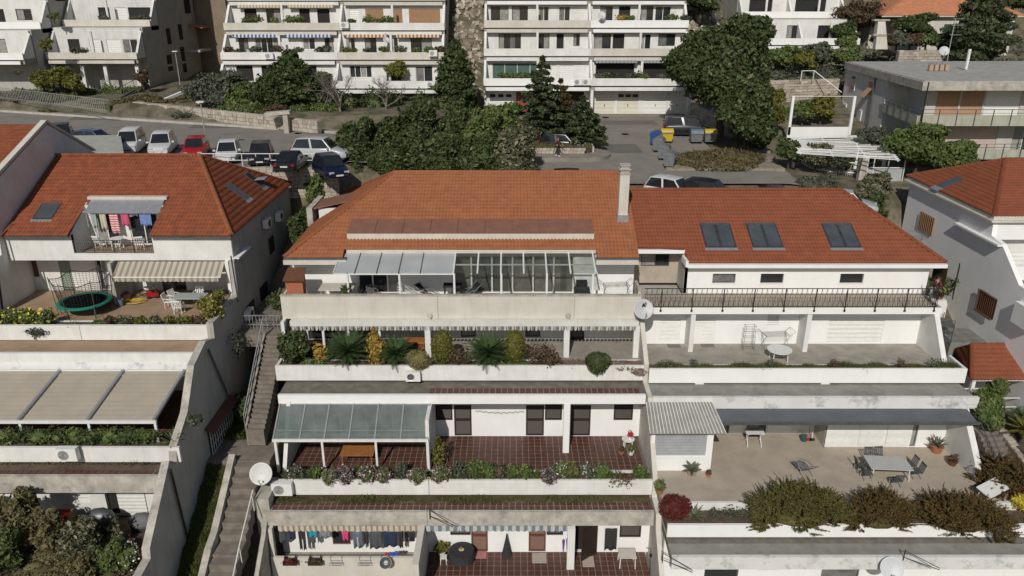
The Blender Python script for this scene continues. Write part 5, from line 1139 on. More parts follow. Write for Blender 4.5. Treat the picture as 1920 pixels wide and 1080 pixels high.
# side wall: rear solid part and recessed loggia near the front corner
def gl(f):return gxn+(gxf-gxn)*f, gy+(gyf-gy)*f
(a0, b0), (a1, b1), (a2, b2)=gl(0.0), gl(.40), gl(1.0)
MB().prism([(a1, b1, -14), (a2, b2, -14), (a2+3, b2, -14), (a1+3, b1, -14)], (0, 0, 6.3)).build('side_wall', GREYW, Gb)
MB().prism([(a0+2.2, b0+2, -14), (a1+2.2, b1, -14), (a1+4, b1, -14), (a0+4, b0+2, -14)], (0, 0, 6.3)).build('loggia_wall', GREYW, Gb)
nside=Vector((-(b2-b0), (a2-a0), 0)).normalized();uside=Vector((a2-a0, b2-b0, 0)).normalized()
def gside(name, m, f, zc, w_, h_, out=.04):
 c=Vector((*gl(f), zc))+nside*out*.5;return MB().obox(c, (w_, out, h_), Matrix((uside, -nside, Vector((0, 0, 1)))).transposed()).build(name, m, Gb)
for f_, zc, k in((.86, -8.9, 'w'), (.60, -8.9, 't'), (.94, -12.0, 'w'), (.70, -12.0, 'w')):
 o=gside('window', WHITE2, f_, zc, 1.3, 1.5, .06);c=Vector((*gl(f_), zc))+nside*.07;MB().obox(c, (1.1, .03, 1.3), Matrix((uside, -nside, Vector((0, 0, 1)))).transposed()).build('pane', GLASS if k=='w' and zc>-10 else(BLINDT if k=='t' else GREYW), o)
c=Vector((*gl(.60), -9.3))+nside*.45;MB().obox(c, (1.2, .04, 1.1), Matrix((uside, -nside, Vector((0, 0, 1)))).transposed()@Matrix.Rotation(R(-40), 3, 'X')).build('open_blind', BLINDT, Gb)
c=Vector((*gl(.55), 0));MB().path([c+nside*.1+Vector((0, 0, -7.6)), c+nside*.1+Vector((0, 0, -13.5))], .08, 6).build('downpipe', GREYM, Gb)
# front walls, two storeys
GW=mat('pale_block_render', (.52, .49, .45), (.46, .43, .4), 1, .9, streak=.3, scol=(.3, .28, .25))
yw=gy+1.7
for st, (zc, zf)in enumerate(((-7.7, -10.35), (-10.6, -13.3))):
 xs_=[(37.2, 39.2), (39.35, 41.3), (41.5, 44.6), (45.2, 47.0), (47.2, 49.4)]if st==0 else[(37.5, 43.2), (44.6, 47.6)]
 wall_y(MB(), gxn+1.2, 58, zf, zc, yw, .3, [(a, b, zf+.05, zc-.25)for a, b in xs_]).build('front_wall', GW, Gb)
 for k, (a, b)in enumerate(xs_):
  if st==0:roller(Gb, a, b, zf+.05 if k!=4 else zf+1.3, zc-.25, yw+.1, WPLASTIC if k==2 else BLINDT, pitch=.12)
  elif k==0:roller(Gb, a, b, zf+.05, zc-.25, yw+.1, BLINDP, pitch=.12)
  else:window(Gb, a, b, zf+.05, zc-.25, yw+.1, n=3, name='glazed_door')
 if st==0:window(Gb, 47.2, 49.4, zf+.05, zf+1.3, yw+.14, n=2)
# balcony slabs and railings
BG=mat('mossy_balcony_render', (.42, .42, .35), (.34, .35, .28), 1, .9, streak=.5, scol=(.2, .2, .14))
for k, (zt_, dz)in enumerate(((-10.35, .3), (-13.3, .25))):
 MB().prism([(gxn, gy, zt_-dz), (60, gy, zt_-dz), (60, gy+1.69, zt_-dz), (gxn+1.5, gy+1.69, zt_-dz), (a1+.3, b1, zt_-dz), (a1, b1, zt_-dz)], (0, 0, dz)).build('balcony_slab', BG, Gb)
 pg_('balcony_front', BG, gxn, 60, gy-.12, gy-.01, zt_-dz-.05, zt_+.55)
 MB().prism([(gxn, gy-.01, zt_-dz), (a1, b1, zt_-dz), (a1-.12, b1, zt_-dz), (gxn-.12, gy-.01, zt_-dz)], (0, 0, dz+.5)).build('balcony_front', BG, Gb)
 rr=MB()
 for dzz in(.75, 1.05):rr.bar((gxn, gy-.2, zt_+dzz), (60, gy-.2, zt_+dzz), .04, .04).bar((gxn-.15, gy, zt_+dzz), (a1-.15, b1, zt_+dzz), .04, .04)
 rl_=rr.build('balcony_rail', GREYM, Gb)
 for q in range(14):x=gxn+.1+q*1.55;MB().box(x-.03, x+.03, gy-.2, gy-.14, zt_-.3, zt_+1.05).build('rail_post', GREYM, Gb)
 for q in range(1, 5):f=q/5*.4;x, y=gl(f);MB().box(x-.2, x-.14, y-.03, y+.03, zt_-.3, zt_+1.05).build('rail_post', GREYM, Gb)
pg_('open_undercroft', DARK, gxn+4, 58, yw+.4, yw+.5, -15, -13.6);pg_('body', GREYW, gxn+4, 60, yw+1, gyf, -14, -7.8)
pg_('downpipe', BLACKM, 35.1, 35.2, gy-.35, gy-.25, -14, -7.0);pg_('downpipe', BLACKM, 44.8, 44.9, gy-.35, gy-.25, -14, -7.0)
# ================================================================ WALLS, STAIRS, FENCES
def gp(u, v, z=-12.4):return P(u, v, z=z)
p0, p1=gp(-60, 180), gp(250, 212);rubble('stone_wall', 'long low limestone wall along the pavement below the garden fence', (p0.x, p0.y, -12.3), (p1.x, p1.y, -12.3), 1.0, .5)
p2=gp(600, 252);rubble('stone_wall', 'limestone roadside wall between lamp post and the parked silver car', (p1.x+.2, p1.y, -12.3), (p2.x, p2.y, -12.3), 1.1, .5)
rubble('stone_wall', 'pale stone retaining wall under the railing in front of the parked cars', (-24, 58.15, -15.2), (-13.3, 58.15, -15.2), 2.7, .5, st=.45)
# railing of the car park
rp=thing('parking_railing', 'white tubular railing in front of the parked cars', 'railing', (-22, 60.4, -12.4))
a, b=gp(380, 296, -12.4), gp(592, 322, -12.6)
rx0, rx1=-25.0, -14.2
MB().tube((rx0, 58.45, -11.45), (rx1, 58.45, -11.45), .035).tube((rx0, 58.45, -11.95), (rx1, 58.45, -11.95), .03).build('rail', WMETAL, rp)
for k in range(11):x=rx0+(rx1-rx0)*k/10;MB().tube((x, 58.45, -12.6), (x, 58.45, -11.43), .035).build('post', WMETAL, rp)
# garden fence above the road, far left
fn=thing('garden_fence', 'pale metal bar fence above the stone wall at the far left', 'fence', (-52, 88, -11.4))
f0, f1=P(-40, 160, z=-10.0), P(197, 190, z=-10.2);n=74;fb_=MB();fr_=MB()
def fp(f, z):q=f0.lerp(f1, f);return Vector((q.x, q.y, z))
fr_.bar(fp(0, -10.0), fp(1, -10.0), .05, .05).bar(fp(0, -11.1), fp(1, -11.1), .05, .05);fr_.build('rail', ALU, fn)
for k in range(n):fb_.bar(fp(k/n, -11.3), fp(k/n, -10.0), .035, .035)
fb_.build('bars', ALU, fn, kind='stuff')
# garden terrace left: lawn, grey retaining walls
gt=MB();q0, q1, q2, q3=P(-60, 165, z=-11.3), P(205, 198, z=-11.3), P(345, 150, z=-11.0), P(-60, 110, z=-11.3)
MB().prism([(q0.x, q0.y, -12.6), (q1.x, q1.y, -12.6), (q2.x, q2.y, -12.6), (q2.x, 100, -12.6), (q0.x, 100, -12.6)], (0, 0, 1.25)).build('lawn_terrace', mat('rough_lawn', (.05, .065, .02), (.09, .09, .035), 2, .95, .5, 8), None, kind='structure')
gwA=thing('retaining_wall', 'grey retaining wall rising past the garden with a wire fence on top', 'wall', tuple(q1))
def ramp_wall(t, a, b, za0, za1, zb0, zb1, th, m):
 d=Vector((b[0]-a[0], b[1]-a[1], 0)).normalized();nn=Vector((d.y, -d.x, 0))*th
 A0, A1, B0, B1=Vector((a[0], a[1], za0)), Vector((a[0], a[1], za1)), Vector((b[0], b[1], zb0)), Vector((b[0], b[1], zb1))
 return MB().prism([A0, B0, B1, A1], nn).build('wall', m, t), (A1, B1)
aa, bb_=P(207, 205, z=-12), P(350, 148, z=-12)
ramp_wall(gwA, (aa.x, aa.y), (bb_.x, bb_.y), -13, -11.5, -13, -9.6, .35, GREYM if False else mat('dark_grey_concrete', (.1, .1, .1), (.07, .07, .07), 1, .9))
wf=MB();A1=Vector((aa.x, aa.y, -11.4));B1=Vector((bb_.x, bb_.y, -9.6))
wf.bar(A1+Vector((0, 0, 1.1)), B1+Vector((0, 0, 1.1)), .05, .05).bar(A1+Vector((0, 0, .02)), B1+Vector((0, 0, .02)), .3, .12)
for k in range(12):q=A1.lerp(B1, k/11);wf.bar(q, q+Vector((0, 0, 1.1)), .05, .05)
for k in range(60):q=A1.lerp(B1, k/59);wf.bar(q, q+Vector((0, 0, 1.1)), .008, .008)
wf.build('wire_fence', GREYM, gwA, kind='stuff')
ww=thing('white_wall', 'short white garden wall leaning back behind the road, above the agave bank', 'wall', (0, 0, 0));a, b=P(292, 205, z=-12), P(345, 188, z=-11.5)
MB().bar((a.x, a.y, -11.4), (b.x, b.y, -10.6), .3, .3).build('coping', WHITE2, ww);MB().prism([(a.x, a.y, -13), (b.x, b.y, -13), (b.x, b.y, -10.8), (a.x, a.y, -11.5)], (0, .25, 0)).build('wall', WHITE, ww)
# ruined gatepost by the road
gq=gp(535, 250);gpst=thing('gate_pillar', 'broken grey concrete gate pillar with rubble by the roadside wall', 'pillar', (gq.x, gq.y, -12.4));MB().box(gq.x-.1, gq.x+.35, gq.y, gq.y+.5, -12.5, -10.4).build('pillar', DIRTY, gpst);MB().slab((gq.x-1.8, gq.y-.1, -10.5), (gq.x+.6, gq.y-.1, -10.3), (gq.x+.6, gq.y+.9, -10.3), (gq.x-1.8, gq.y+.9, -10.5), .3).build('cap', DIRTY, gpst)
# ---- alley stairs between the left and middle houses
def flight(name, label, pts, wid, rise=.17, m=STEP):
 """stairs down along the polyline of (x, y, z)"""
 t=thing(name, label, 'stairs', tuple(pts[-1]));me=None
 for(a, b)in zip(pts, pts[1:]):
  a, b=Vector(a), Vector(b);n=max(1, int(abs(a.z-b.z)/rise));d=Vector((b.x-a.x, b.y-a.y, 0));L=d.length;d.normalize();sd_=Vector((d.y, -d.x, 0));tr=L/n
  M=Matrix((sd_, d, Vector((0, 0, 1)))).transposed()
  for k in range(n):
   c=a.lerp(b, (k+.5)/n);c.z=a.z+(b.z-a.z)*(k/n)-.5
   MB().obox(c, (wid, tr+.02, 1.0), M).obox(c+Vector((0, 0, .5))+d*(tr*.5-.04), (wid+.02, .12, .05), M).build('step', m, t)
 return t
flight('alley_stairs', 'long stone stairway climbing the alley beside the tiled terraces', [(-14.4, 42.6, -19.4), (-14.4, 39.3, -21.9), (-14.5, 37.6, -23.2)], .98)
lane=MB().box(-16.9, -13.8, 42.6, 50, -20.2, -19.4).build('alley_landing', STEP, None, kind='structure')
flight('alley_stairs', 'lower stone stairway running down past the grey mossy kerb wall', [(-14.5, 36.2, -24.2), (-14.5, 32.6, -26.6), (-14.5, 31.5, -26.75), (-14.5, 28.6, -28.7), (-14.5, 25, -31)], 1.35, rise=.33)
MB().box(-16.9, -13.4, 36.2, 38.2, -24.9, -24.15).box(-16.9, -15.1, 38.2, 42.6, -24.9, -24.15).build('alley_landing', STEP, None, kind='structure')
kw=thing('kerb_wall', 'mossy grey stone kerb wall on the left of the lower alley stairs', 'wall', (-15.5, 31, -28));MB().side(-15.6, -15.25, [(36.2, -25.2), (36.2, -23.7), (32.6, -26.0), (31.6, -26.3), (25, -30.4), (25, -32)]).build('wall', DIRTY, kw)
kw2=thing('stair_wall', 'rough wall beside the upper alley stairs', 'wall', (-15.1, 40, -23));MB().side(-15.12, -15.0, [(42.6, -24.5), (42.6, -19.3), (37.8, -22.9), (37.8, -24.5)]).build('wall', MORTAR, kw2)
mbr=thing('stair_railing', 'pale metal handrail following the upper alley stairs', 'railing', (-15.1, 40, -22));r_=MB()
for dz_ in(.9, .5):r_.tube((-15.05, 44.5, -18.7+dz_-.4), (-15.05, 42.6, -19.2+dz_), .03).tube((-15.05, 42.6, -19.2+dz_), (-15.05, 37.6, -23.0+dz_), .03)
r_.build('handrail', ALU, mbr)
for k in range(9):y=42.6-k*.62;z=-19.3-k*.47;MB().tube((-15.05, y, z), (-15.05, y, z+1.0), .025).build('post', ALU, mbr)
mbr2=thing('stair_railing', 'thin pale handrail down the lower alley stairs', 'railing', (-13.75, 30, -27));MB().path([(-13.75, 34.2, -24.6), (-13.75, 31.5, -26.0), (-13.75, 27.5, -28.6)], .03).build('handrail', WMETAL, mbr2)
for y, z in((34.0, -24.7), (31.5, -26.0), (28.5, -28)):MB().tube((-13.75, y, z-1.1), (-13.75, y, z), .025).build('post', WMETAL, mbr2)
pls=thing('stair_parapet', 'grey stone block by the satellite dish at the foot of the terraces', 'wall', (-13.3, 35, -26));MB().box(-13.75, -13.0, 34.2, 36.2, -27.5, -25.2).side(-13.4, -13.15, [(34.2, -27.5), (34.2, -26.2), (33.5, -27), (31, -28.8), (28, -31), (28, -33), (34, -33)]).build('wall', DIRTY, pls)
bank=blades('grass', -16.85, -15.65, 25.5, 36.1, lambda x, y:-24.35-(36.2-y)*.567, 16000, .55, LF['grass'], wd=.04)
MB().side(-16.9, -15.6, [(36.2, -26), (36.2, -24.35), (25, -30.7), (25, -32)]).build('bank_soil', SOIL, None, kind='structure')
# alley rails across
br=thing('gate_railing', 'small white railing closing the alley by the planted corner', 'railing', (-15.5, 43.4, -19.4));g_=MB().box(-16.6, -14.3, 43.4, 43.44, -18.5, -18.45).box(-16.6, -14.3, 43.4, 43.44, -19.1, -19.05)
for k in range(12):x=-16.6+k*.21;g_.box(x, x+.03, 43.4, 43.43, -19.35, -18.5)
g_.build('bars', ALU, br)
# ---- right side: driveway edge, stairs, pergola garden
flight('garden_stairs', 'pale concrete steps rising between the big dark tree and the curved white fence', [(23.6, 79, -11.6), (22.9, 73, -13.2), (22.6, 66.5, -14.0)], 1.6)
rb0, rb1, rb2=P(1468, 292, z=-14.9), P(1500, 318, z=-14.9), P(1608, 338, z=-14.9)
rubble('stone_wall', 'curved rubble edging below the white garden fence beside the steps', rb0, rb1, .7, .4)
rubble('stone_wall', 'low rubble wall under the curved white garden fence', rb1, rb2, .7, .5)
fp_=[P(u_, v_, z=-14.3)for u_, v_ in((1452, 262), (1470, 285), (1490, 305), (1520, 318), (1560, 325), (1602, 328))]
cfn=thing('garden_fence', 'curved white railing around the pergola garden', 'fence', tuple(fp_[0]));pts=[(q.x, q.y)for q in fp_]
r_=MB();
for z in(-13.3, -14.15):r_.path([(x, y, z)for x, y in pts], .045)
r_.build('rail', WMETAL, cfn)
bars=MB()
for(xa, ya), (xb2, yb2)in zip(pts, pts[1:]):
 n=int(math.hypot(xb2-xa, yb2-ya)/.17)
 for k in range(n):f=k/n;x, y=xa+(xb2-xa)*f, ya+(yb2-ya)*f;bars.tube((x, y, -14.4), (x, y, -13.3), .018, 4)
bars.build('bars', WMETAL, cfn, kind='stuff')
# white pergola: frame, slats above the garden
pe=thing('white_pergola', 'old white garden pergola with many thin crooked slats, left of the grey block', 'pergola', (29, 70, -12.4))
a, b=P(1478, 232, y=73.5), P(1592, 232, y=73.5)
MB().box(a.x, b.x, 73.4, 73.6, P(960, 258, y=73.5).z, P(960, 238, y=73.5).z).build('lintel_wall', WHITE2, pe)
zt_=P(960, 178, y=74.5).z
for u_ in(1481, 1595):q=P(u_, 231, y=73.5);MB().box(q.x-.12, q.x+.12, 73.4, 73.65, -12.6, zt_).build('post', WHITE2, pe)
MB().bar((a.x, 73.5, zt_), (b.x, 73.5, zt_), .05, .05).build('top_rail', WMETAL, pe)
zr0, zr1=-10.6, -10.6
L0, L1=P(1478, 250, z=zr0), P(1600, 250, z=zr0);R0_, R1_=P(1600, 318, z=-11.6), P(1688, 300, z=-11.2)
far0, far1, near0, near1=P(1480, 258, z=-12.1), P(1648, 252, z=-12.1), P(1498, 287, z=-12.2), P(1688, 300, z=-12.2)
ns=19
for k in range(ns):
 f=k/(ns-1);s0=far0.lerp(near0, f);s1=far1.lerp(near1, f);s0.x+=.2*math.sin(k);m1=s0.lerp(s1, .35)+Vector((0, rng.uniform(-.08, .08), rng.uniform(-.04, .04)));m2=s0.lerp(s1, .7)+Vector((0, rng.uniform(-.1, .1), rng.uniform(-.05, .05)))
 col=MB()
 for c, d in((s0, m1), (m1, m2), (m2, s1)):col.bar(c, d, .075, .05)
 col.build('slat', WHITE2, pe)
for f in(0.02, .35, .68, .98):
 MB().bar(far0.lerp(far1, f)-Vector((0, 0, .08)), near0.lerp(near1, f)-Vector((0, 0, .08)), .1, .1).build('beam', WHITE2, pe)
 q=far0.lerp(near0, .5).lerp(far1.lerp(near1, .5), f);MB().box(q.x-.1, q.x+.1, q.y-.1, q.y+.1, -14.6, q.z-.1).build('post', WHITE2, pe)
gtp=thing('garden_gate', 'white framed garden gate bay with stone pier at the corner of the pergola', 'gate', (30, 62.6, -14.4));ga=MB().box(28.6, 29.15, 62.4, 62.9, -14.8, -12.2).build('pier', KERB, gtp)
f=MB().box(29.2, 32.3, 62.5, 62.56, -12.35, -12.25).box(29.2, 32.3, 62.5, 62.56, -13.45, -13.37)
for x in(29.2, 29.7, 30.9, 32.24):f.box(x, x+.06, 62.49, 62.57, -14.6, -12.25)
f.build('frame', WMETAL, gtp);pbox('screen', FROST, gtp, 29.25, 32.2, 62.6, 62.62, -14.6, -13.45)
# terraced stone walls up the slope right of the big tree
rubble('stone_wall', 'dry stone terrace wall with patio behind the white pergola', (26.5, 86, -11.4), (36.5, 88.6, -11.4), 2.4, .6, st=.6)
rubble('stone_wall', 'pale stone wall below the shrubs of the orange-roofed house', (44.3, 92, -8.6), (55.6, 92.5, -8.6), 2.4, .6, st=.6)
hr_=thing('patio_handrail', 'white handrail of the steps by the dry stone terrace wall', 'railing', (33, 87, -9));MB().path([(31.6, 86.6, -9.0), (31.6, 86.6, -7.9), (33, 86.8, -7.9), (35.6, 85, -10.0)], .05).path([(33, 86.8, -9.0), (33, 86.8, -7.9)], .04).build('handrail', WMETAL, hr_)
rubble('stone_wall', 'rough stone edging of the driveway below the block with garages', (19.8, 86.5, -12.8), (21.5, 76, -13.2), 1.4, .5)
# kerbed island with curved pavement and low wall under the cedar
isl=MB();c0=(4.4, 70.2);ang=[R(a)for a in range(-100, 91, 10)]
ip=[(-7, 66.8)]+[(6.6+2.3*math.cos(a), 69.1+2.3*math.sin(a))for a in ang]+[(-7, 71.4)]
isl.prism([(x, y, -13.9)for x, y in ip], (0, 0, .45)).build('island_pavement', PAVE, None, kind='structure')
iw=thing('planter_wall', 'low limestone wall round the grass bed under the cedar trees', 'wall', (4, 69.6, -13.4))
MB().prism([(-5.5, 68.6, -13.5), (6.2, 68.6, -13.5), (7.3, 69.4, -13.5), (7.3, 72.5, -13.5), (-5.5, 72.5, -13.5)], (0, 0, .55)).build('bed', SOIL, iw);
sb=MB()
for k in range(34):
 for r_ in range(2):x=-5.4+k*.35;sb.obox((x+.17+(r_%2)*.1, 68.55, -13.3+r_*.26), (.32, .14, .23), Matrix.Rotation(rng.uniform(-.05, .05), 3, 'Y'))
for k in range(9):sb.obox((7.35, 69.5+k*.34, -13.2), (.14, .3, .5))
sb.build('stones', STONE, iw, kind='stuff')
blades('grass', -5.4, 7.2, 68.7, 71.5, -12.95, 5000, .22, LF['grass'], wd=.035)
ORD=['first', 'second', 'third', 'fourth', 'fifth', 'sixth', 'seventh', 'eighth', 'ninth', 'tenth', 'eleventh', 'twelfth', 'thirteenth', 'fourteenth', 'fifteenth']
# ================================================================ VEHICLES
def paint(n, c):return mat(n, c, tuple(k*.9 for k in c), .5, .28, spec=.6)
PW, PRED, PBLK, PBLU, PSIL, PNAVY=paint('white_car_paint', (.6, .6, .6)), paint('red_car_paint', (.35, .01, .015)), paint('black_car_paint', (.012, .012, .014)), paint('blue_car_paint', (.006, .009, .03)), paint('silver_car_paint', (.42, .44, .44)), paint('navy_car_paint', (.02, .05, .13))
CGL=mat('car_glass', (.012, .014, .016), (.02, .022, .025), 1, .05, spec=.7)
LAMP=mat('headlight_glass', (.45, .46, .47), (.35, .36, .37), 4, .15)
TAILR=mat('tail_light_red', (.4, .01, .01), (.3, .01, .01), 4, .25)
PLATE=mat('number_plate', (.6, .6, .58), (.55, .55, .53), 4, .5)
def car(label, x, y, z, head, L, W, Hh, kind, m, group=None, name='parked_car'):
 """head: direction the nose points, radians from +x"""
 t=local(name, label, 'van' if kind=='van' else 'car', (x, y, z), group, rz=head)
 g=.2;hl, hw=L/2, W/2;belt=Hh*.56
 if kind=='van':hood, wsb, wst, rst, rsb=hl, hl-.75, hl-1.45, -hl+.25, -hl+.08
 elif kind=='suv':hood, wsb, wst, rst, rsb=hl, hl-1.15, hl-1.85, -hl+.55, -hl+.15
 elif kind=='coupe':hood, wsb, wst, rst, rsb=hl, hl-1.35, hl-2.1, -hl+1.6, -hl+.6
 else:hood, wsb, wst, rst, rsb=hl, hl-1.05, hl-1.75, -hl+.6, -hl+.2
 hz=belt*.93 if kind!='van' else belt
 st=[(-hl, g+.12, belt*.78, .86), (-hl+.12, g, belt*.97, .95), (-hl+.5, g, belt, 1.0), (-.2, g, belt, 1.0), (wsb, g, belt, 1.0), (wsb+(hl-wsb)*.5, g, hz*.94, .98), (hl-.18, g, hz*.84, .9), (hl, g+.1, hz*.62, .78)]
 def sec(xx, z0, z1, f):
  w2=hw*f;zm=z0+(z1-z0)*.55;return[(xx, -w2*.9, z0), (xx, -w2, z0+.12), (xx, -w2, zm), (xx, -w2*.95, z1-.05), (xx, -w2*.82, z1), (xx, w2*.82, z1), (xx, w2*.95, z1-.05), (xx, w2, zm), (xx, w2, z0+.12), (xx, w2*.9, z0)]
 b=MB();n=10
 for s_ in st:b.v+=sec(*s_)
 for k in range(len(st)-1):
  for j in range(n):a=k*n+j;c=k*n+(j+1)%n;b.f.append((a, c, c+n, a+n))
 b.f.append(tuple(range(n)));b.f.append(tuple(range((len(st)-1)*n, len(st)*n))[::-1])
 tw, bw_=hw*.72, hw*.9;i=len(b.v);rz=Hh
 b.v+=[(rsb, -bw_, belt-.03), (rsb, bw_, belt-.03), (rst, tw, rz-.06), (rst, -tw, rz-.06), (wsb, -bw_, belt-.03), (wsb, bw_, belt-.03), (wst, tw, rz-.04), (wst, -tw, rz-.04), ((rst+wst)/2, -tw, rz), ((rst+wst)/2, tw, rz)]
 q=lambda*a:b.f.append(tuple(i+k for k in a))
 q(0, 1, 2, 3);q(4, 7, 6, 5);q(3, 2, 9, 8);q(8, 9, 6, 7);q(0, 3, 8, 7, 4);q(1, 5, 6, 9, 2)
 body=b.build('body', m, t, base=(0, 0, 0));
 mod=body.modifiers.new('soft', 'BEVEL');mod.width=.05;mod.segments=2;mod.limit_method='ANGLE';mod.angle_limit=R(25)
 body.data.polygons.foreach_set('use_smooth', [True]*len(body.data.polygons))
 V=[Vector(p)for p in b.v[i:]]
 def pane(a, b_, c, d, m_, ins=.1, nm='window'):
  cen=(a+b_+c+d)/4;nn=(b_-a).cross(d-a).normalized()
  if nn.dot(cen-Vector((0, 0, belt*.8)))<0:nn=-nn
  pts=[p.lerp(cen, ins)+nn*.012 for p in(a, b_, c, d)]
  MB().poly(pts).build(nm, m_, t, base=(0, 0, 0))
 pane(V[4], V[5], V[6], V[7], CGL, .1, 'windscreen');pane(V[0], V[1], V[2], V[3], CGL, .14, 'rear_window')
 for s_ in(0, 1):
  lo0, up0, mid, up1, lo1=(V[0], V[3], V[8], V[7], V[4])if s_==0 else(V[1], V[2], V[9], V[6], V[5])
  ml=(lo0+lo1)/2;ml=lo0.lerp(lo1, .5)
  pane(ml, lo1, up1, mid, CGL, .12, 'side_window')
  pane(lo0, ml, mid, up0, CGL if kind!='van' or True else m, .12, 'side_window')
 wr=.33 if kind!='suv' else.37
 for sx in(-hl+.8, hl-.85):
  for sy in(-1, 1):
   wmb=MB().lathe((sx, sy*(hw-.17), wr), [(wr*.62, -.1*sy), (wr, -.1*sy), (wr, .12*sy), (wr*.62, .12*sy)], 18, (0, 1, 0));wh=wmb.build('tyre', RUBBER, t, base=(0, 0, 0))
   MB().lathe((sx, sy*(hw-.17), wr), [(.0001, .105*sy), (wr*.62, .09*sy)], 12, (0, 1, 0)).build('rim', ALU, wh, base=(0, 0, 0))
 for sy in(-1, 1):
  MB().obox((hl-.13, sy*hw*.62, hz*.72), (.16, .34, .15)).build('headlight', LAMP, t, base=(0, 0, 0))
  MB().obox((-hl+.07, sy*hw*.72, belt*.85), (.14, .2, .3 if kind!='coupe' else.14)).build('tail_light', TAILR, t, base=(0, 0, 0))
  MB().obox((wsb-.25, sy*(hw+.08), belt+.06), (.12, .2, .13)).build('mirror', m, t, base=(0, 0, 0))
 MB().box(hl-.06, hl+.012, -hw*.42, hw*.42, g+.2, hz*.5).build('grille', BLACKM, t, base=(0, 0, 0));MB().box(hl+.0, hl+.03, -.26, .26, g+.12, g+.23).build('number_plate', PLATE, t, base=(0, 0, 0));MB().box(-hl-.03, -hl+.01, -.26, .26, g+.32, g+.43).build('number_plate', PLATE, t, base=(0, 0, 0))
 MB().box(-hl+.1, hl-.1, -hw*.97, hw*.97, g-.02, g+.1).build('sill', RUBBER, t, base=(0, 0, 0))
 return t
PG='cars parked in a row above the red roof'
dn=R(-77)
def cp_(u, v, z=-12.38):return P(u, v, z=z)
def pk(label, u, v, kind, m, L=4.0, W=1.75, Hh=1.5, head=dn, z=None, group=PG):
 q=P(u, v, z=-12.38 if z is None else z);hgt=(z if z is not None else-12.38)
 q=P(u, v, z=hgt+Hh);return car(label, q.x, q.y, hgt, head, L, W, Hh, kind, m, group)
pk('black car partly hidden behind the white gable, at the left end of the row', 112, 232, 'hatch', PBLK, head=R(-65))
pk('dark blue car seen side on behind the pale shed roof', 176, 243, 'hatch', PNAVY, head=R(-5))
pk('white van parked beside the pale shed roof', 241, 242, 'van', PW, 4.3, 1.8, 1.85)
pk('white people carrier between the white van and the red car', 301, 248, 'suv', PW, 4.3, 1.8, 1.65)
pk('bright red hatchback in the row of parked cars', 364, 257, 'hatch', PRED, 4.0, 1.75, 1.52)
pk('white hatchback just right of the red car', 425, 264, 'hatch', PW, 4.0, 1.72, 1.5)
pk('black hatchback right of the white hatchback, nose to the railing', 487, 267, 'hatch', PBLK, 4.2, 1.78, 1.5)
pk('black low car with its boot towards the railing', 545, 281, 'coupe', PBLK, 4.4, 1.78, 1.4, head=R(90))
pk('silver estate car standing side on with its door open, by the gate pillar', 600, 257, 'suv', PSIL, 4.6, 1.85, 1.75, head=R(-8), group=None)
pk('dark blue car half hidden by the hedge, right of the parked row', 618, 290, 'hatch', PBLU, 4.1, 1.75, 1.5, head=R(-60), group=None)
def gk(label, u, v, kind, m, L, W, Hh, head):
 q=P(u, v, y=62.0)
 for _ in range(8):q=P(u, v, z=G(q.x, q.y)+Hh)
 return car(label, q.x, q.y, G(q.x, q.y)+.02, head, L, W, Hh, kind, m)
gk('white off-road car parked askew behind the dark red roof', 1265, 333, 'suv', PW, 4.4, 1.85, 1.7, R(-40))
gk('black off-road car parked askew next to the white one', 1333, 338, 'suv', PBLK, 4.5, 1.85, 1.65, R(-35))
gk('black van standing side on in the tree shade behind the yellow bins', 1290, 218, 'van', PBLK, 4.7, 1.85, 1.85, R(-8))
gk('black car of which only the roof shows behind the ridge near the chimney', 1077, 318, 'hatch', PBLK, 4.2, 1.78, 1.48, R(0))
gk('dark car under the cedar trees', 1055, 250, 'hatch', PBLK, 4.3, 1.8, 1.5, R(-15))
gk('dark car half hidden by shrubs behind the right end of the red roof', 1462, 349, 'hatch', PBLK, 4.2, 1.78, 1.48, R(0))
gk('silver car hidden by the shrub beside the right house', 1590, 358, 'hatch', PSIL, 4.2, 1.78, 1.48, R(-20))
# pale shed roof beside the cars
sh_=thing('shed', 'low shed with a flat pale sheet roof beside the white van', 'shed', (-33, 59, -12.4));a, b=P(150, 272, z=-11.1), P(228, 282, z=-11.1)
a, b, c, d=P(128, 254, z=-10.9), P(226, 253, z=-10.9), P(232, 287, z=-11.2), P(172, 287, z=-11.2)
MB().slab(d, c, b, a, .08).build('roof', mat('pale_sheet_roof', (.4, .4, .36), (.33, .33, .3), 1, .8, blotch=.3), sh_);MB().box(a.x+.6, b.x-.1, c.y+.2, b.y-.2, -13, -11.3).build('wall', CREAM, sh_)
MB().bar(a.lerp(d, .45)+Vector((0, 0, .05)), b.lerp(c, .45)+Vector((0, 0, .05)), .06, .06).build('ridge_strip', ALU, sh_)
# street lamp
def lamp(label, u, vb, vt, y, z0):
 q=P(u, vb, y=y);tp=P(u, vt, y=y);t=thing('street_lamp', label, 'street lamp', (q.x, y, z0));MB().tube((q.x, y, z0), (q.x, y, tp.z), .08, 8, .05).build('pole', ALU, t);MB().box(q.x-.3, q.x+.3, y-.22, y+.22, tp.z, tp.z+.1).build('lamp_head', WMETAL, t);return t
lamp('thin street lamp rising among the parked cars', 386, 262, 192, 64.5, -12.4);lamp('street lamp in front of the shaded side wall, top left', 335, 140, 97, 97, -11.2)
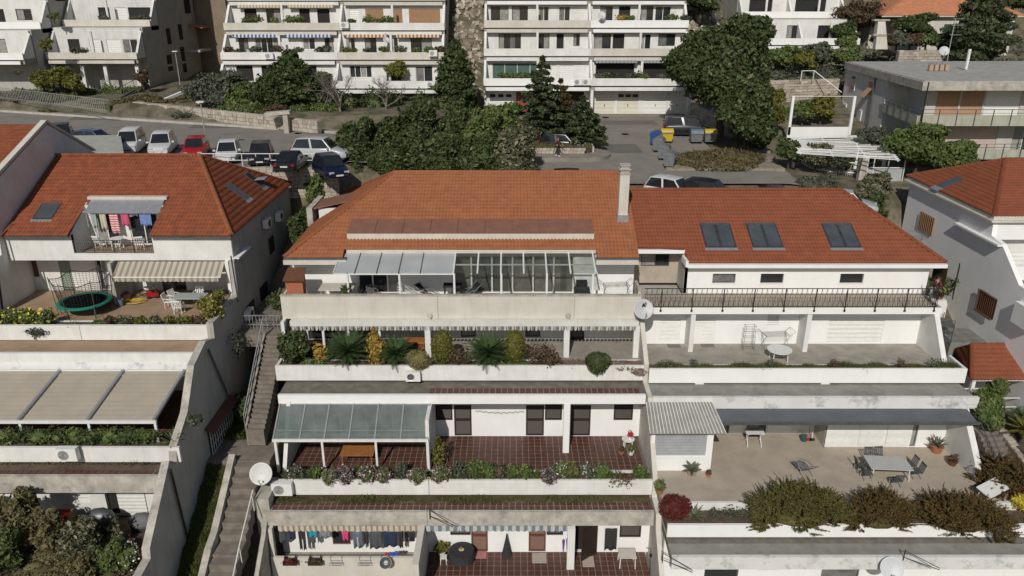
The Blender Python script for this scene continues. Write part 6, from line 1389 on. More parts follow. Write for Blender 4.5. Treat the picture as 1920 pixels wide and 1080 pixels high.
# bins
def container(label, u, v, m, lidm, head, lid_open=False, group='large waste containers at the driveway'):
 q=P(u, v, y=66)
 for _ in range(8):q=P(u, v, z=G(q.x, q.y)+1.1)
 t=local('waste_container', label, 'container', (q.x, q.y, G(q.x, q.y)), group, head);b=MB();b.v+=[(-.62, -.42, .22), (.62, -.42, .22), (.62, .42, .22), (-.62, .42, .22), (-.7, -.55, 1.15), (.7, -.55, 1.15), (.7, .55, 1.15), (-.7, .55, 1.15)];b.f+=[(0, 3, 2, 1), (4, 5, 6, 7), (0, 1, 5, 4), (1, 2, 6, 5), (2, 3, 7, 6), (3, 0, 4, 7)]
 b.build('body', m, t, base=(0, 0, 0))
 l_=MB();n=6
 for k in range(n):a0=math.pi*k/n;a1=math.pi*(k+1)/n;l_.quad((-.72, -.56*math.cos(a0), 1.15+.3*math.sin(a0)), (.72, -.56*math.cos(a0), 1.15+.3*math.sin(a0)), (.72, -.56*math.cos(a1), 1.15+.3*math.sin(a1)), (-.72, -.56*math.cos(a1), 1.15+.3*math.sin(a1)))
 for s_ in(-.72, .72):l_.poly([(s_, -.56*math.cos(math.pi*k/n), 1.15+.3*math.sin(math.pi*k/n))for k in range(n+1)])
 l_.build('lid', lidm, t, base=(0, 0, 0))
 for sx in(-.5, .5):
  for sy in(-.32, .32):MB().lathe((sx, sy, .1), [(.1, -.03), (.1, .03)], 10, (1, 0, 0)).build('wheel', RUBBER, t, base=(0, 0, 0))
 MB().bar((-.74, -.6, 1.08), (.74, -.6, 1.08), .06, .1).build('rim', ALU, t, base=(0, 0, 0))
 t.scale=(.82, .9, .95);return t
BY, BB, BGR=mat('yellow_bin_plastic', (.55, .4, .03), (.48, .34, .03), 2, .45), mat('blue_bin_plastic', (.02, .07, .24), (.02, .06, .19), 2, .45), mat('galvanised_bin', (.25, .26, .28), (.18, .19, .2), 3, .45, metal=.4)
BST=mat('steel_blue_lid', (.12, .18, .25), (.1, .15, .2), 2, .45)
container('grey container with a yellow lid behind the row of grey ones', 1250, 246, BY, BY, R(0));container('grey container with a steel blue lid', 1306, 247, BGR, BST, R(0));container('rightmost container, grey with a yellow lid', 1332, 247, BGR, BY, R(0))
container('blue container at the head of the grey row', 1230, 250, BB, BB, R(70))
for k, (u_, v_)in enumerate(((1236, 262), (1246, 276), (1257, 290))):container(['grey container next to the blue one', 'middle grey container of the slanting row', 'grey container at the lower end of the slanting row'][k], u_, v_, BGR, BGR, R(68))
q=P(1276, 264, z=-13.6);t=local('bucket', 'bright blue plastic bucket lying beside the containers', 'bucket', (q.x, q.y, -13.75));MB().lathe((0, 0, 0.02), [(.0001, 0), (.28, 0), (.36, .5), (.34, .5), (.26, .04)], 14).build('body', mat('bright_blue_plastic', (.02, .2, .4), (.02, .16, .33), 2, .4), t, base=(0, 0, 0))
# ================================================================ PEOPLE
SKIN=mat('skin', (.38, .22, .15), (.33, .19, .13), 5, .6);HAIR=mat('dark_hair', (.02, .015, .012), (.03, .02, .015), 5, .7)
def skin_obj(name, verts, edges, radii, m, parent, sub=1):
 me=D.meshes.new(name);me.from_pydata(verts, edges, []);me.update();o=D.objects.new(name, me);COL.objects.link(o);o.parent=parent
 sk=o.modifiers.new('skin', 'SKIN');sk.use_smooth_shade=True
 for i, r in enumerate(radii):me.skin_vertices[0].data[i].radius=(r if isinstance(r, tuple)else(r, r))
 me.skin_vertices[0].data[0].use_root=True
 su=o.modifiers.new('sub', 'SUBSURF');su.levels=sub;su.render_levels=sub;me.materials.append(m);return o
def person(label, loc, rz, top, legs, walk=.0, lean=.0, arms=((.25, .35), (.3, .3)), hair=HAIR):
 t=local('person', label, 'person', loc, None, rz)
 ly=-lean
 pel=(0, 0, .93);ch_=(0, ly*.5, 1.18);sh=(0, ly*.9, 1.40);nk=(0, ly, 1.50);hd=(0, ly*1.1-.02, 1.60);hd2=(0, ly*1.1-.02, 1.7)
 fL, fR=-walk, walk
 kn=lambda s, f:(s*.1, f*.45-.03, .5);an=lambda s, f:(s*.1, f+.02, .09);to=lambda s, f:(s*.11, f-.16, .04)
 V=[pel, ch_, sh, nk, hd, hd2, (-.1, 0, .88), kn(-1, fL), an(-1, fL), to(-1, fL), (.1, 0, .88), kn(1, fR), an(1, fR), to(1, fR)]
 E=[(0, 1), (1, 2), (2, 3), (3, 4), (4, 5), (0, 6), (6, 7), (7, 8), (8, 9), (0, 10), (10, 11), (11, 12), (12, 13)];Rr_=[(.14, .11), (.13, .1), (.14, .09), .055, .09, .085, .09, .065, .04, .035, .09, .065, .04, .035]
 for s, (fw, dn_)in zip((-1, 1), arms):
  i=len(V);shp=(s*.19, ly*.9, 1.40);el=(s*.24, ly*.9-fw*.5, 1.40-.27);wr=(s*.2, ly-fw*1.3, 1.40-.27-dn_*.5);V+=[shp, el, wr, (s*.19, wr[1]-.06, wr[2]-.02)];E+=[(2, i), (i, i+1), (i+1, i+2), (i+2, i+3)];Rr_+=[.06, .045, .032, (.035, .02)]
  for k in range(4):j=len(V);off=(k-1.5)*.018;V+=[(s*.19+off, wr[1]-.11, wr[2]-.03), (s*.19+off, wr[1]-.14+abs(off)*.5, wr[2]-.06)];E+=[(i+3, j), (j, j+1)];Rr_+=[.009, .008]
  j=len(V);V+=[(s*.19-s*.045, wr[1]-.07, wr[2]-.03)];E+=[(i+2, j)];Rr_+=[.01]
 skin_obj('body', V, E, Rr_, SKIN, t)
 Vt=[pel, ch_, sh, (-.19, ly*.9, 1.41), (.19, ly*.9, 1.41)];Et=[(0, 1), (1, 2), (2, 3), (2, 4)];Rt=[(.16, .125), (.155, .12), (.16, .11), .075, .075]
 for s, (fw, dn_), k in zip((-1, 1), arms, (3, 4)):i=len(Vt);Vt.append((s*.24, ly*.9-fw*.5, 1.13));Et.append((k, i));Rt.append(.06);Vt.append((s*.21, ly-fw*1.1, 1.13-dn_*.42));Et.append((i, i+1));Rt.append(.048)
 skin_obj('top', Vt, Et, Rt, top, t)
 Vl=[(0, 0, .95), (-.1, 0, .86), kn(-1, fL), (-.1, fL+.02, .13), (.1, 0, .86), kn(1, fR), (.1, fR+.02, .13)];skin_obj('trousers', Vl, [(0, 1), (1, 2), (2, 3), (0, 4), (4, 5), (5, 6)], [(.165, .13), .11, .08, .065, .11, .08, .065], legs, t)
 for s, f in((-1, fL), (1, fR)):skin_obj('shoe', [(s*.1, f+.05, .06), (s*.11, f-.16, .045)], [(0, 1)], [.05, .045], WPLASTIC, t)
 hc=Vector(hd)+Vector((0, .025, .06));iv, if_=ICO;npmesh('hair', iv*np.array([.098, .11, .105])+np.array(hc), if_, hair, t, smooth=True)
 for s in(-1, 1):MB().lathe((s*.033, hd[1]-.088, 1.64), [(.0001, .008), (.009, 0), (.0001, -.008)], 6, (0, 1, 0)).build('eye', HAIR, t, base=(0, 0, 0));MB().lathe((s*.092, hd[1]+.005, 1.62), [(.0001, .01), (.025, 0), (.0001, -.01)], 6, (1, 0, 0)).build('ear', SKIN, t, base=(0, 0, 0))
 MB().prism([(-.013, hd[1]-.085, 1.59), (.013, hd[1]-.085, 1.59), (0, hd[1]-.08, 1.64)], (0, -.022, 0)).build('nose', SKIN, t, base=(0, 0, 0));MB().box(-.022, .022, hd[1]-.094, hd[1]-.084, 1.555, 1.563).build('mouth', REDP, t, base=(0, 0, 0))
 return t
q=P(1541, 548, y=43.9)
person('person in burgundy top and pale trousers bending at the end of the black railing', (P(1763, 560, y=43.9).x if False else 25.75, 43.9, BZ), R(35), mat('burgundy_knit', (.13, .015, .03), (.1, .012, .025), 6, .9), mat('pale_trousers', (.4, .4, .42), (.34, .34, .36), 6, .9), .08, .22)
q=P(1045, 297, y=66);q=P(1045, 297, z=G(q.x, q.y)+.25)
person('person in dark red top and dark trousers walking past the cedars', (q.x, 67.7, G(q.x, 67.7)+.28), R(70), mat('dark_red_jacket', (.1, .012, .015), (.03, .01, .01), 8, .9), FABD, .18, .05)
# ================================================================ SMALL THINGS
def dish(label, u, v, dpx, y, face, mount, logo=None, m=None, tilt=R(28), group=None):
 c=P(u, v, y=y);tt=c.y*CS-c.z*SN;r=dpx/2/FPX*tt;ax=Vector((math.sin(face)*math.cos(tilt), -math.cos(face)*math.cos(tilt), math.sin(tilt)))
 t=thing('satellite_dish', label, 'satellite dish', tuple(c), group);n=8
 prof=[(r*k/n, (k/n)**2*r*.22)for k in range(n+1)];prof[0]=(.0001, 0)
 dm=m or mat('dish_grey', (.5, .51, .52), (.45, .46, .47), 1.5, .5)
 i=MB().lathe(c, prof+[(r, r*.22-.03)]+[(max(.0001, r*k/n*.99), (k/n)**2*r*.22-.03)for k in range(n-1, -1, -1)], 32, ax);i.build('reflector', dm, t, smooth=True)
 dn2=Vector((0, 0, -1))-ax*Vector((0, 0, -1)).dot(ax);dn2.normalize();f=c+ax*r*1.05+dn2*r*.55
 MB().tube(c+dn2*r*.97+ax*r*.2, f, .015).build('feed_arm', GREYM, t);MB().tube(f, f-ax*.16, .04, 8).build('feed_horn', DIRTY, t)
 MB().path([c-ax*.03, c-ax*.25, Vector(mount)], .03).build('mount', GREYM, t)
 if logo:
  side=ax.cross(Vector((0, 0, 1))).normalized();up=side.cross(ax);side=-side if side.x<0 else side
  lg_=MB();s=r*.42;o=c+ax*(r*.10+.02)+up*r*.38+side*r*.12
  def st(p, q_, w__):lg_.bar(o+side*p[0]*s+up*p[1]*s+ax*.02, o+side*q_[0]*s+up*q_[1]*s+ax*.02, w__, w__)
  wk=.055
  st((-.55, -.35), (-.15, .45), wk);st((-.15, .45), (.15, -.35), wk);st((-.45, -.08), (.08, -.08), wk*.9);st((.38, .1), (.38, .6), wk*.9);st((.22, .42), (.4, .6), wk*.8)
  lg_.build('logo', BLACKM, t)
 return t
dish('satellite dish with a black A1 mark, at the corner of the middle and right houses', 1206, 580, 38, 41.9, R(8), (7.9, 42.45, -18.4), logo=True)
dish('pale satellite dish by the stairs, left of the flower planter', 490, 888, 42, 35.0, R(5), (-12.9, 35.4, -25.4), m=mat('pale_dish', (.6, .6, .57), (.55, .55, .52), 1.5, .5))
dish('satellite dish cut by the bottom edge of the picture, right', 1671, 1064, 42, 30.4, R(-10), (P(1665, 1050, y=31).x, 31, -26.2), m=mat('pale_dish2', (.56, .58, .6), (.5, .52, .54), 1.5, .5))
dish('satellite dish on the flat grey roof', 1770, 96, 18, 78, R(-10), (P(1770, 110, y=78.3).x, 78.3, -6.9))
dish('satellite dish beside the shrub under the grey block', 1669, 262, 18, 64, R(-5), (P(1669, 275, y=64.5).x, 64.5, -12))
dish('satellite dish on the top parapet of the garage block', 1128, 29, 15, 89.6, R(0), (P(1128, 40, y=89.9).x, 89.9, -3.0))
dish('small satellite dish on the terrace with orange awning', 724, 75, 12, 90.0, R(20), (P(724, 85, y=90.4).x, 90.4, -4.2))
def acunit(label, u, v, y, w_=.85, h_=.6, face=0.0, group='air conditioning units', z=None):
 c=P(u, v, y=y);t=thing('air_conditioner', label, 'air conditioner', (c.x, y, c.z), group)
 MB().box(c.x-w_/2, c.x+w_/2, y, y+.34, c.z-h_/2, c.z+h_/2).build('casing', WPLASTIC, t)
 fx=c.x-w_*.15;r=h_*.38
 MB().lathe((fx, y-.012, c.z), [(r, 0), (r, .02), (r*.85, .02)], 20, (0, 1, 0)).build('fan_ring', ALU, t)
 MB().lathe((fx, y-.004, c.z), [(.0001, 0), (r*.84, .001)], 20, (0, 1, 0)).build('fan_opening', FABD, t)
 g=MB()
 for k in range(6):a=math.pi*k/6;g.bar((fx-math.cos(a)*r, y-.015, c.z-math.sin(a)*r), (fx+math.cos(a)*r, y-.015, c.z+math.sin(a)*r), .012, .012)
 g.build('fan_guard', ALU, t);MB().box(c.x-w_*.4, c.x-w_*.34, y, y+.4, c.z-h_/2-.06, c.z-h_/2).box(c.x+w_*.34, c.x+w_*.4, y, y+.4, c.z-h_/2-.06, c.z-h_/2).build('bracket', GREYM, t)
 return t
acunit('air conditioner hanging under the round blond bush', 774, 707, 39.74);acunit('larger air conditioner beside the pale dish at the lower left terrace', 528, 919, 35.0, 1.1, .75);acunit('air conditioner on the planter of the lower left terrace under the fabric awning', 124, 854, 32.6, 1.0, .7)
for k, (u_, v_, y_)in enumerate(((1084, 154, 85.7), (1100, 154, 85.7), (646, 47, 90.3), (504, 105, 88.1), (812, 100, 88.1), (808, 159, 86.0))):
 acunit(['left of the two fan units over the dark garage', 'right of the two fan units over the dark garage', 'air conditioner on the parapet left of the bamboo blinds', 'air conditioner on the block parapet behind the evergreen', 'air conditioner at the right end of the block parapet', 'air conditioner on the lowest parapet over the dark garage bay'][k], u_, v_, y_, .9, .65)
for k, (u_, v_)in enumerate(((517, 405), (494, 418), (460, 588))):
 c=P(u_, v_, x=LX1+.03);t=thing('air_conditioner', ['upper rear air conditioner on the shaded alley wall', 'upper front air conditioner on the shaded alley wall', 'air conditioner by the dark window low on the alley wall'][k], 'air conditioner', tuple(c), 'air conditioning units');MB().box(LX1+.1, LX1+.45, c.y-.45, c.y+.45, c.z-.3, c.z+.3).build('casing', WPLASTIC, t);MB().lathe((LX1+.46, c.y, c.z), [(.0001, 0), (.24, .002)], 14, (1, 0, 0)).build('fan_opening', FABD, t);MB().box(LX1+.02, LX1+.45, c.y-.4, c.y-.35, c.z-.36, c.z-.3).build('bracket', GREYM, t)
for k, u_ in enumerate((806, 1065)):
 c=P(u_, 592, y=42.45);t=thing('wall_lamp', ['round parapet fitting left of centre', 'round parapet fitting right of centre'][k], 'lamp', tuple(c), 'round fittings on the parapet');MB().lathe(c, [(.0001, -.12), (.12, -.1), (.16, 0), (.12, .05)], 14, (0, 1, 0)).build('fitting', DIRTY, t);MB().box(c.x-.05, c.x+.05, 42.3, 42.46, c.z-.3, c.z-.1).build('bracket', DIRTY, t)
# ---- furniture makers
def legs4(t, w_, d_, h_, r, m, nm='leg'):
 for sx in(-1, 1):
  for sy in(-1, 1):MB().tube((sx*w_/2, sy*d_/2, 0), (sx*w_/2*.93, sy*d_/2*.93, h_), r, 6).build(nm, m, t, base=(0, 0, 0))
def table(label, loc, w_, d_, h_, m, lm=None, rz=0, rnd=False, group=None, name='table'):
 t=local(name, label, 'table', loc, group, rz)
 if rnd:MB().lathe((0, 0, h_-.04), [(.0001, 0), (w_/2, 0), (w_/2, .04), (.0001, .04)], 28).build('tabletop', m, t, base=(0, 0, 0))
 else:MB().box(-w_/2, w_/2, -d_/2, d_/2, h_-.04, h_).build('tabletop', m, t, base=(0, 0, 0))
 k=.6 if rnd else.9;legs4(t, w_*k, d_*k, h_-.04, .03, lm or m);return t
def chair(label, loc, rz, m, lm=None, group=None, arms=True, name='chair'):
 """backrest at +y side, seat faces -y"""
 lm=lm or m;t=local(name, label, 'chair', loc, group, rz);MB().box(-.25, .25, -.24, .24, .41, .45).build('seat', m, t, base=(0, 0, 0))
 b=MB()
 for k in range(5):x=-.22+k*.11;b.bar((x, .22, .45), (x*.95, .34, .86), .06, .025)
 b.bar((-.25, .345, .87), (.25, .345, .87), .04, .1);b.build('backrest', m, t, base=(0, 0, 0));legs4(t, .46, .44, .42, .022, lm)
 if arms:
  for s in(-1, 1):MB().bar((s*.27, -.2, .64), (s*.27, .3, .66), .05, .03).bar((s*.27, -.19, .42), (s*.27, -.19, .63), .04, .04).build('armrest', m, t, base=(0, 0, 0))
 return t
def lounger(label, loc, rz, m, fm, group=None):
 t=local('lounge_chair', label, 'lounge chair', loc, group, rz);MB().slab((-.28, -.75, .35), (.28, -.75, .35), (.28, .1, .32), (-.28, .1, .32), .03).build('seat', m, t, base=(0, 0, 0));MB().slab((-.28, .1, .32), (.28, .1, .32), (.28, .75, .9), (-.28, .75, .9), .03).build('backrest', m, t, base=(0, 0, 0))
 for s in(-1, 1):MB().path([(s*.3, -.6, 0), (s*.3, .3, .6), (s*.3, .8, .95)], .02).path([(s*.3, .6, 0), (s*.3, -.3, .6), (s*.3, -.8, .4)], .02).bar((s*.32, -.3, .6), (s*.32, .35, .62), .05, .03).build('frame', fm, t, base=(0, 0, 0))
 return t
def rack(label, loc, rz, w_=1.4, m=GREYM, clothes=None, group=None):
 t=local('drying_rack', label, 'drying rack', loc, group, rz);f=MB()
 for s in(-1, 1):f.tube((s*w_/2, -.4, 0), (s*w_/2, .35, .95), .014).tube((s*w_/2, .4, 0), (s*w_/2, -.35, .95), .014).tube((s*w_/2, -.4, .95), (s*w_/2, .4, .95), .014)
 f.tube((-w_/2, -.4, 0), (w_/2, -.4, 0), .014).tube((-w_/2, .4, 0), (w_/2, .4, 0), .014);f.build('frame', m, t, base=(0, 0, 0));w__=MB()
 for k in range(10):y=-.4+k*.088;w__.tube((-w_/2, y, .95), (w_/2, y, .95), .006, 4)
 for s in(-1, 1):w__.tube((s*w_/2, -.4, .95), (s*(w_/2+.3), -.4, 1.2), .01, 4).tube((s*w_/2, .4, .95), (s*(w_/2+.3), .4, 1.2), .01, 4).tube((s*(w_/2+.3), -.4, 1.2), (s*(w_/2+.3), .4, 1.2), .01, 4)
 w__.build('wires', m, t, base=(0, 0, 0));return t
def cloth(name, label, cat, x0, x1, y, z1, z0, m, group=None, wav=.05, taper=0.0, legs_=False, nx_=9):
 """hanging cloth with folds and thickness"""
 t=MB();nz=6;V=[]
 ph=rng.uniform(0, 6);n=nx_
 for j in range(nz+1):
  f=j/nz;tp=1-taper*f
  for i in range(n+1):g=i/n;xx=(x0+x1)/2+(g-.5)*(x1-x0)*tp;zz_=z1+(z0-z1)*f+(.03*math.sin(g*9+ph)*f);V.append((xx, y+wav*math.sin(g*11+ph)*(.3+f), zz_))
 t.v=V
 for j in range(nz):
  for i in range(n):
   if legs_ and j>=2 and i==n//2:continue
   a=j*(n+1)+i;t.f.append((a, a+1, a+n+2, a+n+1))
 o=t.build(name, m, None, base=((x0+x1)/2, y, z0));sm=o.modifiers.new('thick', 'SOLIDIFY');sm.thickness=.012;o.data.polygons.foreach_set('use_smooth', [True]*len(o.data.polygons));return tag(o, label, cat, group)
def pot(label, loc, r, h, m, leaf=None, name='flower_pot', spiky=None, lr=.3, nleaf=250, lsize=.07, lz=1.0, group=None):
 t=local(name, label, 'plant pot', loc, group);MB().lathe((0, 0, 0), [(.0001, 0), (r*.68, 0), (r, h), (r*1.08, h), (r*1.08, h-.04 if h>.1 else h*.8), (r*.95, h-.02), (.0001, h-.03)], 16).build('pot', m, t, base=(0, 0, 0))
 if leaf:crown('foliage', t, [(0, 0, h+lr*.7*lz, lr, lr, lr*lz)], nleaf, lsize, leaf, core=.5)
 return t
TC=mat('terracotta_pot', (.36, .15, .08), (.3, .12, .065), 4, .85);COPAL=mat('pale_clay_pot', (.42, .3, .22), (.36, .26, .19), 4, .85)
def rosette(name, label, loc, n, L, m, w_=.1, up=.5, curl=.5, cat='plant', group=None, parts=True, leafname='leaf', z0=0.0, thin=False, stem=0.0):
 """rosette of pointed leaves, each a separate part"""
 t=local(name, label, cat, loc, group);base=Vector((0, 0, z0+stem))
 if stem:MB().tube((0, 0, 0), (0, 0, z0+stem), .12, 8, .1).build('stem', BARK, t, base=(0, 0, 0))
 for k in range(n):
  a=k*2.399;el=up+(1.35-up)*(1-k/n)*rng.uniform(.7, 1.0);Lk=L*rng.uniform(.8, 1.1);pts=[];d=Vector((math.cos(a), math.sin(a), 0));e=el;p=base.copy()
  for s in range(5):pts.append(p.copy());p=p+(d*math.cos(e)+Vector((0, 0, math.sin(e))))*Lk/4;e-=curl*.35
  sd_=Vector((-d.y, d.x, 0));mb=MB()
  for s in range(4):
   w0=w_*[.6, 1, .9, .6, .02][s];w1=w_*[.6, 1, .9, .6, .02][s+1];i=len(mb.v);upv=Vector((0, 0, .25*w_))
   mb.v+=[tuple(pts[s]-sd_*w0/2+upv), tuple(pts[s]-upv*.4), tuple(pts[s]+sd_*w0/2+upv), tuple(pts[s+1]-sd_*w1/2+upv), tuple(pts[s+1]-upv*.4), tuple(pts[s+1]+sd_*w1/2+upv)];mb.f+=[(i, i+1, i+4, i+3), (i+1, i+2, i+5, i+4)]
  mb.build(leafname, m, t, base=(0, 0, 0))
 return t
def cycad(label, loc, L, n=38, m=None, stem=.25, group='cycads', name='cycad'):
 m=m or LF['cycad'];t=local(name, label, 'palm', loc, group);MB().tube((0, 0, -.1), (0, 0, stem+.05), .16, 9, .13).build('trunk', BARK, t, base=(0, 0, 0))
 for k in range(n):
  a=k*2.399+rng.uniform(-.1, .1);el=.15+1.15*(1-k/n)**.8;Lk=L*rng.uniform(.85, 1.08);d=Vector((math.cos(a), math.sin(a), 0));sd_=Vector((-d.y, d.x, 0));p=Vector((0, 0, stem));e=el;mb=MB();S=10
  for s in range(S):
   dr=d*math.cos(e)+Vector((0, 0, math.sin(e)));nxt=p+dr*Lk/S;e-=.075;mb.tube(p, nxt, .012, 3)
   if s>0:
    upn=dr.cross(sd_)
    for q in(0, .5):
     c=p.lerp(nxt, q);ll=L*.2*math.sin(math.pi*min(.95, (s+q)/S*.85+.15))+.03
     for sg in(-1, 1):tip=c+(sd_*sg*.85+dr*.55-Vector((0, 0, 0))+upn*-.2).normalized()*ll;wv=dr*.034;mb.v+=[tuple(c-wv), tuple(c+wv), tuple(tip)];i=len(mb.v)-3;mb.f.append((i, i+1, i+2))
   p=nxt
  mb.build('frond', m, t, base=(0, 0, 0))
 return t
def juniper(label, loc, rx, ry, h, n, m, group='spreading junipers on the planter', down=.0, name='juniper'):
 """spreading shrub of pointed arching sprays"""
 t=local(name, label, 'shrub', loc, group);mb=MB();pts=[];nn_=[];sz=[];cl=[(rng.uniform(-.95, .95)*rx, rng.uniform(-.6, .7)*ry, rng.uniform(.14, .34), rng.uniform(-.25, .3)*h)for _ in range(15)]
 for k in range(n):
  c=rng.choice(cl);a=rng.uniform(0, 6.283);rr=math.sqrt(rng.random());bx, by=c[0]*.8+math.cos(a)*rr*rx*c[2], c[1]*.8+math.sin(a)*rr*ry*c[2]
  f0=min(1, math.hypot(bx/rx, by/ry));bz=h*(1-f0*f0)*rng.uniform(.2, .8)-down*max(0, -by/ry)*f0*rng.random()+c[3]
  d=Vector((math.cos(a)*.6+bx/rx*.7, math.sin(a)*.6+by/ry*.7, rng.uniform(.25, 1.15)*(1.15-f0*.55))).normalized();L=rng.uniform(.35, .95);p=Vector((bx, by, bz));S=5
  for s_ in range(S):
   q=p+d*L/S;d=(d+Vector((rng.uniform(-.14, .14), rng.uniform(-.14, .14), -.02))).normalized();f=s_/S
   mb.tube(p, q, .035*(1-f)+.005, 3, .035*(1-f-1/S)+.005)
   for _ in range(7):pts.append(p.lerp(q, rng.random())+Vector((rng.gauss(0, 1), rng.gauss(0, 1), rng.gauss(0, 1))).normalized()*.07*(1.1-f));nn_.append((rng.gauss(0, 1), rng.gauss(0, 1), rng.gauss(0, 1)));sz.append(.05*(1.25-f*.7))
   p=q
 V, F=leafquads(np.array(pts), np.array(nn_), np.array(sz), 3.2, .3);V2=np.array(mb.v);Fq=[f for f in mb.f if len(f)==4]
 npmesh('foliage', np.concatenate([V, V2]), np.concatenate([F, np.array(Fq)+4*len(pts)]), m, t)
 MB().path([(0, 0, -.4), (0, 0, h*.4)], .08, 6, .04).build('stem', BARK, t, base=(0, 0, 0))
 iv, if_=ICO;npmesh('inner_growth', iv*np.array([rx*.6, ry*.55, h*.22])+np.array([0, 0, h*.1]), if_, m, t)
 return t
# ================================================================ PLANTS ON THE MIDDLE HOUSE, LEVEL 2
def onp(u, v, z, y=None):
 q=P(u, v, z=z)if y is None else P(u, v, y=y);return q
zs2=-20.42;yp=40.65
def px(u, v=670):return P(u, v, y=yp).x
def clipped(label, loc):
 t=local('shrub', label, 'shrub', loc);crown('foliage', t, [(0, 0, 1.0, .66, .52, 1.1), (.05, 0, 1.5, .5, .45, .6)], 4200, .05, LF['yellow'], core=.85, rough=.07, depth=.15);MB().tube((0, 0, -.1), (0, 0, .8), .05).build('stem', BARK, t, base=(0, 0, 0));return t
shrub('tall glossy dark shrub at the left end of the long planter', (px(549), 40.8, zs2), .9, .75, 1.25, 1900, .15, LF['dark'], name='shrub', rough=.3)
shrub('thin yellowish bush between the dark shrub and the first cycad', (px(600), 40.8, zs2), .45, .4, .75, 420, .12, LF['gold'], rough=.4)
cycad('largest cycad at the left of the long planter', (px(653), 40.75, zs2), 1.65, 72, stem=.6);cycad('small cycad between the golden bush and the blond bush', (px(742), 40.75, zs2), 1.4, 58, stem=.5);cycad('cycad between the two clipped round shrubs', (px(915), 40.75, zs2), 1.6, 72, stem=.5)
tree('shrub', 'upright golden yellow bush between the two left cycads', (px(704), 40.8, zs2), 2.2, .55, .5, .15, 1700, .08, LF['gold'], nl=5, cat='shrub', shape='column', rough=.3)
clipped('clipped olive green shrub left of the centre cycad', (px(829), 40.8, zs2));clipped('clipped bright olive shrub right of the centre cycad', (px(965), 40.8, zs2))
c=P(784, 676, y=40.0);t=shrub('round blond bush growing over the planter edge above the air conditioner', (c.x, 40.15, c.z-.7), .88, .62, .72, 4500, .05, LF['blond'], rough=.08, nl=2, core=.85)
for k, (u_, s)in enumerate(((862, .6), (1012, .75), (1030, .5))):shrub(['dry brownish shrub left of the centre cycad', 'dry brown shrub with drooping twigs right of the clipped bush', 'sparse brown twigs at the edge of the planter'][k], (px(u_), 40.55, zs2-.05), s*1.15, .5, .85*s+.2, 1300, .07, LF['brown'], rough=.5, core=.3)
c=P(1121, 680, y=40.05);shrub('round dark green clipped ball bush near the right end of the planter', (c.x, 40.1, c.z-.8), .82, .66, .85, 5200, .05, LF['dark'], rough=.06, nl=2, core=.88)
for k, (a_, b_, mm_)in enumerate(((575, 640, 'mid'), (670, 730, 'brown'), (760, 815, 'mid'), (845, 900, 'brown'), (925, 990, 'mid'))):
 o=crown('undergrowth', None, [(rng.uniform(px(a_), px(b_)), 40.65, zs2+.05, .35, .35, rng.uniform(.15, .35))for _ in range(5)], 700, .07, LF[mm_], core=.5, rough=.4);o['kind']='stuff'
blades('groundcover', px(1040), px(1205), 40.25, 41.1, zs2, 4200, .22, LF['gdry'], lean=.8, wd=.03)
crown('groundcover', None, [(px(1068), 40.5, zs2, 1.0, .4, .15), (px(1170), 40.45, zs2, 1.0, .5, .2), (px(1195), 40.0, zs2-.15, .5, .25, .22)], 2600, .05, LF['gdry'], core=.6)['kind']='stuff'
blades('weeds', XL+.6, XR-.3, 40.4, 41.0, -21.35, 700, .16, LF['drygrass'])
table('orange wooden table in the shade behind the second cycad', (P(778, 640, y=43.2).x, 43.2, F3*0-20.7), 1.3, .7, .72, WOODO);chair('orange wooden chair beside the shaded orange table', (P(793, 645, y=42.9).x, 42.7, -20.7), R(180), WOODO, arms=False)
# ---- level 1 things
bq=thing('barbecue', 'orange brick barbecue with a dark sloping cap at the left corner of the top terrace', 'barbecue', (P(552, 545, y=43.2).x, 43.3, -17.9));bx0, bx1=U(536, 530, 42.9), U(567, 530, 42.9)
MB().box(bx0, bx1, 42.9, 43.6, -17.9, -15.95).build('brick_body', RUST, bq);MB().slab((bx0-.15, 42.7, -15.95), (bx1+.15, 42.7, -15.95), (bx1+.05, 43.7, -15.45), (bx0-.02, 43.7, -15.45), .08).build('cap', REDW, bq)
cb=MB()
for r_ in range(14):
 for k in range(4):x=bx0+(k+(r_%2)*.5)*.24;cb.box(x, min(x+.22, bx1), 42.885, 42.9, -17.85+r_*.13, -17.75+r_*.13)
cb.build('bricks', RUST, bq, kind='stuff')
table('cream stone topped table under the opal roof, left', (P(633, 545, y=44.4).x, 44.4, -17.9), 2.1, 1.3, .95, CREAM)
table('black patterned table near the middle of the covered terrace', (P(852, 545, y=44.7).x-.1, 44.7, -17.9), 1.15, .8, .95, FABD)
lounger('dark lounger tipped up left of the black table', (P(800, 548, y=44.7).x, 44.7, -17.9), R(60), FABD, ALU);lounger('dark lounger right of the black table', (P(880, 548, y=44.7).x, 44.7, -17.9), R(-50), FABD, ALU)
chair('black chair under the opal roof by the left post', (P(681, 545, y=44.9).x, 44.9, -17.9), 0, FABD, BLACKM);chair('second black chair under the opal roof', (P(699, 547, y=44.7).x, 44.6, -17.9), R(40), FABG, BLACKM)
ac_=local('armchair', 'dark grey armchair at the right end of the glazed terrace', 'armchair', (P(1091, 545, y=44.8).x, 44.8, -17.9));MB().box(-.38, .38, -.35, .35, .15, .5).build('seat', FABD, ac_, base=(0, 0, 0));MB().slab((-.36, .25, .5), (.36, .25, .5), (.34, .4, 1.1), (-.34, .4, 1.1), .12).build('backrest', FABD, ac_, base=(0, 0, 0));MB().box(-.48, -.38, -.3, .35, .1, .68).build('armrest', FABD, ac_, base=(0, 0, 0));MB().box(.38, .48, -.3, .35, .1, .68).build('armrest', FABD, ac_, base=(0, 0, 0))
